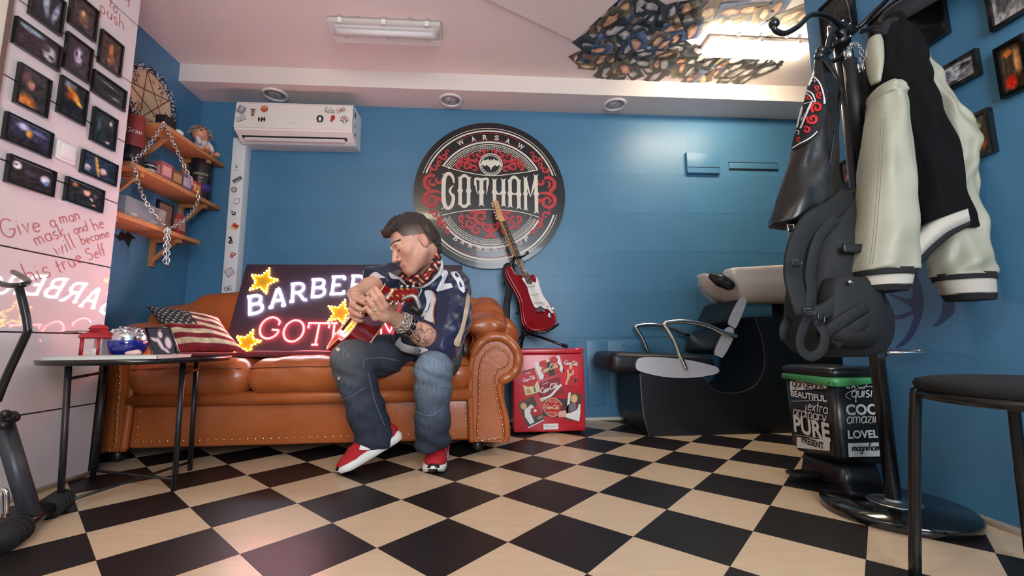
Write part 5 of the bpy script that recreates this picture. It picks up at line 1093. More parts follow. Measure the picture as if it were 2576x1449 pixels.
s2 = loft([(2300, 2330, 140, 1.17, .02), (2310, 2362, 200, 1.16, .032), (2340, 2392, 270, 1.15, .042), (2368, 2446, 340, 1.145, .05), (2378, 2446, 400, 1.14, .05), (2370, 2436, 470, 1.14, .05), (2362, 2452, 560, 1.13, .056), (2350, 2480, 650, 1.12, .06), (2352, 2490, 695, 1.12, .058)], 44, .14, 4, 8, wr=.005, sub=9).build('sleeve', M_crm, vj)
loft([(2352, 2492, 690, 1.12, .058), (2356, 2494, 706, 1.12, .057)], 30).build('cuff_stripe', M_ribk, vj); loft([(2358, 2494, 704, 1.12, .054), (2376, 2496, 742, 1.12, .05)], 110, rib=.0016, sq_=2.1).build('cuff', M_rib, vj); loft([(2376, 2496, 740, 1.12, .05), (2390, 2494, 756, 1.12, .044)], 30).build('cuff_edge', M_ribk, vj)
sm_ = MB()
for o_ in (0, 7): sm_.tube(catmull([PY(x + o_, y, Y) for x, y, Y in ((2218, 300, 1.047), (2212, 400, 1.026), (2205, 500, 1.013), (2196, 600, 1.002), (2188, 665, .998))], 6), .0009, 5)
sm_.build('sleeve_seam', mat('seam_grey', srgb(120, 116, 104), .8), vj, kind='stuff')
MB().tube(catmull([PY(x, y, 1.135) for x, y in ((2218, 92), (2232, 62), (2262, 60), (2290, 84))], 5), .016, 8).build('collar', M_ribk, vj)
# ---- leather vest with patch
M_blea = mat('black_leather', srgb(18, 16, 15), .34, var=.15, vscale=12, bump=.14, bscale=30, coat=.15)
vs_ = thing('leather_vest', 'black leather vest with embroidered round patch hanging on a hook', 'vest', tuple(PY(2010, 580, 1.2)))
vrows = [(2052, 2082, 142, 1.215, .012), (2044, 2098, 180, 1.21, .025), (2030, 2112, 225, 1.2, .04), (2020, 2104, 270, 1.19, .048), (2005, 2098, 330, 1.18, .052), (1985, 2104, 400, 1.175, .056), (1962, 2112, 470, 1.17, .06), (1940, 2116, 530, 1.165, .06), (1930, 2102, 566, 1.165, .055)]
vb_ = loft(vrows, 44, .12, 4, 2, wr=.0025, sub=8)
vbo = vb_.build('body', M_blea, vs_); vbv = BVHTree.FromPolygons([Vector(v) for v in vb_.v], vb_.f)
MB().tube(catmull([PY(x, y, Y) for x, y, Y in ((2072, 150, 1.19), (2098, 190, 1.17), (2116, 228, 1.165), (2112, 262, 1.155), (2106, 320, 1.14))], 5), .005, 6).build('armhole_binding', M_blea, vs_)
MB().tube(catmull([PY(x, y, 1.11) for x, y in ((2100, 330), (2086, 420), (2068, 500), (2048, 560))], 5), .003, 6).build('seam', M_black, vs_)
# embroidered patch: only its right part shows round the shoulder
M_thr = mat('thread_white', srgb(214, 212, 216), .7); M_thr2 = mat('thread_red', srgb(196, 30, 36), .7)
pm = lambda pts, nm, m_, off=.003, w=0, sm=True: pxmark(vbv, pts, 1.14, nm, m_, vs_, off, w, sm)
pm([(2038, 186), (2058, 200), (2073, 232), (2079, 268), (2075, 300), (2062, 330), (2040, 352), (2010, 369), (1993, 376), (1996, 350), (2006, 318), (2018, 272), (2028, 228)], 'patch', mat('patch_black', srgb(20, 18, 22), .85), .0015)
pm([(2042, 188), (2060, 206), (2072, 238), (2074, 262)], 'patch_ring', M_thr, .003, 3); pm([(2056, 332), (2036, 350), (2010, 364), (1994, 374)], 'patch_ring', M_thr, .003, 3); pm([(2030, 226), (2044, 236), (2052, 256)], 'patch_ring', M_thr, .003, 3); pm([(2028, 234), (2040, 243), (2046, 258)], 'patch_ring', M_thr, .003, 2); pm([(2024, 262), (2040, 258), (2053, 257)], 'patch_line', M_thr, .003, 2); pm([(2002, 330), (2012, 330), (2010, 340)], 'patch_line', M_thr, .003, 2)
pm([(2020, 268), (2007, 322)], 'patch_letter', M_thr, .0035, 4, False); pm([(2020, 268), (2017, 306), (2044, 256), (2016, 324)], 'patch_letter', M_thr, .0035, 4.5, False); pm([(2044, 198), (2046, 206), (2049, 201), (2051, 208), (2055, 203)], 'patch_letter', M_thr, .003, 1.6, False)
def pspi(cx, cy, r, tn, a0, w): pm([(cx + r * (1 - .8 * t) * math.cos(a0 + tn * t), cy + r * (1 - .8 * t) * math.sin(a0 + tn * t)) for t in np.linspace(0, 1, 14)], 'patch_scroll', M_thr2, .003, w)
pspi(2056, 272, 15, 8, 2.2, 6); pspi(2045, 300, 14, -8, 3.6, 6); pspi(2062, 240, 9, 7, 1, 4); pspi(2054, 222, 7, -7, 2, 3.5); pspi(2030, 328, 9, 7, 4, 4); pspi(2036, 246, 6, 6, 0, 4); pspi(2012, 350, 7, 6, 1, 3)
mb_ = MB(); c_ = PY(1990, 578, 1.1)
mb_.tube([c_ + Vector(q) for q in ((-.009, 0, -.015), (.009, 0, -.015), (.009, 0, .015), (-.009, 0, .015))], .0028, 6, closed=True); mb_.build('side_buckle', M_chrome, vs_)
MB().tube([c_, c_ + Vector((.03, .02, .0)), c_ + Vector((.05, .04, .02))], .012, 8, flat=.2).build('side_strap', M_blea, vs_)
# ---- nunchaku
nu = thing('nunchaku', 'pair of black nunchaku sticks with chrome caps and chain on the coat stand', 'nunchaku', tuple(PY(2145, 370, 1.2)))
for (x, y0, y1, Y) in ((2137, 152, 372, 1.2), (2172, 186, 470, 1.21)):
    a, b = PY(x, y0, Y), PY(x + 2, y1, Y); b.x = a.x; b.y = a.y
    stk = MB().cyl(b, a, .019, n=18).build('stick', mat('foam_black', srgb(26, 26, 28), .6), nu); MB().cyl(a, a + Vector((0, 0, .035)), .0125, n=16).build('cap', M_chrome, stk)
def chain(pts, L_=.016, r=.0018, w=.0045):
    """one link after another, each turned a quarter"""
    P = [Vector(p) for p in pts]; out = []; acc = [0]
    for i in range(1, len(P)): acc.append(acc[-1] + (P[i] - P[i - 1]).length)
    at = lambda d: next((P[i - 1].lerp(P[i], (d - acc[i - 1]) / max(acc[i] - acc[i - 1], 1e-9)) for i in range(1, len(P)) if acc[i] >= d), P[-1])
    n = max(1, int(acc[-1] / (L_ * .72))); 
    for k in range(n):
        c = at((k + .5) * acc[-1] / n); t = (at(min((k + .9) * acc[-1] / n, acc[-1])) - at((k + .1) * acc[-1] / n)); t = t.normalized() if t.length > 1e-9 else Vector((0, 0, 1)); s_ = t.orthogonal().normalized(); b = t.cross(s_)
        if k % 2: s_ = b
        if k % 2 == 0 and abs(s_.y) > .7: pass
        m_ = MB(); m_.tube([c + t * (L_ / 2) * math.cos(a) * (1 if abs(math.cos(a)) > .3 else 1) + s_ * w * math.sin(a) for a in np.linspace(0, 2 * math.pi, 13)[:-1]], r, 6, closed=True); out.append(m_)
    return out
for lk in chain([PY(2137, 140, 1.2), PY(2140, 112, 1.22), PY(2152, 108, 1.25), PY(2166, 120, 1.22), PY(2172, 172, 1.21)], .02, .002, .006): lk.build('chain_link', M_chrome, nu)
# ---- backpack
M_nyl = mat('black_nylon', srgb(16, 17, 19), .75, bump=.15, bscale=700, var=.15, vscale=14)
bp = thing('backpack', 'black nylon backpack with straps hanging from the coat stand', 'backpack', tuple(PY(2110, 890, 1.16)))
loft([(2080, 2150, 478, 1.19, .02), (2040, 2170, 505, 1.185, .05), (2010, 2185, 560, 1.175, .075), (1994, 2195, 640, 1.17, .085), (1990, 2200, 720, 1.165, .09), (1984, 2218, 790, 1.16, .095), (1978, 2226, 840, 1.16, .09), (2000, 2215, 880, 1.16, .075), (2040, 2180, 897, 1.16, .05)], 44, .05, 5, 11, sq_=2.8, wr=.003, sub=7).build('main_bag', M_nyl, bp)
loft([(2075, 2190, 700, 1.075, .03), (2062, 2216, 740, 1.07, .035), (2058, 2222, 800, 1.07, .038), (2070, 2215, 850, 1.07, .034), (2090, 2190, 872, 1.08, .02)], 30, .06, 5, 4, sq_=3).build('front_pocket', M_nyl, bp)
def strap(pts, w, name='strap', m_=None, par=None): return MB().tube(catmull([PY(x, y, Y) for x, y, Y in pts], 7), w, 8, flat=.16, upv=(0, -1, 0)).build(name, m_ or M_nyl, par or bp)
strap([(2130, 495, 1.12), (2090, 530, 1.09), (2040, 560, 1.08), (2006, 620, 1.075), (1996, 690, 1.07), (2010, 750, 1.06), (2024, 790, 1.055)], .03, 'shoulder_strap'); strap([(2105, 545, 1.085), (2060, 600, 1.075), (2040, 680, 1.07), (2042, 740, 1.06), (2034, 785, 1.055)], .017, 'shoulder_strap')
strap([(2024, 795, 1.05), (2080, 780, 1.045), (2130, 735, 1.05), (2150, 720, 1.06)], .022, 'compression_strap'); strap([(2060, 850, 1.05), (2130, 800, 1.03), (2180, 770, 1.03)], .016, 'compression_strap'); strap([(2098, 868, 1.06), (2160, 820, 1.03), (2205, 790, 1.04)], .016, 'compression_strap')
strap([(2032, 800, 1.045), (2014, 845, 1.03), (2016, 880, 1.03), (2040, 897, 1.03), (2068, 880, 1.03), (2074, 840, 1.03), (2050, 806, 1.04)], .013, 'dangling_loop'); strap([(2215, 800, 1.1), (2220, 850, 1.1), (2216, 905, 1.1)], .013, 'dangling_strap'); strap([(1985, 800, 1.1), (1972, 830, 1.09), (1975, 855, 1.09)], .014, 'dangling_strap')
def dring(x, y, Y, w, h, name='ring'):
    c = PY(x, y, Y); MB().tube([c + Vector((w * a, 0, h * b)) for a, b in ((-1, 1), (1, 1), (1, -.3), (.6, -1), (-.6, -1), (-1, -.3))], .0028, 6, closed=True).build(name, M_blackm, bp)
dring(2004, 662, 1.035, .013, .008, 'd_ring'); dring(2036, 786, 1.02, .014, .01, 'buckle'); dring(2066, 802, 1.02, .008, .012, 'buckle')
MB().lathe([(.006, 0), (.006, .003), (.0001, .004)], PY(2138, 710, 1.03), 12, rot('X', 90)).build('stud', M_chrome, bp)
MB().b2(PY(2172, 615, 1.07), PY(2125, 635, 1.06), bev=.004).build('side_buckle', M_black, bp)
# ---- hat on top, second dark jacket behind
ht = thing('felt_hat', 'black wide-brimmed hat on top of the coat stand', 'hat', tuple(PY(2290, 20, 1.2)))
Rh = rot('Y', -14) @ rot('X', 10); hc = PY(2378, -14, 1.13)
MB().lathe([(.0001, -.004), (.1, -.004), (.15, -.002), (.165, .008), (.16, .012), (.1, .004), (.09, .008)], hc, 48, Rh).build('brim', mat('felt_black', srgb(34, 36, 38), .9, sheen=.4), ht)
MB().lathe([(.088, .0), (.086, .05), (.075, .09), (.04, .1), (.0001, .094)], hc, 40, Rh).build('crown', mat('felt_black', (0, 0, 0)), ht)
dj = thing('dark_jacket', 'black jacket with a white label behind the cream sleeve', 'jacket', tuple(PY(2470, 600, 1.2)))
loft([(2440, 2478, 392, 1.18, .012), (2436, 2496, 430, 1.175, .022), (2432, 2502, 480, 1.17, .026), (2440, 2500, 540, 1.17, .026), (2452, 2490, 600, 1.17, .018)], 24, .12, 4, 6).build('body', M_wool, dj)
MB().b2(PY(2480, 410, 1.155), PY(2500, 420, 1.15)).build('label', KW, dj); MB().ball(PY(2452, 483, 1.142), .005, 8).build('button', M_chrome, dj)
# =================================================================== BAR STOOL in the foreground
bs_ = thing('bar_stool', 'low black metal stool with upholstered seat in the right foreground', 'stool', (1.165, .80, 0))
SC = Vector((1.165, .80, .44))
MB().lathe([(.195, -.01), (.206, -.004), (.21, .006), (.205, .015), (.185, .02), (.0001, .019)], SC, 56).build('seat', mat('seat_fabric', srgb(20, 19, 18), .95, bump=.3, bscale=300), bs_)
MB().tube([SC + Vector((.2 * math.cos(a), .2 * math.sin(a), -.014)) for a in np.linspace(0, 2 * math.pi, 41)[:-1]], .011, 8, closed=True).build('rim', M_blackm, bs_)
for ang in (142, 52, -38, 232):
    a = math.radians(ang); d = Vector((math.cos(a), math.sin(a), 0)); t = SC + d * .195 + Vector((0, 0, -.01))
    MB().tube(catmull([SC + d * .12 + Vector((0, 0, -.012)), t, t + d * .018 + Vector((0, 0, -.05)), Vector((t.x, t.y, .0)) + d * .055], 6), .0115, 12).build('leg', M_blackm, bs_)

# =================================================================== FRAMED PICTURES on the white panelled wall
FW_ = (Vector((PTX, 0, 0)), Vector((0, 1, 0)), Vector((0, 0, 1)), Vector((1, 0, 0)))
M_frame = mat('frame_black', srgb(9, 8, 9), .25, coat=.3)
def framed(label, ctr, wh, fr0, img, group, fw=.008, dep=.014, name='picture_frame', m_=None):
    """frame of four bars, backing and a printed picture, on a wall frame (origin on the wall)"""
    O, U, V, Nn = fr0; c = O + U * ctr[0] + V * ctr[1]; w, h = wh; t = thing(name, label, 'picture', tuple(c), group); f = (c, U, V, Nn)
    for (x, y, a, b) in ((0, h / 2 - fw / 2, w, fw), (0, -h / 2 + fw / 2, w, fw), (-w / 2 + fw / 2, 0, fw, h - 2 * fw), (w / 2 - fw / 2, 0, fw, h - 2 * fw)): MB().prism(rect(x, y, a, b), (c + Nn * .0008, U, V, Nn), dep).build('frame_bar', m_ or M_frame, t)
    MB().prism(rect(0, 0, w - fw, h - fw), (c + Nn * .0008, U, V, Nn), dep * .45).build('backing', M_black, t)
    picture('print', f, w - 2 * fw, h - 2 * fw, img, 30, 30, dep * .45 + .0022, t, .2)
    return t
def im(bg, *bl, seed=0, nz=26):
    def f(X, Y):
        C = np.zeros(X.shape + (3,)) + np.array(bg, float); 
        for b in bl: C = blob(C, X, Y, *b)
        return C * (.75 + .5 * noise2(X + .1 * seed, Y + .07 * seed, 9, seed + 3)[..., None]) + (noise2(X, Y, 17, seed)[..., None] - .5) * nz
    return f
def wrect(pts, plane='P'):
    q = [PX(x, y, PTX if plane == 'P' else RX) for x, y in pts]; s_ = 1 if plane == 'P' else -1
    u0 = s_ * (q[0].y + q[3].y) / 2; u1 = s_ * (q[1].y + q[2].y) / 2; z1 = (q[0].z + q[1].z) / 2; z0 = (q[2].z + q[3].z) / 2
    return ((u0 + u1) / 2, (z0 + z1) / 2), (abs(u1 - u0), abs(z1 - z0))
GP = 'black framed pictures on the white panelled wall'
LP = [
 ('tall dark framed picture of a grey suit and tie, top left of the white wall', [(75, -50), (165, 0), (143, 87), (68, 37)], im((40, 42, 50), (.45, .6, .16, .5, (150, 160, 175), .5, .2), (.62, .6, .09, .5, (52, 40, 54), .5, .1), (.8, .5, .12, .45, (140, 152, 168), .5, -.25), seed=1)),
 ('framed picture of a bronze mask in the dark, beside the handwritten word at the top', [(174, -22), (243, 21), (234, 105), (167, 59)], im((62, 50, 52), (.5, .45, .26, .3, (150, 110, 80), .6), (.48, .6, .1, .12, (214, 180, 120), .6), (.62, .3, .2, .14, (120, 90, 78), .6), seed=2)),
 ('wide framed picture with a pale sky and a white face in its lower corner', [(34, 41), (149, 116), (143, 178), (25, 110)], im((58, 44, 54), (.3, .95, .4, .2, (140, 160, 168), .5, -.1), (.78, .42, .2, .4, (200, 205, 205), .5), (.7, .6, .12, .2, (60, 60, 62), .5), (.84, .3, .1, .1, (70, 66, 66), .5), seed=3)),
 ('framed portrait of a pale violet face breaking out of darkness', [(164, 80), (230, 124), (218, 209), (152, 171)], im((54, 46, 54), (.5, .55, .24, .32, (196, 180, 210), .5), (.4, .6, .07, .1, (60, 44, 60), .4), (.64, .6, .07, .09, (50, 40, 52), .4), (.5, .32, .12, .05, (90, 60, 80), .5), seed=4)),
 ('framed picture of a copper pointed mask, nearest the edge of the white wall', [(252, 73), (306, 116), (297, 194), (240, 156)], im((74, 54, 48), (.5, .55, .14, .34, (206, 120, 72), .5), (.55, .3, .24, .2, (150, 88, 62), .6), (.4, .25, .08, .06, (210, 150, 110), .5), seed=5)),
 ('framed picture of a hooded profile with an orange shoulder', [(42, 157), (123, 201), (112, 296), (28, 260)], im((52, 46, 46), (.25, .75, .22, .24, (110, 80, 84), .5), (.42, .6, .14, .16, (212, 146, 122), .5), (.3, .1, .45, .28, (196, 118, 52), .6), seed=6)),
 ('framed picture of a burning orange winged shape', [(149, 189), (217, 229), (207, 316), (137, 283)], im((38, 38, 42), (.3, .92, .35, .15, (120, 130, 140), .6), (.5, .68, .4, .16, (226, 140, 40), .5, -.5), (.35, .6, .18, .14, (170, 74, 30), .6), (.75, .5, .2, .08, (240, 180, 70), .5, -.3), (.5, .3, .5, .2, (30, 26, 28), .4), seed=7)),
 ('wide framed picture of a dark winged outline with a silver rim', [(232, 175), (314, 229), (307, 280), (224, 230)], im((44, 46, 50), (.5, .75, .48, .06, (170, 172, 170), .9, -.2), (.5, .55, .4, .2, (26, 28, 32), .6), (.7, .25, .25, .06, (130, 134, 136), .8), seed=8)),
 ('framed picture of a figure with clasped hands in a cell', [(232, 268), (291, 301), (282, 381), (221, 352)], im((34, 42, 46), (.78, .78, .1, .1, (190, 190, 180), .5), (.75, .45, .2, .3, (24, 26, 28), .5), (.7, .12, .14, .05, (220, 190, 180), .5), (.25, .6, .12, .3, (70, 84, 90), .7), seed=9)),
 ('wide framed picture of a blue night scene with a glowing amber chest', [(8, 281), (128, 334), (120, 399), (0, 351)], im((56, 54, 76), (.35, .8, .2, .2, (190, 186, 220), .6), (.5, .58, .1, .2, (226, 160, 60), .5), (.7, .75, .3, .12, (120, 130, 170), .7, -.2), (.5, .15, .6, .25, (36, 36, 42), .5), seed=10)),
 ('wide framed picture of two white masks, left of the light switch bottom row', [(15, 387), (135, 431), (127, 495), (6, 459)], im((44, 40, 42), (.15, .75, .12, .2, (226, 226, 228), .4), (.82, .55, .14, .22, (206, 214, 226), .4), (.85, .4, .1, .12, (110, 140, 190), .5), (.48, .6, .2, .2, (70, 66, 80), .6), (.13, .76, .04, .05, (40, 36, 40), .4), seed=11)),
 ('wide framed picture of a painted face and a yellow post, right of the light switch', [(204, 375), (291, 416), (285, 469), (196, 434)], im((44, 52, 74), (.42, .55, .06, .6, (206, 162, 74), .4, .15), (.62, .4, .14, .22, (200, 180, 170), .5), (.12, .3, .14, .2, (190, 190, 196), .5), (.66, .25, .06, .05, (170, 30, 40), .5), (.88, .5, .2, .5, (36, 46, 54), .5), seed=12)),
 ('wide framed picture of a man smoking, lowest on the white wall', [(162, 444), (258, 479), (250, 535), (155, 506)], im((42, 40, 40), (.55, .68, .13, .22, (214, 170, 140), .45), (.5, .85, .16, .12, (36, 28, 28), .5), (.7, .4, .1, .03, (236, 232, 226), .4, -1), (.2, .85, .1, .14, (170, 110, 60), .5), (.8, .6, .08, .16, (96, 82, 78), .6), (.78, .15, .08, .05, (200, 150, 120), .5), seed=13))]
for lb, pts, f in LP:
    c, wh = wrect(pts); framed(lb, c, wh, FW_, f, GP)
# light switch
c, wh = wrect([(141, 351), (187, 372), (184, 420), (135, 395)]); sw = thing('light_switch', 'square white light switch among the framed pictures', 'switch', (PTX, c[0], c[1]))
MB().box((PTX + .0055, c[0], c[1]), (.01, wh[0], wh[1]), bev=.003).build('plate', M_whitep, sw); MB().box((PTX + .013, c[0], c[1]), (.008, wh[0] * .66, wh[1] * .66), rot('Y', 4), bev=.002).build('rocker', M_whitep, sw)
# handwriting in red marker
M_pen = mat('red_marker', srgb(184, 78, 78), .6)
def write(t, a, b, wd=.0034):
    p, q = PX(*a, PTX), PX(*b, PTX); dv = Vector((q.y - p.y, q.z - p.z)); L_ = dv.length; w = sum(SF.get(c, SF[' '])[0] + .08 for c in t); mb = MB()
    hand(mb, t, FW_, p.y, p.z, L_ / w, wd, math.atan2(dv.y, dv.x), .035, 0, .0012); mb.build('handwriting_' + t.lower(), M_pen, wp)
for t, a, b in (('Give', (6, 598), (108, 580)), ('a', (128, 572), (146, 568)), ('man', (152, 563), (205, 552)), ('mask', (92, 620), (168, 590)), ('and', (187, 588), (224, 580)), ('he', (238, 582), (266, 572)), ('will', (142, 644), (194, 622)), ('become', (206, 616), (278, 594)), ('his', (70, 716), (134, 692)), ('true', (147, 688), (212, 658)), ('Self', (220, 655), (270, 640)), ('push', (250, 28), (314, 78)), ('to', (272, 12), (296, 38)), ('say', (296, -12), (330, 12))): write(t, a, b)

# =================================================================== SHELVES on the blue left wall
XF = -1.812; M_pine = mat('pine', srgb(196, 132, 82), .55, var=.14, vscale=7, stretch=(6, 1, 6), bump=.05, bscale=30)
SH = []
for nm, lpx, rpx, y1, th in (('top', (413, 312), (565, 410), BY - .005, .026), ('middle', (332, 407), (558, 520), BY - .005, .026), ('lowest', (290, 533), (504, 603), None, .026)):
    pr_, pl_ = PX(*rpx, XF), PX(*lpx, XF); z = (pr_.z + pl_.z) / 2; ya = max(pl_.y, 2.06); yb = y1 or pr_.y
    t = thing('wall_shelf', f'{nm} of the three pine shelves on the blue left wall', 'shelf', (LX, (ya + yb) / 2, z - th), 'pine shelves'); SH.append((ya, yb, z))
    MB().b2((LX, ya, z - th), (XF, yb, z), bev=.002).build('board', M_pine, t); mm = MB()
    for k in range(int((yb - ya) / .035)): mm.ball((XF, ya + .02 + k * .035, z - th / 2), .0035, 6)
    if nm != 'top': mm.build('studs', M_brass, t, kind='stuff')
    for yk in ((ya + .1, yb - .12) if nm != 'lowest' else (ya + .03, PX(378, 640, LX).y)):
        b_ = MB().b2((LX, yk - .012, z - th - .17), (LX + .022, yk + .012, z - th)).build('bracket', M_pine, t)
        MB().b2((LX + .022, yk - .011, z - th - .022), (XF - .02, yk + .011, z - th)).build('bracket_arm', M_pine, b_)
        MB().box((LX + .075, yk, z - th - .075), (.17, .016, .02), rot('Y', -45)).build('bracket_brace', M_pine, b_); MB().ball((LX + .023, yk, z - th - .155), .004, 6).build('screw', M_blackm, b_)
zt_, zm_, zl_ = SH[0][2], SH[1][2], SH[2][2]
# round plaque with a red star
pc = PX(382, 252, LX + .05); pr_ = .172
pq = thing('round_plaque', 'round parchment plaque with a red star and feather trim on the top shelf', 'plaque', (LX + .04, pc.y, zt_))
PQ = frame((LX + .04, pc.y, zt_ + pr_ + .004), (0, 1, 0), (.02 - .06, 0, 1)); PQ = (PQ[0], PQ[1], PQ[2], PQ[3] if PQ[3].x > 0 else -PQ[3])
MB().prism(arc(0, 0, pr_, pr_, 0, 350, 35), (PQ[0] - PQ[3] * .012, *PQ[1:]), .012).build('disc', mat('parchment', srgb(214, 184, 146), .7, var=.12, vscale=12), pq)
M_ink = mat('ink_brown', srgb(60, 38, 34), .7); M_inkr = mat('ink_red', srgb(130, 40, 36), .7)
sp_ = [(pr_ * .96 * math.cos(math.radians(90 + 144 * k + 12)), pr_ * .96 * math.sin(math.radians(90 + 144 * k + 12))) for k in range(6)]
mb = MB()
for k in range(5): mb.ribbon([sp_[k], sp_[k + 1]], .006, PQ, .001 + k * .0002)
mb.build('star_lines', M_inkr, pq)
for t, a, rr in (('TUN', 150, .78), ('TE', 55, .76), ('JA', -15, .8), ('AV', 225, .8), ('RA', 280, .78)):
    mb = MB(); put_text(mb, t, PQ, pr_ * rr * math.cos(math.radians(a)), pr_ * rr * math.sin(math.radians(a)), .03 * len(t), .036, math.radians(a - 90), .0012); mb.build('lettering', M_ink, pq)
for k in range(5):
    mb = MB(); hand(mb, ('gs', 'cze', 'yo', 'gq', 'su')[k], PQ, .1 * math.cos(k * 1.256 + .3) - .03, .1 * math.sin(k * 1.256 + .3), .04, .002, .3, .1, 0, .0012); mb.build('sigil', M_ink, pq)
rf = np.random.RandomState(5)
for col, nm in (((30, 30, 40), 'dark_feathers'), ((200, 196, 206), 'pale_feathers')):
    mb = MB()
    for k in range(260):
        a = rf.rand() * 2 * math.pi; r0 = pr_ * (.97 + .16 * rf.rand()); p = PQ[0] + PQ[1] * r0 * math.cos(a) + PQ[2] * r0 * math.sin(a) + PQ[3] * (.004 + rf.rand() * .014); dv = (PQ[1] * rf.normal() + PQ[2] * rf.normal() + PQ[3] * rf.normal() * .4).normalized()
        mb.tube([p - dv * .012, p, p + dv * .014], [.0012, .0038, .0008], 4)
    mb.build(nm, mat(nm, srgb(*col), .8), pq, kind='stuff')
# items: small helpers
def can(name, label, cat, x, y, z, r, h, m_, bands, text=None, tm_=None):
    t = thing(name, label, cat, (x, y, z)); MB().lathe([(r * .97, 0), (r, .004), (r, h - .004), (r * .97, h)], (x, y, z), 28).build('body', m_, t); MB().lathe([(r * 1.02, h - .006), (r * 1.03, h + .004), (r * .9, h + .006), (.0001, h + .005)], (x, y, z), 28).build('lid', bands[0], t)
    for (z0, z1, mm) in bands[1:]: MB().lathe([(r + .0008, z0), (r + .0008, z1)], (x, y, z), 28, smooth=True).build('label_band', mm, t)
    if text:
        for k, (s_, zz, sz) in enumerate(text):
            V_, F_, bb = text2d(s_); mb = MB(); w = bb[2] - bb[0]; a0 = math.atan2(-y, -x); vs = []
            for (u, v) in V_: a = a0 + (u - bb[0] - w / 2) * sz / r; vs.append((x + (r + .0016) * math.cos(a), y + (r + .0016) * math.sin(a), z + zz + v * sz))
            mb.add(vs, F_); mb.build('lettering', tm_ or KW, t)
    return t
M_tin = mat('tin_dark', srgb(34, 30, 36), .35); M_tinr = mat('tin_red', srgb(140, 52, 44), .4); M_gold = mat('gold_paint', srgb(170, 130, 70), .4)
can('coffee_tin', 'tall dark coffee tin with a blue label on the middle shelf', 'tin', PX(536, 465, -1.9).x, 2.9, zm_, .062, PX(536, 412, -1.9).z - zm_ - .015, M_tin, [mat('tin_lid', srgb(50, 46, 56), .3), (.07, .12, mat('tin_blue', srgb(62, 62, 130), .4))], [('GRANDE', .175, .022), ('CAFE', .15, .013)], mat('tin_text', srgb(200, 180, 150), .5))
p = PX(326, 392, -1.86); can('red_canister', 'tall red canister with white letters beside the white wall edge', 'canister', -1.87, 2.3, zm_, .045, .27, M_tinr, [M_tinr, (.0, .1, M_tin)], [('Gran', .17, .035)])
can('striped_tin', 'small striped tin left on the middle shelf', 'tin', -1.9, 2.465, zm_, .032, .075, mat('tin_white', srgb(190, 180, 180), .4), [M_tin, (.012, .03, M_tinr), (.045, .06, M_tin)])
rb = random.Random(4)
def bookbox(label, x, y, z, d, m_, m2, ang=0, cat='box', name='product_box'):
    t = thing(name, label, cat, (x, y, z)); R_ = rot('Z', ang); MB().box((x, y, z + d[2] / 2), d, R_, bev=.002).build('carton', m_, t)
    MB().box(Vector((x, y, z + d[2] * .55)) + R_ @ Vector((d[0] / 2, 0, 0)), (.001, d[1] * .8, d[2] * .5), R_).build('front_print', m2, t); MB().box(Vector((x, y, z + d[2] * .55)) + R_ @ Vector((0, -d[1] / 2, 0)), (d[0] * .7, .001, d[2] * .45), R_).build('side_print', m2, t)
BX = [('pink box', (178, 96, 100), (214, 160, 150)), ('brown box', (120, 78, 52), (180, 140, 90)), ('violet-grey box', (120, 100, 130), (190, 176, 190)), ('red box', (196, 62, 40), (236, 150, 70))]
for k, (nm, a, b) in enumerate(BX): bookbox(f'small {nm} in the row beside the dark coffee tin', -1.885, 2.48 + k * .088 + .055, zm_, (.07, .075, .115 - .008 * (k % 2)), mat(nm, srgb(*a), .45), mat(nm + 'p', srgb(*b), .5), -6)
M_shade = mat('shade_black', srgb(22, 20, 22), .5)
t = thing('black_figurine', 'small black figurine between the striped tin and the boxes', 'figurine', (-1.9, 2.40, zm_)); s = SDF((-1.96, 2.34, zm_ - .01), (-1.84, 2.48, zm_ + .12), .004); s.ell((-1.9, 2.40, zm_ + .03), (.022, .026, .03)); s.ell((-1.9, 2.40, zm_ + .075), (.018, .018, .02), k=.012); s.cap((-1.9, 2.385, zm_ + .09), (-1.9, 2.38, zm_ + .108), .006, .002, k=.004); s.cap((-1.9, 2.415, zm_ + .09), (-1.9, 2.42, zm_ + .108), .006, .002, k=.004); s.plane((0, 0, zm_), (0, 0, -1)); finish('body', s.mesh('body'), M_shade, t)
# dark picture leaning under the top shelf
t = thing('leaning_picture', 'small dark picture leaning at the back of the middle shelf', 'picture', (-1.97, 2.4, zm_)); MB().box((-1.97, 2.45, zm_ + .1), (.012, .13, .19), rot('Y', -6), bev=.002).build('frame', mat('frame_sand', srgb(150, 122, 92), .5), t); MB().box((-1.9625, 2.45, zm_ + .1), (.003, .08, .12), rot('Y', -6)).build('print', M_shade, t)
# black camera-like box and its white base on the top shelf
t = thing('small_speaker', 'small black box with a red light on the top shelf', 'speaker', (-1.86, 2.5, zt_)); MB().box((-1.86, 2.5, zt_ + .035), (.06, .09, .068), bev=.006).build('body', M_shade, t); MB().ball((-1.84, 2.455, zt_ + .02), .004, 8).build('indicator', mat('red_led_dim', (.4, .02, .01), .4, emit=(1, .08, .03), es=3), t); MB().box((-1.84, 2.565, zt_ + .012), (.05, .04, .022), bev=.002).build('white_stand', KW, t)
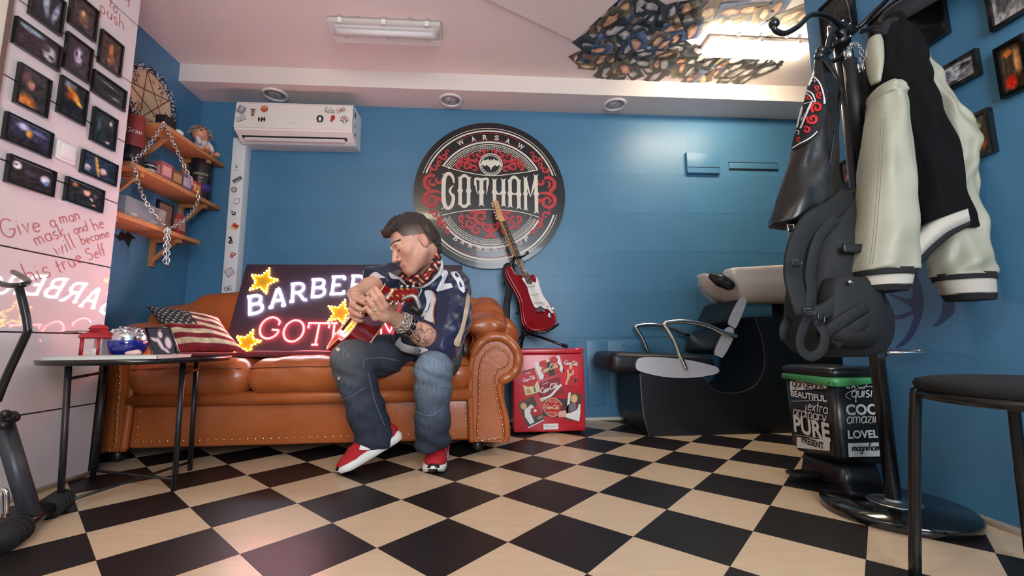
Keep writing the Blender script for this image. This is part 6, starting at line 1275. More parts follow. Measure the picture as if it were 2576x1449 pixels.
# doll
M_skin2 = mat('doll_skin', srgb(206, 148, 116), .5); dl = thing('rag_doll', 'small grey-haired doll in a white shirt sitting on the top shelf edge', 'doll', (-1.87, 2.84, zt_))
hd = PX(504, 338, -1.86); hd.x = -1.86; s = SDF((-2.0, 2.66, zt_ - .12), (-1.72, 3.0, zt_ + .28), .005)
s.ell(hd, (.046, .046, .05)); s.ell(hd + Vector((.02, -.03, -.012)), (.022, .022, .02), k=.02); s.ell(hd + Vector((.028, -.04, -.004)), (.008, .008, .007), k=.006)
for q in (-.03, .03): s.cap((-1.83, 2.86 + q, zt_ + .02), (-1.79, 2.82 + q * 1.8, zt_ + .008), .017, .013, k=.01); s.ell((-1.785, 2.81 + q * 1.8, zt_ + .012), (.02, .014, .014), k=.01)
s.ell((-1.865, hd.y + .02, zt_ + .06), (.03, .035, .06), k=.02); finish('body', s.mesh('body', 2), M_skin2, dl)
s = SDF((-2.0, 2.66, zt_ - .02), (-1.72, 3.0, zt_ + .2), .005); s.ell((-1.865, hd.y + .02, zt_ + .065), (.037, .042, .06)); 
for q in (-1, 1): s.cap((-1.86, hd.y + .02 + q * .035, zt_ + .1), (-1.83, hd.y + .02 + q * .06, zt_ + .045), .018, .015, k=.02)
s.warp(wr_fn(3, .0015, 60)); finish('shirt', s.mesh('shirt', 1), mat('doll_shirt', srgb(206, 200, 204), .9), dl)
mb = MB()
for k in range(220):
    a = rf.rand() * 6.28; e = rf.rand() * 1.5 - .15; dv = Vector((math.cos(a) * math.cos(e), math.sin(a) * math.cos(e), math.sin(e)))
    if dv.x > .35 and dv.y < -.1 and e < .75: continue
    p = hd + dv * .044; mb.tube([p, p + dv * .018 + Vector((0, 0, -.002)), p + dv * .026 + Vector((0, 0, -.014))], [.004, .0035, .001], 4)
mb.build('hair', mat('doll_hair', srgb(150, 140, 136), .8), dl, kind='stuff')
for q in (-.016, .016): MB().ball(hd + Vector((.03 + abs(q) * .2, -.032 + q * .9, .008)), .0055, 8).build('eye', M_shade, dl)
# lowest shelf
t = thing('glass_case', 'long clear glass display box on the lowest shelf', 'display box', (-1.9, 2.38, zl_)); MB().box((-1.9, 2.40, zl_ + .055), (.12, .28, .11), bev=.002).build('glass', mat('clear_glass', (.85, .88, .9), .05, alpha=.25), t); MB().box((-1.9, 2.40, zl_ + .006), (.11, .27, .01)).build('base', mat('case_base', srgb(150, 96, 70), .5), t)
for k in range(5): MB().ball((-1.9 + .03 * math.sin(k * 2), 2.3 + k * .05, zl_ + .03), .022, 10, (1, 1.2, .8)).build('trinket', mat(f'trinket{k % 3}', srgb(*((170, 120, 90), (190, 170, 150), (120, 70, 60))[k % 3]), .5), t)
t = thing('framed_photo', 'black framed photo standing on the lowest shelf', 'picture', (-1.86, 2.62, zl_)); MB().box((-1.86, 2.62, zl_ + .085), (.012, .014, .17)).box((-1.86, 2.50, zl_ + .085), (.012, .014, .17)).box((-1.86, 2.56, zl_ + .164), (.012, .12, .012)).box((-1.86, 2.56, zl_ + .006), (.012, .12, .012)).build('frame', M_frame, t); MB().box((-1.863, 2.56, zl_ + .085), (.004, .11, .15)).build('print', mat('photo_brown', srgb(120, 88, 70), .4, var=.4, vscale=20), t)
for k, (yy, nm, cc) in enumerate(((2.09, 'black', (26, 24, 26)), (2.155, 'white', (214, 206, 200)), (2.218, 'cream', (200, 186, 166)))):
    t = thing('mug', f'{nm} mug on the lowest shelf behind the glass box', 'mug', (-1.95, yy, zl_ + 0)); mg = mat('mug' + nm, srgb(*cc), .3); MB().lathe([(.028, 0), (.033, .004), (.034, .085), (.031, .085), (.029, .01), (.0001, .008)], (-1.95, yy, zl_), 20).build('cup', mg, t); MB().tube(catmull([(-1.95, yy - .033, zl_ + .07), (-1.95, yy - .06, zl_ + .06), (-1.95, yy - .055, zl_ + .025), (-1.95, yy - .033, zl_ + .02)], 5), .005, 6).build('handle', mg, t)
bookbox('red packet standing at the right end of the lowest shelf', -1.9, 2.72, zl_, (.06, .075, .14), mat('packet_red', srgb(172, 60, 52), .4), mat('packet_p', srgb(210, 150, 130), .5), 4)
# chain draped over the shelves
chn = thing('steel_chain', 'steel chain looped over the three pine shelves', 'chain', tuple(PX(418, 668, XF + .02)))
PT = [PX(x, y, XF + .018) for x, y in ((412, 310), (392, 340), (362, 382), (334, 404), (340, 430), (350, 470), (366, 505), (388, 540), (418, 572))]; PT2 = [PX(x, y, XF + .018) for x, y in ((412, 310), (432, 350), (462, 415), (490, 470), (498, 492), (494, 515), (470, 548), (440, 568), (420, 575))]
for pth in (catmull(PT, 5), catmull(PT2, 5), [PX(421, 575, XF + .02), PX(418, 668, XF + .02)], [PX(425, 578, XF + .028), PX(422, 668, XF + .028)], [PX(417, 578, XF + .03), PX(414, 662, XF + .03)]):
    for lk in chain(pth, .028, .0026, .0085): lk.build('link', M_chrome, chn)

# =================================================================== SIDE TABLE and what stands on it
TZ = .49; tc_ = Vector((-1.357, 1.83, 0)); TR_ = .295
tb = thing('side_table', 'round black metal tray table beside the sofa', 'table', tuple(tc_))
MB().lathe([(.0001, TZ - .006), (TR_ - .01, TZ - .006), (TR_ - .002, TZ - .004), (TR_ + .002, TZ + .012), (TR_ - .002, TZ + .012), (TR_ - .008, TZ), (.0001, TZ)], tc_, 56).build('tray', M_blackm, tb)
M_mt = mat('black_satin', srgb(32, 30, 32), .4)
for (b, tpx, Y) in (((-1.391, 1.587), (174, 908), 1.585), ((-1.167, 1.784), (461, 908), 1.784), ((-1.288, 2.06), (494, 915), 2.06), ((-1.594, 1.944), (266, 918), 1.944)):
    a = PY(*tpx, Y); a.z = TZ - .008; MB().cyl((b[0], b[1], 0), a, .0095, n=12).build('leg', M_mt, tb)
for (a, b, z) in (((-1.391, 1.587), (-1.288, 2.06), .035), ((-1.167, 1.784), (-1.594, 1.944), .042), ((-1.41, 1.587), (-1.594, 1.944), TZ - .05), ((-1.167, 1.784), (-1.288, 2.06), TZ - .05)): MB().cyl((*a, z), (*b, z), .0055, n=8).build('cross_bar', M_mt, tb)
# magazine
t = thing('magazine', 'white magazine lying on the tray table', 'magazine', (-1.33, 1.69, TZ + .0125)); MB().box((-1.33, 1.69, TZ + .018), (.36, .2, .011), rot('Z', 3), bev=.001).build('pages', mat('paper', srgb(226, 224, 214), .6), t); MB().box((-1.33, 1.69, TZ + .0245), (.362, .202, .002), rot('Z', 3)).build('cover', mat('cover_paper', srgb(214, 210, 204), .4), t); MB().box((-1.16, 1.605, TZ + .018), (.03, .004, .012), rot('Z', 3)).build('spine_mark', mat('pink_mark', srgb(206, 60, 90), .5), t)
# lantern
lc = PY(240, 900, 1.84); ln = thing('red_lantern', 'small red metal lantern with glass panes on the tray table', 'lantern', (lc.x, 1.84, TZ)); LXc, LYc, R6 = lc.x, 1.84, .052
M_lr = mat('lantern_red', srgb(176, 40, 50), .4); lz = TZ + .012
hexp = lambda r, z: [(LXc + r * math.cos(math.radians(60 * k + 15)), LYc + r * math.sin(math.radians(60 * k + 15)), z) for k in range(6)]
def hexst(secs):
    vs = sum([hexp(r, z) for r, z in secs], []); fs = [(5, 4, 3, 2, 1, 0), tuple((len(secs) - 1) * 6 + i for i in range(6))]
    for j in range(len(secs) - 1):
        for i in range(6): fs.append((j * 6 + i, j * 6 + (i + 1) % 6, j * 6 + 6 + (i + 1) % 6, j * 6 + 6 + i))
    return MB().add(vs, fs)
hexst([(.052, TZ), (.056, TZ + .004), (.056, TZ + .012), (.05, TZ + .014)]).build('base', M_lr, ln); hexst([(.056, TZ + .09), (.064, TZ + .094), (.062, TZ + .104), (.035, TZ + .118), (.03, TZ + .12), (.03, TZ + .126), (.036, TZ + .13), (.024, TZ + .142), (.006, TZ + .147)]).build('roof', M_lr, ln)
A, B = hexp(.05, TZ + .012), hexp(.05, TZ + .092)
for k in range(6):
    MB().cyl(A[k], B[k], .0048, n=6).build('post', M_lr, ln); a, b, c, d = [Vector(q) for q in (A[k], A[(k + 1) % 6], B[(k + 1) % 6], B[k])]; MB().add([a.lerp(b, .08), a.lerp(b, .92), d.lerp(c, .92), d.lerp(c, .08)], [(0, 1, 2, 3)]).build('pane', mat('lantern_glass', (.9, .88, .88), .08, alpha=.22), ln)
MB().lathe([(.018, TZ + .012), (.018, TZ + .05), (.002, TZ + .052)], (LXc, LYc, 0), 14).build('candle', KW, ln)
MB().tube(catmull([(LXc - .05, LYc - .03, TZ + .115), (LXc - .09, LYc - .05, TZ + .112), (LXc - .06, LYc - .06, TZ + .118), (LXc + .03, LYc - .03, TZ + .12)], 6), .0015, 6).build('handle', M_blackm, ln)
# glass ball with foil
bc_ = PY(322, 862, 1.86); gb_ = thing('glass_bowl', 'round glass bowl with silver foil on top and blue glass below', 'bowl', (bc_.x, 1.86, TZ + .002)); rb_ = .066; z_ = TZ + rb_ + .004
MB().lathe([(rb_ * math.sin(a), -rb_ * math.cos(a)) for a in np.linspace(.35, 1.75, 12)], (bc_.x, 1.86, z_), 32).build('bowl', mat('blue_glass', srgb(24, 40, 130), .06, coat=1), gb_)
s = SDF((bc_.x - .09, 1.77, z_ - .03), (bc_.x + .09, 1.95, z_ + .1), .0045); s.ell((bc_.x, 1.86, z_ + .012), (.06, .06, .052), k=0)
for k in range(26): a = rf.rand() * 6.28; r_ = .05 * math.sqrt(rf.rand()); q = Vector((bc_.x + r_ * math.cos(a), 1.86 + r_ * math.sin(a), z_ + .02 + math.sqrt(max(0, .06 ** 2 - r_ ** 2)) * .7)); dv = Vector((rf.normal(), rf.normal(), rf.normal() * .4)).normalized() * .016; s.cap(q - dv, q + dv, .006, .005, k=.003)
finish('foil', s.mesh('foil', 0), mat('foil', (.75, .8, .85), .15, 1), gb_)
t = thing('seashell', 'small pale shell lying in front of the glass bowl', 'shell', tuple(PY(335, 892, 1.74))); t.location.z = TZ + .0255; t['_w'] = list(t.location); s = SDF((t.location.x - .05, 1.7, TZ), (t.location.x + .05, 1.78, TZ + .06), .004); s.ell((t.location.x, 1.74, TZ + .032), (.03, .016, .008)); s.cap((t.location.x - .02, 1.74, TZ + .034), (t.location.x + .016, 1.74, TZ + .038), .004, .008, k=.008); finish('shell_body', s.mesh('shell_body'), mat('shell', srgb(226, 190, 184), .4), t)
# photo in a black frame
q0, q1, q2, q3 = PY(364, 825, 1.82), PY(426, 825, 1.82), PY(450, 890, 1.76), PY(386, 893, 1.76)
ft = thing('framed_picture', 'black photo frame with a pale dancer picture on the tray table', 'picture', tuple((q2 + q3) / 2)); fo = (q0 + q1 + q2 + q3) / 4; FRm = frame(fo, q2 - q3, (q0 + q1) - (q2 + q3)); FRm = (FRm[0], FRm[1], FRm[2], FRm[3] if FRm[3].y < 0 else -FRm[3]); fw_, fh_ = (q1 - q0).length, ((q0 + q1) / 2 - (q2 + q3) / 2).length
off = lambda p: ((p - fo).dot(FRm[1]), (p - fo).dot(FRm[2])); cr_ = [off(q) for q in (q3, q2, q1, q0)]
MB().prism(cr_, (fo - FRm[3] * .016, *FRm[1:]), .014).build('backing', M_frame, ft)
for k in range(4): a, b = Vector(cr_[k]), Vector(cr_[(k + 1) % 4]); mb = MB(); A_ = fo + FRm[1] * a.x + FRm[2] * a.y; B_ = fo + FRm[1] * b.x + FRm[2] * b.y; mb.tube([A_, B_], .0045, 6); mb.build('frame_bar', M_frame, ft)
def shear_pic(X, Y):
    C = np.zeros(X.shape + (3,)) + np.array((46, 44, 58.)); sk = (216, 190, 200)
    for b in ((.5, .72, .12, .16, sk, .4), (.55, .9, .07, .08, (120, 100, 110), .4), (.22, .55, .22, .07, sk, .4, -.4), (.42, .4, .1, .3, sk, .4, .4), (.78, .42, .17, .26, sk, .4), (.62, .16, .24, .06, sk, .4, -.7)): C = blob(C, X, Y, *b)
    return C
me_o = picture('print', FRm, fw_ * .9, fh_ * .88, shear_pic, 30, 30, .001, ft)
shx = (cr_[3][0] + cr_[2][0] - cr_[0][0] - cr_[1][0]) / 2 / fh_
for v in me_o.data.vertices: h_ = (v.co + wloc(ft) - fo).dot(FRm[2]); v.co += FRm[1] * h_ * shx
# =================================================================== EXERCISE MACHINE at the left edge
M_gm = mat('grey_metal', srgb(58, 58, 64), .4); em = thing('exercise_machine', 'dark folding exercise machine with bent handle at the left edge', 'exercise machine', (-1.45, 1.5, 0))
fa_, fb_ = PZ(25, 1345, .035), PZ(140, 1268, .035); dv = (fb_ - fa_).normalized()
MB().cyl(fa_ - dv * .0, fb_, .019, n=14).build('foot_bar', M_blackm, em)
for e, s_ in ((fa_, -1), (fb_, 1)):
    mm = MB()
    mm.cyl(e - dv * .045, e + dv * .045, .034, n=18)
    for k in range(4): mm.tube([e + dv * (-.036 + .024 * k) + (Vector((0, 0, 1)) * math.cos(a) + dv.cross(Vector((0, 0, 1))) * math.sin(a)) * .0345 for a in np.linspace(0, 6.28, 17)[:-1]], .003, 5, closed=True)
    mm.build('rubber_cap', mat('rubber', (0, 0, 0)), em)
u0 = fa_.lerp(fb_, .42) + Vector((0, 0, .01)); Yu = u0.y; u1 = PY(8, 1062, Yu - .02)
MB().tube([u0, u1], .032, 4, flat=.8).build('upright', M_gm, em)
kn = PY(18, 1052, Yu - .05); mm = MB(); mm.cyl(kn - Vector((.02, -.03, 0)), kn + Vector((.02, -.02, 0)), .018, n=14)
for k in range(3): a = k * 2.09; mm.ball(kn + Vector((.018, -.02, 0)) + Vector((.004, 0, 0)) + Vector((0, math.cos(a), math.sin(a))) * .018, .013, 10)
mm.build('knob', M_black, em)
MB().tube(catmull([PY(-8, 1010, Yu - .02), PY(20, 940, Yu - .02), PY(66, 842, Yu - .02), PY(70, 825, Yu - .02), PY(62, 780, Yu - .02), PY(46, 716, Yu - .02)], 4), .0105, 12).build('bent_tube', M_blackm, em)
MB().tube(catmull([PY(-14, 706, Yu - .02), PY(10, 716, Yu - .04), PY(50, 718, Yu - .06), PY(70, 710, Yu - .02), PY(62, 700, Yu + .03), PY(34, 684, Yu + .1)], 6), .0085, 10).build('handlebar', M_blackm, em)
MB().tube(catmull([PY(4, 1300, Yu - .05), PY(3, 1240, Yu - .05), PY(10, 1232, Yu - .05), PY(17, 1245, Yu - .05), PY(16, 1300, Yu - .05)], 5), .0055, 8).build('chrome_loop', M_chrome, em)
# =================================================================== THE MAN playing on the sofa
man = thing('person', 'man in navy jersey and jeans seated on the sofa playing an acoustic guitar', 'person', (-.25, 2.15, 0))
V3 = lambda p: np.array(p, float)
M_skin = mat('skin', (1, 1, 1), .48, vcol=True, bump=.03, bscale=300)
HC = PY(1041, 612, 1.95)                                     # middle of the head
hf = Vector((-.80, -.36, -.49)).normalized(); hu = Vector((-.05, .04, 1)); hu = (hu - hf * hu.dot(hf)).normalized(); hr = hf.cross(hu)
hs = 1.0
def H(f, r, u): return HC + (hf * f + hr * r + hu * u) * hs
RH = Matrix((hf, hr, hu)).transposed()
shL, elL, wrL = PY(1140, 728, 2.10), PY(1098, 862, 1.95), PY(1006, 808, 1.80)
shR, elR, wrR = PY(1003, 702, 2.27), PY(950, 712, 2.12), PY(893, 738, 1.98)
hpL, knL, anL = PY(1118, 880, 2.28), PY(1090, 928, 1.87), PY(1088, 1100, 1.95)
hpR, knR, anR = PY(1020, 885, 2.28), PY(882, 905, 1.95), PY(940, 1092, 1.99)
pel, wai, che, nek = PY(1078, 875, 2.3), PY(1085, 800, 2.24), PY(1075, 735, 2.17), PY(1078, 682, 2.08)
B_ = SDF((-.95, 1.5, .05), (.02, 2.5, 1.2), .0052)
# head
B_.ell(H(-.012, 0, .03), V3((.102, .078, .096)) * hs, RH, k=0); B_.ell(H(.024, 0, -.038), V3((.076, .058, .084)) * hs, RH, k=.028)
B_.cap(H(-.005, .056, -.06), H(.07, .02, -.108), .022 * hs, .018 * hs, k=.03); B_.cap(H(-.005, -.056, -.06), H(.07, -.02, -.108), .022 * hs, .018 * hs, k=.03); B_.ell(H(.082, 0, -.108), V3((.022, .026, .02)) * hs, RH, k=.02)
B_.cap(H(.086, -.036, .024), H(.092, 0, .026), .013, .012, k=.014); B_.cap(H(.086, .036, .024), H(.092, 0, .026), .013, .012, k=.014)
for q in (-1, 1):
    B_.ell(H(.104, .032 * q, .006), V3((.02, .018, .012)), RH, k=.012, op='s'); B_.ell(H(.078, .033 * q, .004), V3((.014, .016, .013)) * hs, RH, k=.006); B_.ell(H(.06, .044 * q, -.022), V3((.018, .016, .018)) * hs, RH, k=.03)
B_.chain([H(.092, 0, .012), H(.106, 0, -.012), H(.122, 0, -.036)], [.0085, .0095, .0115], k=.008); B_.ell(H(.104, .013, -.042), V3((.013, .009, .008)), RH, k=.006); B_.ell(H(.104, -.013, -.042), V3((.013, .009, .008)), RH, k=.006)
B_.cap(H(.093, -.022, -.071), H(.102, 0, -.068), .006, .0075, k=.006); B_.cap(H(.093, .022, -.071), H(.102, 0, -.068), .006, .0075, k=.006); B_.cap(H(.09, -.018, -.082), H(.099, 0, -.083), .006, .008, k=.006); B_.cap(H(.09, .018, -.082), H(.099, 0, -.083), .006, .008, k=.006)
for q in (-1, 1):
    B_.ell(H(-.022, .08 * q, -.016), V3((.021, .01, .034)) * hs, Matrix((hf * .95 + hr * .3 * -q, hr, hu)).transposed(), k=.006); B_.ell(H(-.016, .09 * q, -.012), V3((.011, .007, .02)), RH, k=.004, op='s'); B_.ell(H(-.014, .084 * q, -.04), V3((.008, .006, .008)), RH, k=.006)
B_.cap(H(-.042, 0, -.05), nek, .05, .058, k=.022); B_.cap(nek, che, .07, .1, k=.04)
# torso, arms, legs under the clothes
B_.chain([pel, wai, che], [.12, .12, .12], k=.04); B_.cap(shL, shR, .065, .065, k=.04)
B_.chain([shL, elL], [.055, .046], k=.03); B_.chain([elL, elL.lerp(wrL, .4), wrL], [.046, .046, .031], k=.02); B_.chain([shR, elR], [.055, .046], k=.03); B_.chain([elR, elR.lerp(wrR, .4), wrR], [.046, .043, .03], k=.02)
for a, b, c in ((hpL, knL, anL), (hpR, knR, anR)): B_.chain([a, b], [.08, .058], k=.03); B_.chain([b, b.lerp(c, .35), c], [.055, .055, .038], k=.02)
# left hand round the neck
def finger(pts, r0=.0092, r1=.0072): n_ = len(pts); B_.chain(pts, [r0 + (r1 - r0) * i / (n_ - 1) for i in range(n_)], k=.003)
pmL = PY(968, 788, 1.735); B_.chain([wrL, pmL], [.03, .03], k=.015); B_.ell(pmL, (.03, .026, .036), k=.015)
KL = [PY(973, 768, 1.695), PY(961, 776, 1.70), PY(950, 787, 1.71), PY(943, 800, 1.722)]
for i, kk in enumerate(KL): B_.cap(pmL + (kk - pmL) * .2, kk, .019, .0145, k=.008)
tipsL = [((957, 744, 1.672), (945, 727, 1.678), (938, 728, 1.70)), ((945, 752, 1.676), (934, 735, 1.684), (927, 738, 1.71)), ((936, 766, 1.688), (926, 751, 1.698), (920, 756, 1.724)), ((932, 785, 1.702), (924, 774, 1.715), (919, 779, 1.738))]
for kk, t in zip(KL, tipsL): finger([kk] + [PY(*q) for q in t], .0128, .0098)
finger([pmL + Vector((.012, .015, .0)), PY(993, 768, 1.72), PY(993, 745, 1.715), PY(987, 730, 1.71)], .015, .0095)
# right hand picking the strings
pmR = PY(900, 762, 1.955); B_.chain([wrR, pmR], [.029, .03], k=.015); B_.ell(pmR, (.026, .03, .034), k=.015)
KR_ = [PY(895, 752, 1.90), PY(886, 765, 1.905), PY(883, 779, 1.915), PY(886, 793, 1.93)]
for kk in KR_: B_.cap(pmR + (kk - pmR) * .2, kk, .019, .0145, k=.008)
tR = [((909, 758, 1.88), (920, 764, 1.885), (926, 771, 1.90)), ((898, 774, 1.875), (911, 780, 1.88), (918, 783, 1.895)), ((896, 790, 1.885), (907, 795, 1.89), (913, 795, 1.905)), ((898, 804, 1.905), (907, 807, 1.91), (912, 805, 1.92))]
for kk, t in zip(KR_, tR): finger([kk] + [PY(*q) for q in t], .0128, .0098)
finger([pmR + Vector((.01, -.005, .01)), PY(910, 748, 1.925), PY(921, 755, 1.905), PY(928, 766, 1.895)], .014, .009)
bm_ = B_.mesh('body', 1); VV = B_.V
def sc3(c): return np.array(srgb(*c))
C = np.tile(sc3((214, 160, 136)), (len(VV), 1))
hv = (VV - np.array(HC)) / hs; F_, R_, U_ = hv @ np.array(hf), hv @ np.array(hr), hv @ np.array(hu); head = (np.linalg.norm(hv, axis=1) < .17)
def tint(mask, col, a):
    a = np.clip(a, 0, 1)[:, None] * mask[:, None]; C[:] = C * (1 - a) + sc3(col) * a
nz = np.sin(VV[:, 0] * 310) * np.sin(VV[:, 1] * 290 + 1) * np.sin(VV[:, 2] * 330 + 2)
tint(head, (206, 134, 116), .5 * np.exp(-((F_ - .07) ** 2 + (np.abs(R_) - .045) ** 2 + (U_ + .03) ** 2) / .0012)); tint(head, (190, 128, 112), .35 * ((U_ < -.06) & (F_ > -.02)))
tint(head, (188, 116, 106), .6 * (((np.abs(U_ + .077) < .010) & (F_ > .088) & (np.abs(R_) < .024)).astype(float)))
tint(head, (206, 130, 112), .6 * (np.abs(R_) > .074) * (np.abs(U_ + .005) < .04))
side = (F_ < .05 + .25 * (U_ - .03)) & (U_ > np.where(F_ > -.035, .016 + .35 * (F_ + .01), -.045))
gr = np.clip((U_ - np.where(F_ > -.04, .005, -.06)) / .065, 0, 1); tint(head & side, (128, 98, 86), .85 * np.ones(len(VV))); tint(head & side, (50, 39, 37), gr ** .7 * .97)
# tattoo on the left forearm
ax_ = np.array(wrL - elL); La = np.linalg.norm(ax_); ax_ /= La; tt = (VV - np.array(elL)) @ ax_ / La; rad = np.linalg.norm((VV - np.array(elL)) - np.outer((VV - np.array(elL)) @ ax_, ax_), axis=1)
wr2 = np.linalg.norm(VV - np.array(wrR), axis=1); tint((wr2 > .0) & (wr2 < .045), (110, 92, 92), .35 * (np.abs(np.sin(VV[:, 2] * 260)) < .3))
vcol(bm_, C); body_o = finish('body', bm_, M_skin, man)
# hair
h_ = SDF(V3(HC) - .2, V3(HC) + .22, .0042)
h_.ell(H(-.02, 0, .05), V3((.1, .066, .082)), RH, k=0); h_.ell(H(-.075, 0, .0), V3((.045, .056, .072)), RH, k=.03); h_.cap(H(-.088, 0, -.02), H(-.09, 0, -.075), .034, .02, k=.03)
for (f0, r0, u0, f1, r1, u1, ra, rb_2) in ((.03, -.034, .108, .088, -.036, .09, .022, .017), (.03, 0, .114, .1, 0, .094, .025, .018), (.03, .034, .108, .088, .036, .09, .022, .017), (-.03, 0, .118, .03, 0, .118, .024, .026), (-.07, 0, .09, -.03, 0, .112, .034, .026)): h_.cap(H(f0, r0, u0), H(f1, r1, u1), ra, rb_2, k=.022)
h_.ell(H(.06, 0, -.02), V3((.075, .12, .1)), RH, k=.012, op='s')
for q in (-1, 1): h_.ell(H(.01, .115 * q, -.005), V3((.085, .056, .088)), RH, k=.02, op='s')
fn = np.array(hf); un = np.array(hu); rn = np.array(hr); hc = np.array(HC)
h_.warp(lambda X, Y, Z: .0022 * np.sin(((X - hc[0]) * rn[0] + (Y - hc[1]) * rn[1] + (Z - hc[2]) * rn[2]) * 420 + 3 * np.sin(((X - hc[0]) * fn[0] + (Y - hc[1]) * fn[1] + (Z - hc[2]) * fn[2]) * 60)) + .0025 * np.sin(((X - hc[0]) * fn[0] + (Y - hc[1]) * fn[1] + (Z - hc[2]) * fn[2]) * 170 + 2 * np.sin(X * 90)))
finish('hair', h_.mesh('hair', 1), mat('dark_hair', srgb(52, 40, 38), .5, var=.3, vscale=60, bump=.5, bscale=220, stretch=(1, 1, 3)), man)
bb_ = bvh_of(bm_, wloc(man))
def onface(r, u, off=.0008):
    h = bb_.ray_cast(H(.2, r, u), -hf, .3); return (h[0] + hf * off) if h[0] is not None else H(.08, r, u)
for q in (-1, 1):
    MB().tube(catmull([onface(q * (.009 + .0105 * k), .031 + (.0, .002, .0035, .003, .0)[k], -.0022) for k in range(5)], 4), [.0025, .004, .0045, .0035, .0015] if False else .0044, 6).build('eyebrow', mat('brow', srgb(56, 40, 34), .7), man)
    MB().tube(catmull([onface(q * (.018 + .007 * k), -.002 - (.003, .006, .007, .006, .003)[k]) for k in range(5)], 4), .0013, 5).build('eyelash', mat('brow', (0, 0, 0)), man)
# jersey
M_jer = mat('navy_jersey', srgb(30, 38, 70), .38, var=.12, vscale=10, sheen=.2)
J = SDF((-.75, 1.75, .4), (.12, 2.55, 1.12), .0075)
J.chain([pel + Vector((0, 0, -.01)), wai, che], [.165, .158, .142], k=.05); J.cap(shL + Vector((0, 0, .005)), shR, .082, .075, k=.05); J.cap(che, nek + Vector((0, .02, -.05)), .12, .075, k=.05)
J.ell(PY(1150, 790, 2.18), (.075, .12, .15), k=.06)
J.ell(PY(1042, 852, 2.08), (.1, .09, .075), k=.05)
J.cap(nek + Vector((-.01, -.02, .03)), nek + Vector((-.03, -.08, .1)), .072, .085, k=.012, op='s')
rj = np.random.RandomState(2)
J.warp(lambda X, Y, Z: .004 * np.sin(38 * Z + 26 * X + 2 * np.sin(24 * Y)) + .0035 * np.sin(52 * (X + .6 * Y) - 34 * Z + 1.3) + .002 * np.sin(90 * Z - 60 * X))
jm = J.mesh('jersey', 2); jb_ = bvh_of(jm); finish('jersey', jm, M_jer, man)
def sleeve(pts, rs, cutp, cutn, seed, lo, hi):
    s_ = SDF(lo, hi, .0065); s_.chain(pts, rs, k=.03); s_.warp(lambda X, Y, Z: .0045 * np.sin(44 * Z + 30 * X + seed + 2 * np.sin(26 * Y)) + .004 * np.sin(60 * (X - .5 * Y) + 38 * Z + seed * 2) + .002 * np.sin(110 * Z - 70 * X))
    s_.plane(cutp, cutn, .004); m_ = s_.mesh('sleeve', 2); bv_ = bvh_of(m_); finish('sleeve', m_, M_jer, man); return bv_
fL = (wrL - elL).normalized(); hl = PY(1078, 846, 1.92); fR = (wrR - elR).normalized(); hR2 = PY(940, 704, 2.09)
slb = sleeve([shL + Vector((0, 0, .005)), shL.lerp(elL, .55) + Vector((.015, 0, 0)), elL + Vector((.014, .01, .008)), elL + Vector((.008, -.005, .0))], [.088, .102, .098, .094], hl, fL, .3, V3((-.42, 1.72, .42)), V3((.08, 2.28, 1.02)))
srb = sleeve([shR + Vector((.02, 0, 0)), elR + Vector((.0, 0, .006))], [.088, .084], hR2, fR, 2.1, V3((-.9, 1.9, .65)), V3((-.35, 2.45, 1.02)))
M_jw = mat('jersey_white', srgb(222, 222, 226), .55, var=.06, vscale=20); M_jo = mat('jersey_orange', srgb(214, 140, 90), .6)
def jdec(pts, name, m_, off=.002, Y=2.0, smooth=True, bv=None, maxe=.016):
    c = (sum(p[0] for p in pts) / len(pts), sum(p[1] for p in pts) / len(pts)); fr = camfr(*c, Y); P = []
    for p in pts:
        d = ray(*p); t = (fr[0] - CAM).dot(fr[3]) / d.dot(fr[3]); q = CAM + d * t - fr[0]; P.append((q.dot(fr[1]), q.dot(fr[2])))
    if smooth: P = catmull(P, 4, True)
    mb = MB(); decal(mb, bv or jall, poly2d(P), fr, off, maxe, 1.2)
    if mb.f: mb.build(name, m_, man)
class _Two:
    def ray_cast(s_, o, d, dist):
        h = [q.ray_cast(o, d, dist) for q in (jb_, slb, srb)]; h = [q for q in h if q[0] is not None]; return min(h, key=lambda q: q[3]) if h else (None, None, None, None)
jall = _Two()
# shoulder numerals: 2 and 8
k8 = lambda x, y: (840 + x / 4.83, 510 + y / 4.83)
jdec([k8(*p) for p in ((1200, 905), (1262, 840), (1330, 815), (1378, 825), (1392, 862), (1340, 985), (1425, 980), (1445, 1030), (1262, 1085), (1240, 1060), (1318, 910), (1295, 880), (1268, 905), (1222, 930))], 'number_two', M_jw, smooth=False)
jdec([k8(*p) for p in ((1405, 790), (1450, 800), (1520, 870), (1580, 980), (1590, 1080), (1568, 1095), (1520, 1050), (1490, 960), (1430, 880))], 'number_eight', M_jw, smooth=False)
for q in (((1482, 850), (1520, 900), (1500, 912), (1470, 880)), ((1530, 955), (1556, 1020), (1540, 1030), (1520, 980))): jdec([k8(*p) for p in q], 'number_gap', M_jer, .0045, smooth=False)
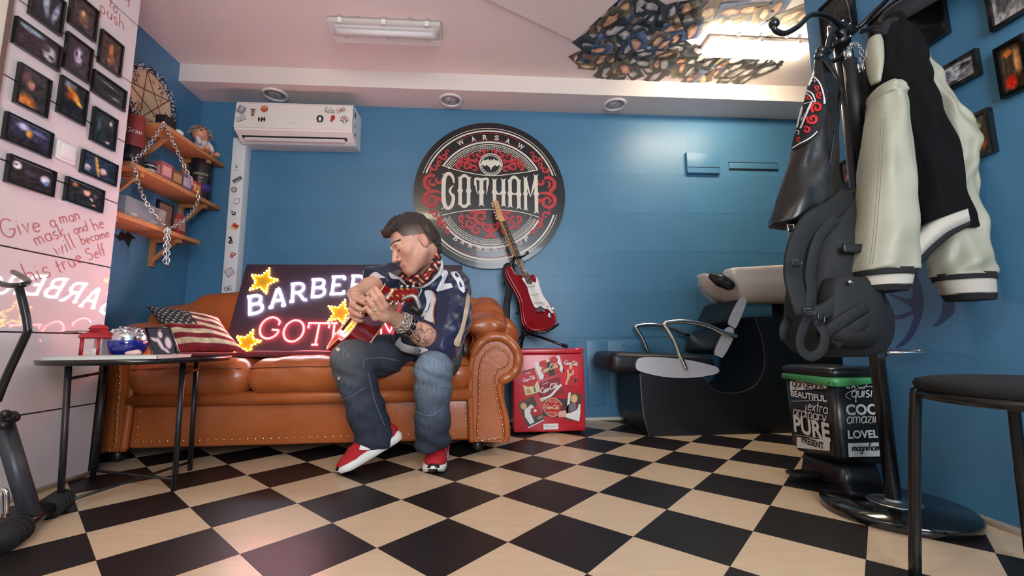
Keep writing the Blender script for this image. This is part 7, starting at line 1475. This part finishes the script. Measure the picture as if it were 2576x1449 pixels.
# white side panel and sleeve lining with orange edge
k2 = lambda x, y: (840 + x / 5.367, 680 + y / 5.367)
jdec([k2(*p) for p in ((1225, 280), (1330, 275), (1390, 390), (1360, 500), (1350, 600), (1360, 690), (1290, 690), (1170, 620), (1230, 520), (1250, 420))], 'white_panel', M_jw, .003); jdec([k2(*p) for p in ((1322, 272), (1338, 272), (1396, 390), (1368, 500), (1356, 600), (1372, 720), (1356, 722), (1342, 600), (1352, 500), (1380, 390))], 'orange_trim', M_jo, .005, smooth=False)
jdec([k2(*p) for p in ((1790, 310), (1830, 330), (1830, 420), (1790, 640), (1720, 900), (1690, 1010), (1620, 960), (1700, 780), (1750, 560))], 'cream_panel', mat('jersey_cream', srgb(214, 186, 160), .6), .003); jdec([k2(*p) for p in ((820, 1000), (900, 905), (920, 960), (1020, 1010), (1180, 1040), (1260, 1080), (1150, 1135), (980, 1100), (830, 1040))], 'white_hem', M_jw, .004)
jdec([k2(*p) for p in ((480, 80), (560, 20), (640, 60), (690, 100), (620, 105), (520, 125))], 'cuff_lining', M_jw, .003, 2.1); jdec([k2(*p) for p in ((740, 30), (860, 90), (990, 110), (1020, 190), (960, 190), (880, 130), (770, 110))], 'white_yoke', M_jw, .003, 2.1)
jdec([k8(*p) for p in ((1270, 640), (1350, 680), (1375, 745), (1200, 850), (1180, 840), (1290, 745), (1290, 690))], 'collar_band', M_jw, .003, 2.05); jdec([k8(*p) for p in ((940, 950), (1000, 970), (1110, 900), (1080, 960), (990, 1020), (945, 1000))], 'collar_point', M_jw, .003, 2.0)
# neckerchief
s = SDF(V3(nek) - .2, V3(nek) + .2, .0048); ring_ = []; cN = PY(1060, 668, 2.0); an = (H(-.03, 0, -.06) - nek).normalized(); an = (an + Vector((-.35, -.1, 0))).normalized(); fN = (hf - an * hf.dot(an)).normalized(); rN = an.cross(fN)
for k in range(24): a = 2 * math.pi * k / 24; ring_.append(cN + fN * math.cos(a) * .082 + rN * math.sin(a) * .078 - an * .012 * math.cos(a))
for k in range(24): s.cap(ring_[k], ring_[(k + 1) % 24], .018 + .007 * max(0, math.cos(2 * math.pi * k / 24)), None, k=.012)
s.warp(lambda X, Y, Z: .003 * np.sin(160 * Z + 40 * X + 2 * np.sin(60 * Y))); sm = s.mesh('neckerchief', 1); VV = s.V; nn = np.sin(VV[:, 0] * 150 + 2 * np.sin(VV[:, 2] * 120)) + np.sin(VV[:, 2] * 210 + 3 * np.sin(VV[:, 0] * 90)); C = np.tile(sc3((40, 26, 28)), (len(VV), 1)); C[nn > .2] = sc3((200, 46, 40)); C[nn > 1.0] = sc3((226, 196, 160)); vcol(sm, C); finish('neckerchief', sm, mat('bandana', (1, 1, 1), .8, vcol=True), man)
cl = MB(); cl.tube([cN + fN * math.cos(a) * .087 + rN * math.sin(a) * .086 - an * (.036 + .02 * max(0, math.cos(a))) for a in np.linspace(0, 2 * math.pi, 29)[:-1]], .010, 8, closed=True, flat=.6, upv=an); cl.build('collar', M_jw, man)
nc = catmull([PY(1062, 712, 2.0), PY(1058, 735, 1.985), PY(1050, 750, 1.975)], 6)
for lk in chain(nc, .012, .0013, .0035): lk.build('necklace_link', M_chrome, man)
# jeans
D = SDF((-.82, 1.7, .06), (.02, 2.52, .68), .0075)
D.chain([pel + Vector((0, 0, -.02)), (hpL + hpR) / 2], [.15, .14], k=.04)
for a, b, c, sw in ((hpL, knL, anL, 1), (hpR, knR, anR, 0)):
    D.chain([a, a.lerp(b, .5), b], [.108, .096, .08 - .006 * sw], k=.04); hem = c + (c - b).normalized() * .02
    D.chain([b, b.lerp(c, .3), b.lerp(c, .7), hem], [.08 - .006 * sw, .079 - .006 * sw, .077 - .006 * sw, .075 - .005 * sw], k=.03); D.chain([b.lerp(c, .85), hem], [.079 - .005 * sw, .08 - .005 * sw], k=.015)
D.plane((0, 0, .085), (0, 0, -1), .004)
def folds(X, Y, Z):
    f = .0022 * np.sin(46 * X + 30 * Z + 2 * np.sin(26 * Z)) + .0018 * np.sin(70 * Z - 44 * X + 30 * Y); low = np.clip((.24 - Z) / .12, 0, 1); f = f + low * .0055 * np.sin(95 * Z + 14 * X + 1.5 * np.sin(30 * X)); kn_ = np.exp(-((Z - .42) ** 2) / .003); return f + kn_ * .004 * np.sin(120 * Z + 50 * X)
D.warp(folds); dm = D.mesh('jeans', 2); VV = D.V
C = np.tile(sc3((44, 52, 70)), (len(VV), 1)).astype(float)
def fadeat(p, r, col, a):
    d = np.linalg.norm(VV - np.array(p), axis=1); w_ = (np.clip(1 - d / r, 0, 1) ** .8 * a)[:, None]; C[:] = C * (1 - w_) + sc3(col) * w_
fadeat(knL + Vector((0, -.06, .02)), .2, (140, 158, 176), .9); fadeat(hpL.lerp(knL, .6) + Vector((.0, -.02, .09)), .16, (128, 150, 172), .8); fadeat(knL.lerp(anL, .45) + Vector((0, -.08, 0)), .15, (104, 116, 136), .7); fadeat(knR + Vector((-.05, -.03, .02)), .17, (118, 120, 122), .85); fadeat(knR.lerp(anR, .4) + Vector((-.05, -.05, 0)), .13, (96, 102, 112), .6); fadeat(hpR.lerp(knR, .5) + Vector((0, -.05, .04)), .2, (86, 92, 104), .6)
st_ = .82 + .2 * np.sin(VV[:, 0] * 400 + 8 * np.sin(VV[:, 2] * 30) + VV[:, 1] * 330) * np.sin(VV[:, 2] * 60 + VV[:, 0] * 90); C *= st_[:, None]; vcol(dm, C)
jeb = bvh_of(dm); finish('jeans', dm, mat('denim', (1, 1, 1), .85, vcol=True, var=.15, vscale=40, bump=.25, bscale=300), man)
M_st = mat('denim_stitch', srgb(126, 134, 150), .8); k3 = lambda x, y: (800 + x / 3.814, 850 + y / 3.814)
def stitch(pts, w=1.3):
    P = catmull(pts, 5); A = []; B = []
    for i, p in enumerate(P):
        a, b = P[max(i - 1, 0)], P[min(i + 1, len(P) - 1)]; t = Vector((b[0] - a[0], b[1] - a[1])).normalized(); A.append((p[0] - t.y * w / 2, p[1] + t.x * w / 2)); B.append((p[0] + t.y * w / 2, p[1] - t.x * w / 2))
    jdec(A + B[::-1], 'stitching', M_st, .002, 1.85, False, jeb, .012)
for q in (((300, 190), (240, 90), (250, 200)), ((210, 590), (300, 570), (450, 475)), ((440, 205), (600, 190), (800, 225)), ((935, 700), (1080, 745), (1220, 650)), ((1090, 440), (1150, 465), (1250, 460)), ((1215, 130), (1240, 300)), ((440, 205), (430, 280)), ((480, 330), (540, 600), (640, 850))): stitch([k3(*p) for p in q])
jdec([k3(*p) for p in ((170, 100), (205, 98), (215, 118), (190, 132))], 'worn_hole', mat('worn_white', srgb(214, 204, 194), .9), .002, 1.85, True, jeb); jdec([k3(*p) for p in ((200, 375), (212, 375), (205, 400), (190, 398))], 'worn_hole', mat('worn_white', (0, 0, 0)), .002, 1.85, True, jeb)
# shoes, built along x (toe +) and then placed
M_shoe = mat('shoe_mesh', srgb(176, 22, 34), .75, bump=.4, bscale=350, var=.08, vscale=30); M_sole = mat('shoe_sole', srgb(222, 218, 214), .5)
def shoe(name, Mx, label=None):
    s = SDF((-.17, -.08, -.01), (.18, .08, .15), .005); s.cap((-.1, 0, .05), (.06, 0, .045), .042, .044, k=.02); s.ell((.085, .004, .042), (.062, .046, .032), k=.02); s.ell((-.095, 0, .06), (.042, .038, .05), k=.02); s.cap((-.07, 0, .09), (-.03, 0, .085), .036, .036, k=.03); s.cap((-.02, 0, .085), (.05, 0, .06), .03, .03, k=.025); s.cap((-.075, 0, .1), (-.085, 0, .17), .03, .034, k=.008, op='s'); s.plane((0, 0, .018), (0, 0, -1), .002)
    me = s.mesh('upper', 2); me.transform(Mx); up = finish('shoe', me, M_shoe, man, label=label)
    ol = catmull([(-.145, 0), (-.13, -.034), (-.07, -.04), (0, -.038), (.06, -.05), (.115, -.045), (.15, -.012), (.15, .016), (.12, .044), (.06, .048), (0, .04), (-.07, .04), (-.13, .034)], 5, True); k = len(ol)
    zf = lambda x, top: (.0 + (.018 if x > .09 else 0) * ((x - .09) / .06) ** 2 + (.008 * ((-x - .1) / .045) ** 2 if x < -.1 else 0)) if not top else (.032 + .012 * (-x + .1) / .25 + (.008 * ((x - .09) / .06) ** 2 if x > .09 else 0))
    vs = [(x * .98, y * .94, zf(x, 0)) for x, y in ol] + [(x * 1.02, y * 1.05, .5 * (zf(x, 0) + zf(x, 1)) + (.002 if i % 2 else 0)) for i, (x, y) in enumerate(ol)] + [(x, y, zf(x, 1)) for x, y in ol] + [(x * .9, y * .85, zf(x, 1) + .004) for x, y in ol]
    fs = [tuple(range(k - 1, -1, -1)), tuple(3 * k + i for i in range(k))] + [(j * k + i, j * k + (i + 1) % k, (j + 1) * k + (i + 1) % k, (j + 1) * k + i) for j in range(3) for i in range(k)]
    m = MB().add(vs, fs, True).mesh('sole'); m.transform(Mx); finish('sole', m, M_sole, up)
    tcp = SDF((.08, -.06, -.005), (.18, .06, .06), .004); tcp.ell((.118, .002, .03), (.038, .036, .026), k=0); tcp.ell((.1, 0, .034), (.045, .05, .03), k=.004, op='s'); tcp.plane((0, 0, .006), (0, 0, -1))
    tm2 = tcp.mesh('toe_guard'); tm2.transform(Mx); finish('toe_guard', tm2, M_black, up)
    m = MB(); k = 10; MB
    for j in range(4): x = -.005 + j * .018; z = .112 - j * .0085; m.tube(catmull([(x, -.026, z - .012), (x + .004, 0, z), (x, .026, z - .012)], 4), .0026, 5)
    m.tube(catmull([(-.01, 0, .116), (.01, -.02, .128), (.028, -.012, .12), (-.005, 0, .117), (.012, .02, .128), (.03, .012, .118)], 5), .002, 5)
    ml = m.mesh('laces'); ml.transform(Mx); finish('laces', ml, mat('lace_red', srgb(190, 30, 44), .8), up, kind='stuff')
    # curved tick on both sides
    for sg in (-1, 1):
        tk = catmull([(-.045, .058), (-.02, .042), (.0, .036), (.03, .046), (.062, .07)], 5); bt2 = catmull([(.062, .07), (.03, .056), (.005, .052), (-.02, .062), (-.03, .075)], 5); bv = bvh_of(me); V0, F0 = poly2d([(-x_, y_) for x_, y_ in tk + bt2[1:]]); pos = Mx @ Vector((0, sg * .1, 0)); fr = (Mx @ Vector((0, 0, 0)), (Mx.to_3x3() @ Vector((1, 0, 0))).normalized(), (Mx.to_3x3() @ Vector((0, 0, 1))).normalized(), (Mx.to_3x3() @ Vector((0, sg, 0))).normalized()); mb = MB()
        bv = BVHTree.FromPolygons([v.co + wloc(man) for v in me.vertices], [tuple(p.vertices) for p in me.polygons]); decal(mb, bv, (V0, F0), fr, .0015, .012, .4)
        if mb.f: mb.build('tick_mark', M_sole, up)
    return up
def place(toe, heel, upv):
    x = (toe - heel).normalized(); z = (Vector(upv) - x * Vector(upv).dot(x)).normalized(); y = z.cross(x); c = (toe + heel) / 2
    return Matrix(((x.x, y.x, z.x, c.x), (x.y, y.y, z.y, c.y), (x.z, y.z, z.z, c.z), (0, 0, 0, 1)))
shoe('shoe', place(PZ(1088, 1196, 0), PZ(1088, 1196, 0) + Vector((.01, .295, .0)), (0, 0, 1)))
tR_ = PZ(856, 1203, -.005); hR_ = PY(988, 1122, 2.0); hR_ = tR_ + (hR_ - tR_).normalized() * .30; shoe('shoe', place(tR_, hR_, (-.1, .35, 1)))
tm_ = MB(); rt = np.random.RandomState(8)
for k in range(34):
    x_, y_ = 1018 + rt.rand() * 62, 822 + rt.rand() * 52; fr = camfr(x_, y_, 1.9); a0 = rt.rand() * 360; r_ = .006 + rt.rand() * .012; t2 = MB()
    t2.ribbon(arc(0, 0, r_, r_ * (.5 + rt.rand()), a0, a0 + 90 + rt.rand() * 150, 9), .0017, (Vector((0, 0, 0)), Vector((1, 0, 0)), Vector((0, 1, 0)), Vector((0, 0, 1)))); decal(tm_, bb_, ([(v[0], v[1]) for v in t2.v], t2.f), fr, .0006, .01, .8)
tm_.build('forearm_tattoo', mat('tattoo_ink', srgb(66, 58, 62), .6), man, kind='stuff')
# silver on the left wrist, ring
br = thing if False else None
axw = (wrL - elL).normalized(); n1 = axw.orthogonal().normalized(); n2_ = axw.cross(n1)
def bangle(t, r, kind, n=18):
    c = elL.lerp(wrL, t)
    P = [c + (n1 * math.cos(a) + n2_ * math.sin(a)) * r for a in np.linspace(0, 2 * math.pi, n + 1)]
    if kind == 'chain':
        for lk in chain(P, .02, .0028, .007): lk.build('bracelet_link', M_chrome, man)
    elif kind == 'stones':
        for p in P[:-1][::2]: MB().ball(p, .0125, 10, (1, 1, 1)).build('bracelet_stone', mat('onyx', srgb(18, 16, 18), .12, coat=.5), man)
        MB().tube(P[:-1], .004, 6, closed=True).build('bracelet_band', M_chrome, man)
    else: MB().tube(P[:-1], .006, 8, closed=True, flat=1).build('bangle', M_chrome, man)
bangle(.98, .038, 'chain'); bangle(.9, .041, 'chain'); bangle(.80, .043, 'stones'); bangle(1.03, .036, 'bangle')
rp = KL[2].lerp(PY(*tipsL[2][0]), .45); ra_ = (PY(*tipsL[2][0]) - KL[2]).normalized(); o1 = ra_.orthogonal().normalized(); o2 = ra_.cross(o1); MB().tube([rp + (o1 * math.cos(a) + o2 * math.sin(a)) * .0118 for a in np.linspace(0, 6.28, 15)[:-1]], .004, 6, closed=True).build('ring', M_chrome, man)
# =================================================================== ACOUSTIC GUITAR in his hands
ga = Vector((.47, -.87, .07)).normalized(); gw = (RT * .636 + UP * .772); gw = (gw - ga * gw.dot(ga)).normalized(); gnn = ga.cross(gw); gnn = gnn if gnn.x < 0 else -gnn
g0 = PY(925, 777, 1.99)
ag = thing('acoustic_guitar', 'red acoustic guitar with cream binding held by the seated man', 'guitar', tuple(g0))
AGF = (g0, gw, ga, gnn)       # u across, v along the neck
ol = catmull([(.0, .0), (.1, -.002), (.15, -.02), (.166, -.07), (.16, -.13), (.145, -.2), (.15, -.27), (.185, -.34), (.19, -.39), (.15, -.455), (.06, -.485), (0, -.488)], 5); ol = ol + [(-x, y) for x, y in ol[::-1][1:-1]]
M_gs = mat('guitar_gloss_red', srgb(140, 16, 22), .16, coat=.5, var=.15, vscale=6, stretch=(1, 8, 1)); M_top = mat('guitar_top', srgb(176, 60, 24), .15, coat=.5, var=.1, vscale=10)
MB().prism(ol, (g0 - gnn * .102, gw, ga, gnn), .1).build('body', M_gs, ag)
MB().prism([(x * .99, y * .99 - .002) for x, y in ol], (g0 - gnn * .002, gw, ga, gnn), .0025).build('soundboard', M_top, ag)
for d_ in (0, -.1): MB().tube([g0 + gnn * d_ + gw * x + ga * y for x, y in ol], .0036, 6, closed=True).build('binding', mat('cream_binding', srgb(226, 200, 150), .4), ag)
MB().prism(arc(0, -.15, .05, .05, 0, 350, 24), (g0 + gnn * .0008, gw, ga, gnn), .0006).build('soundhole', mat('void', (0, 0, 0)), ag); MB().tube([g0 + gnn * .0015 + gw * x + ga * y for x, y in arc(0, -.15, .056, .056, 0, 345, 23)], .003, 5, closed=True).build('rosette', M_gold, ag)
MB().prism(catmull([(-.05, -.1), (-.1, -.13), (-.12, -.2), (-.08, -.26), (-.045, -.2), (-.06, -.15)], 4, True), (g0 + gnn * .0008, gw, ga, gnn), .0012).build('pickguard', mat('pickguard_amber', srgb(206, 150, 30), .2), ag)
MB().box(g0 + ga * -.33 + gnn * .005, (.16, .026, .009), Matrix((gw, ga, gnn)).transposed(), bev=.003).build('bridge', M_rose, ag)
NL = .37; MB().tube([g0 + gnn * -.012 + ga * -.01, g0 + gnn * -.012 + ga * NL], [.03, .024], 14, flat=.55, upv=gnn).build('neck', M_gs, ag)
MB().prism([(-.028, -.1), (.028, -.1), (.0225, NL), (-.0225, NL)], (g0 + gnn * .001, gw, ga, gnn), .007).build('fretboard', M_rose, ag)
nutp = g0 + ga * NL + gnn * .007; MB().box(nutp, (.046, .006, .01), Matrix((gw, ga, gnn)).transposed()).build('nut', mat('bone', srgb(226, 206, 160), .4), ag)
mf = MB()
for k in range(1, 18): y_ = NL - (.648 * (1 - 2 ** (-k / 12))); mf.cyl(g0 + gnn * .0085 + ga * y_ - gw * .024, g0 + gnn * .0085 + ga * y_ + gw * .024, .001, n=5)
mf.build('frets', M_chrome, ag, kind='stuff'); ms = MB()
for k in range(6): o_ = gw * (k - 2.5); ms.cyl(nutp + o_ * .0072 + gnn * .003, g0 + ga * -.33 + gnn * .012 + o_ * .0105, .0007, n=4)
ms.build('strings', M_chrome, ag, kind='stuff')
ha = (ga * .97 - gnn * .24 + Vector((.22, .05, -.02))).normalized(); hw2 = (gw - ha * gw.dot(ha)).normalized(); hn = ha.cross(hw2); hn = hn if hn.dot(gnn) > 0 else -hn
hp = [(-.021, 0), (-.028, .02), (-.03, .125), (-.018, .138), (0, .132), (.018, .138), (.03, .125), (.028, .02), (.021, 0)]
MB().prism(hp, (nutp - hn * .014, hw2, ha, hn), .014).build('headstock', M_gs, ag)
for sg in (-1, 1):
    for k in range(3):
        p = nutp + ha * (.032 + k * .034) + hw2 * sg * .016 + hn * .002; tn = MB().cyl(p, p + hn * .016, .004, n=8).build('tuning_post', M_gold, ag); q = nutp + ha * (.032 + k * .034) + hw2 * sg * .042 - hn * .004; MB().cyl(p - hn * .008, q, .003, n=6).build('peg_shaft', M_chrome, tn); MB().ball(q, .0065, 8, (1, .8, 1.1)).build('peg_button', M_chrome, tn)
# silver capo clipped on the headstock
cp = nutp + ha * .11 + hn * .012 + Vector((0, -.045, 0)); cpb = MB().tube(catmull([PY(1012, 752, cp.y), PY(1032, 744, cp.y - .01), PY(1046, 748, cp.y - .01), PY(1058, 776, cp.y)], 5),   .010, 4, flat=.4, upv=hn); cpb.build('capo', mat('capo_grey', (.55, .52, .5), .35, .8), ag); MB().tube([PY(1030, 768, cp.y + .01), PY(1060, 790, cp.y + .01)], .013, 6).build('capo_grip', M_black, ag)
# =================================================================== PHOTO PRINTS glued to the ceiling
def print_mat(name, kind):
    """printed portrait: a soft face shape and clothing on a mottled ground, varied per print"""
    m = bpy.data.materials.new(name); m.use_nodes = True; nt = m.node_tree; N = nt.nodes; L = nt.links; b = N['Principled BSDF']; b.inputs['Roughness'].default_value = .35
    tc = N.new('ShaderNodeTexCoord'); oi = N.new('ShaderNodeObjectInfo')
    def math_(op, a, c, d=None):
        n = N.new('ShaderNodeMath'); n.operation = op
        for i, q in enumerate((a, c, d)):
            if q is None: continue
            if isinstance(q, (int, float)): n.inputs[i].default_value = q
            else: L.new(q, n.inputs[i])
        return n.outputs[0]
    sep = N.new('ShaderNodeSeparateXYZ'); L.new(tc.outputs['Generated'], sep.inputs[0])
    r = oi.outputs['Random']; r2 = math_('FRACT', math_('MULTIPLY', r, 17.3), 0); r3 = math_('FRACT', math_('MULTIPLY', r, 43.7), 0)
    cx = math_('ADD', .3, math_('MULTIPLY', r2, .4)); cy = math_('ADD', .45, math_('MULTIPLY', r3, .25))
    dx = math_('MULTIPLY', math_('SUBTRACT', sep.outputs[0], cx), 1.0); dy = math_('MULTIPLY', math_('SUBTRACT', sep.outputs[1], cy), .72)
    d = math_('SQRT', math_('ADD', math_('MULTIPLY', dx, dx), math_('MULTIPLY', dy, dy)), 0)
    no = N.new('ShaderNodeTexNoise'); no.noise_dimensions = '4D'; no.inputs['Scale'].default_value = 3.2; no.inputs['Detail'].default_value = 4; L.new(tc.outputs['Generated'], no.inputs['Vector']); L.new(math_('MULTIPLY', r, 50), no.inputs['W'])
    dn = math_('ADD', d, math_('MULTIPLY', math_('SUBTRACT', no.outputs[0], .5), .42))
    ra = N.new('ShaderNodeValToRGB'); cr = ra.color_ramp; L.new(dn, ra.inputs[0]); e = cr.elements; e[0].position = .0; e[1].position = .62
    P = {'bw': [(205, 200, 195), (150, 146, 142), (28, 26, 27), (70, 68, 68)], 'dark': [(190, 184, 182), (120, 116, 116), (16, 15, 16), (40, 38, 40)], 'colour': [(226, 184, 150), (186, 126, 90), (48, 36, 32), (120, 110, 80)], 'sepia': [(224, 196, 160), (180, 140, 100), (60, 42, 34), (140, 116, 88)], 'blue': [(220, 180, 150), (170, 120, 96), (40, 44, 70), (96, 116, 150)]}[kind]
    e[0].color = (*srgb(*P[0]), 1); e[1].color = (*srgb(*P[3]), 1)
    for pos, c in ((.22, P[1]), (.27, P[2])): q = e.new(pos); q.color = (*srgb(*c), 1)
    n2 = N.new('ShaderNodeTexNoise'); n2.noise_dimensions = '4D'; n2.inputs['Scale'].default_value = 3; n2.inputs['Detail'].default_value = 6; L.new(tc.outputs['Generated'], n2.inputs['Vector']); L.new(math_('MULTIPLY', r2, 90), n2.inputs['W'])
    mr = N.new('ShaderNodeMapRange'); L.new(n2.outputs[0], mr.inputs[0]); mr.inputs[1].default_value = .35; mr.inputs[2].default_value = .65; mr.inputs[3].default_value = .6; mr.inputs[4].default_value = 1.6
    mx = N.new('ShaderNodeMix'); mx.data_type = 'RGBA'; mx.blend_type = 'MULTIPLY'; mx.inputs[0].default_value = 1; L.new(ra.outputs[0], mx.inputs[6]); L.new(mr.outputs[0], mx.inputs[7]); L.new(mx.outputs[2], b.inputs['Base Color']); return m
KINDS = [('bw', 'monochrome portrait print on the ceiling collage'), ('bw', 'monochrome portrait print on the ceiling collage'), ('dark', 'very dark photo print on the ceiling collage'), ('colour', 'warm coloured portrait print on the ceiling collage'), ('sepia', 'pale sepia photo print on the ceiling collage'), ('blue', 'bluish colour photo print on the ceiling collage')]
PM = {k: print_mat('photo_' + k, k) for k in ('bw', 'dark', 'colour', 'sepia', 'blue')}; pmesh = {}
for k in PM:
    for n_, (w, h) in enumerate(((.112, .16), (.092, .13))): me = MB().box((0, 0, 0), (w, h, .0006)).mesh('photo_print'); me.materials.append(PM[k]); pmesh[(k, n_)] = me
rp_ = np.random.RandomState(11); left = [(2.08, .70), (2.2, .66), (2.35, .63), (2.48, .60), (2.55, .58), (2.62, .66), (2.70, .80)]
ORD = ('first second third fourth fifth sixth seventh eighth ninth tenth eleventh twelfth thirteenth fourteenth fifteenth sixteenth seventeenth eighteenth nineteenth twentieth').split(); PRW = {}
cnt = 0
for iy, y in enumerate(np.arange(2.10, 2.72, .075)):
    xl = np.interp(y, [q[0] for q in left], [q[1] for q in left]) + .05; xr = 2.06 if y < 2.24 else 1.98
    for ix, x in enumerate(np.arange(xl + (iy % 2) * .04, xr, .08)):
        px_, py_ = x + rp_.normal() * .018, y + rp_.normal() * .014
        if 2.235 < py_ < 2.445 and px_ > 1.31: continue
        if py_ > 2.70 or (py_ > 2.6 and px_ > 1.93): continue
        # keep clear of the low bulkhead
        kd, lb = KINDS[rp_.randint(len(KINDS))]
        if rp_.rand() < .25: kd, lb = KINDS[0]
        o = bpy.data.objects.new('photo_print', pmesh[(kd, rp_.randint(2))]); COL.objects.link(o); o.location = (px_, py_, CZ - .0006 - .0007 * (cnt % 6)); o.rotation_euler = (0, 0, rp_.normal() * .5 + (math.pi / 2 if rp_.rand() < .35 else 0)); o['label'] = lb; o['category'] = 'photo'; o['group'] = 'photo prints on the ceiling: ' + kd; cnt += 1; PRW.setdefault(iy, []).append(o)
rows_ = sorted(PRW, reverse=True)      # the row next to the soffit comes first
for r_, iy in enumerate(rows_):
    for c_, o in enumerate(sorted(PRW[iy], key=lambda q: q.location.x)): o['label'] = o['label'].replace(' on the ceiling collage', '') + f' on the ceiling, {ORD[r_]} row from the soffit, {ORD[c_]} from left'
# =================================================================== PICTURES on the right blue wall
GR = 'black framed pictures on the blue right wall'
RPL = [
 ('black framed comic page with grey drawings above the cream sleeve elbow', [(2350, 190), (2465, 120), (2475, 190), (2365, 242)], im((176, 172, 176), (.25, .6, .2, .3, (90, 86, 100), .4), (.75, .7, .18, .2, (70, 66, 70), .4), (.7, .25, .2, .2, (110, 108, 110), .4), (.4, .15, .2, .12, (60, 56, 70), .5), seed=21, nz=90)),
 ('black framed picture of an orange figure beside the dark jacket', [(2420, 320), (2495, 255), (2515, 385), (2440, 405)], im((66, 52, 40), (.5, .75, .3, .14, (150, 156, 120), .5), (.6, .3, .4, .25, (206, 104, 50), .6), (.35, .35, .15, .2, (60, 40, 34), .5), (.4, .9, .4, .12, (60, 70, 60), .6), seed=22, nz=50)),
 ('black framed red and gold picture at the right edge', [(2517, 130), (2596, 70), (2600, 222), (2525, 250)], im((70, 54, 40), (.3, .2, .35, .2, (190, 40, 24), .5), (.7, .6, .2, .35, (220, 160, 100), .5), (.3, .85, .3, .1, (200, 110, 50), .5), seed=23, nz=40)),
 ('black framed monochrome comic picture in the top right corner', [(2484, -60), (2600, -140), (2600, 30), (2500, 80)], im((150, 148, 146), (.3, .4, .25, .3, (60, 58, 60), .4), (.7, .6, .2, .3, (90, 88, 86), .4), seed=24, nz=90)),
 ('small framed picture showing between the vest and the cream sleeve', [(2118, 408), (2168, 390), (2168, 455), (2124, 472)], im((90, 76, 80), (.5, .3, .4, .25, (206, 130, 70), .6), (.5, .7, .25, .2, (120, 110, 130), .6), seed=25, nz=40)),
 ('unframed dark leather-look canvas behind the coat stand hooks', [(2066, 10), (2150, -40), (2160, 90), (2078, 132)], im((44, 42, 42), (.4, .6, .4, .1, (70, 66, 64), .8, .6), (.6, .3, .4, .1, (64, 60, 58), .8, -.4), seed=26, nz=20)),
 ('large black framed picture hidden behind the hat', [(2185, 40), (2378, -70), (2390, 94), (2210, 196)], im((24, 23, 24), (.6, .5, .1, .3, (40, 40, 42), .8, .4), seed=27, nz=8))]
for lb, pts, f in RPL:
    c, wh = wrect(pts, 'R'); framed(lb, c, wh, FRR, f, GR, .01, .018)
# ------------------------------------------------------------------- drop helper properties
for o in bpy.data.objects:
    if '_w' in o: del o['_w']
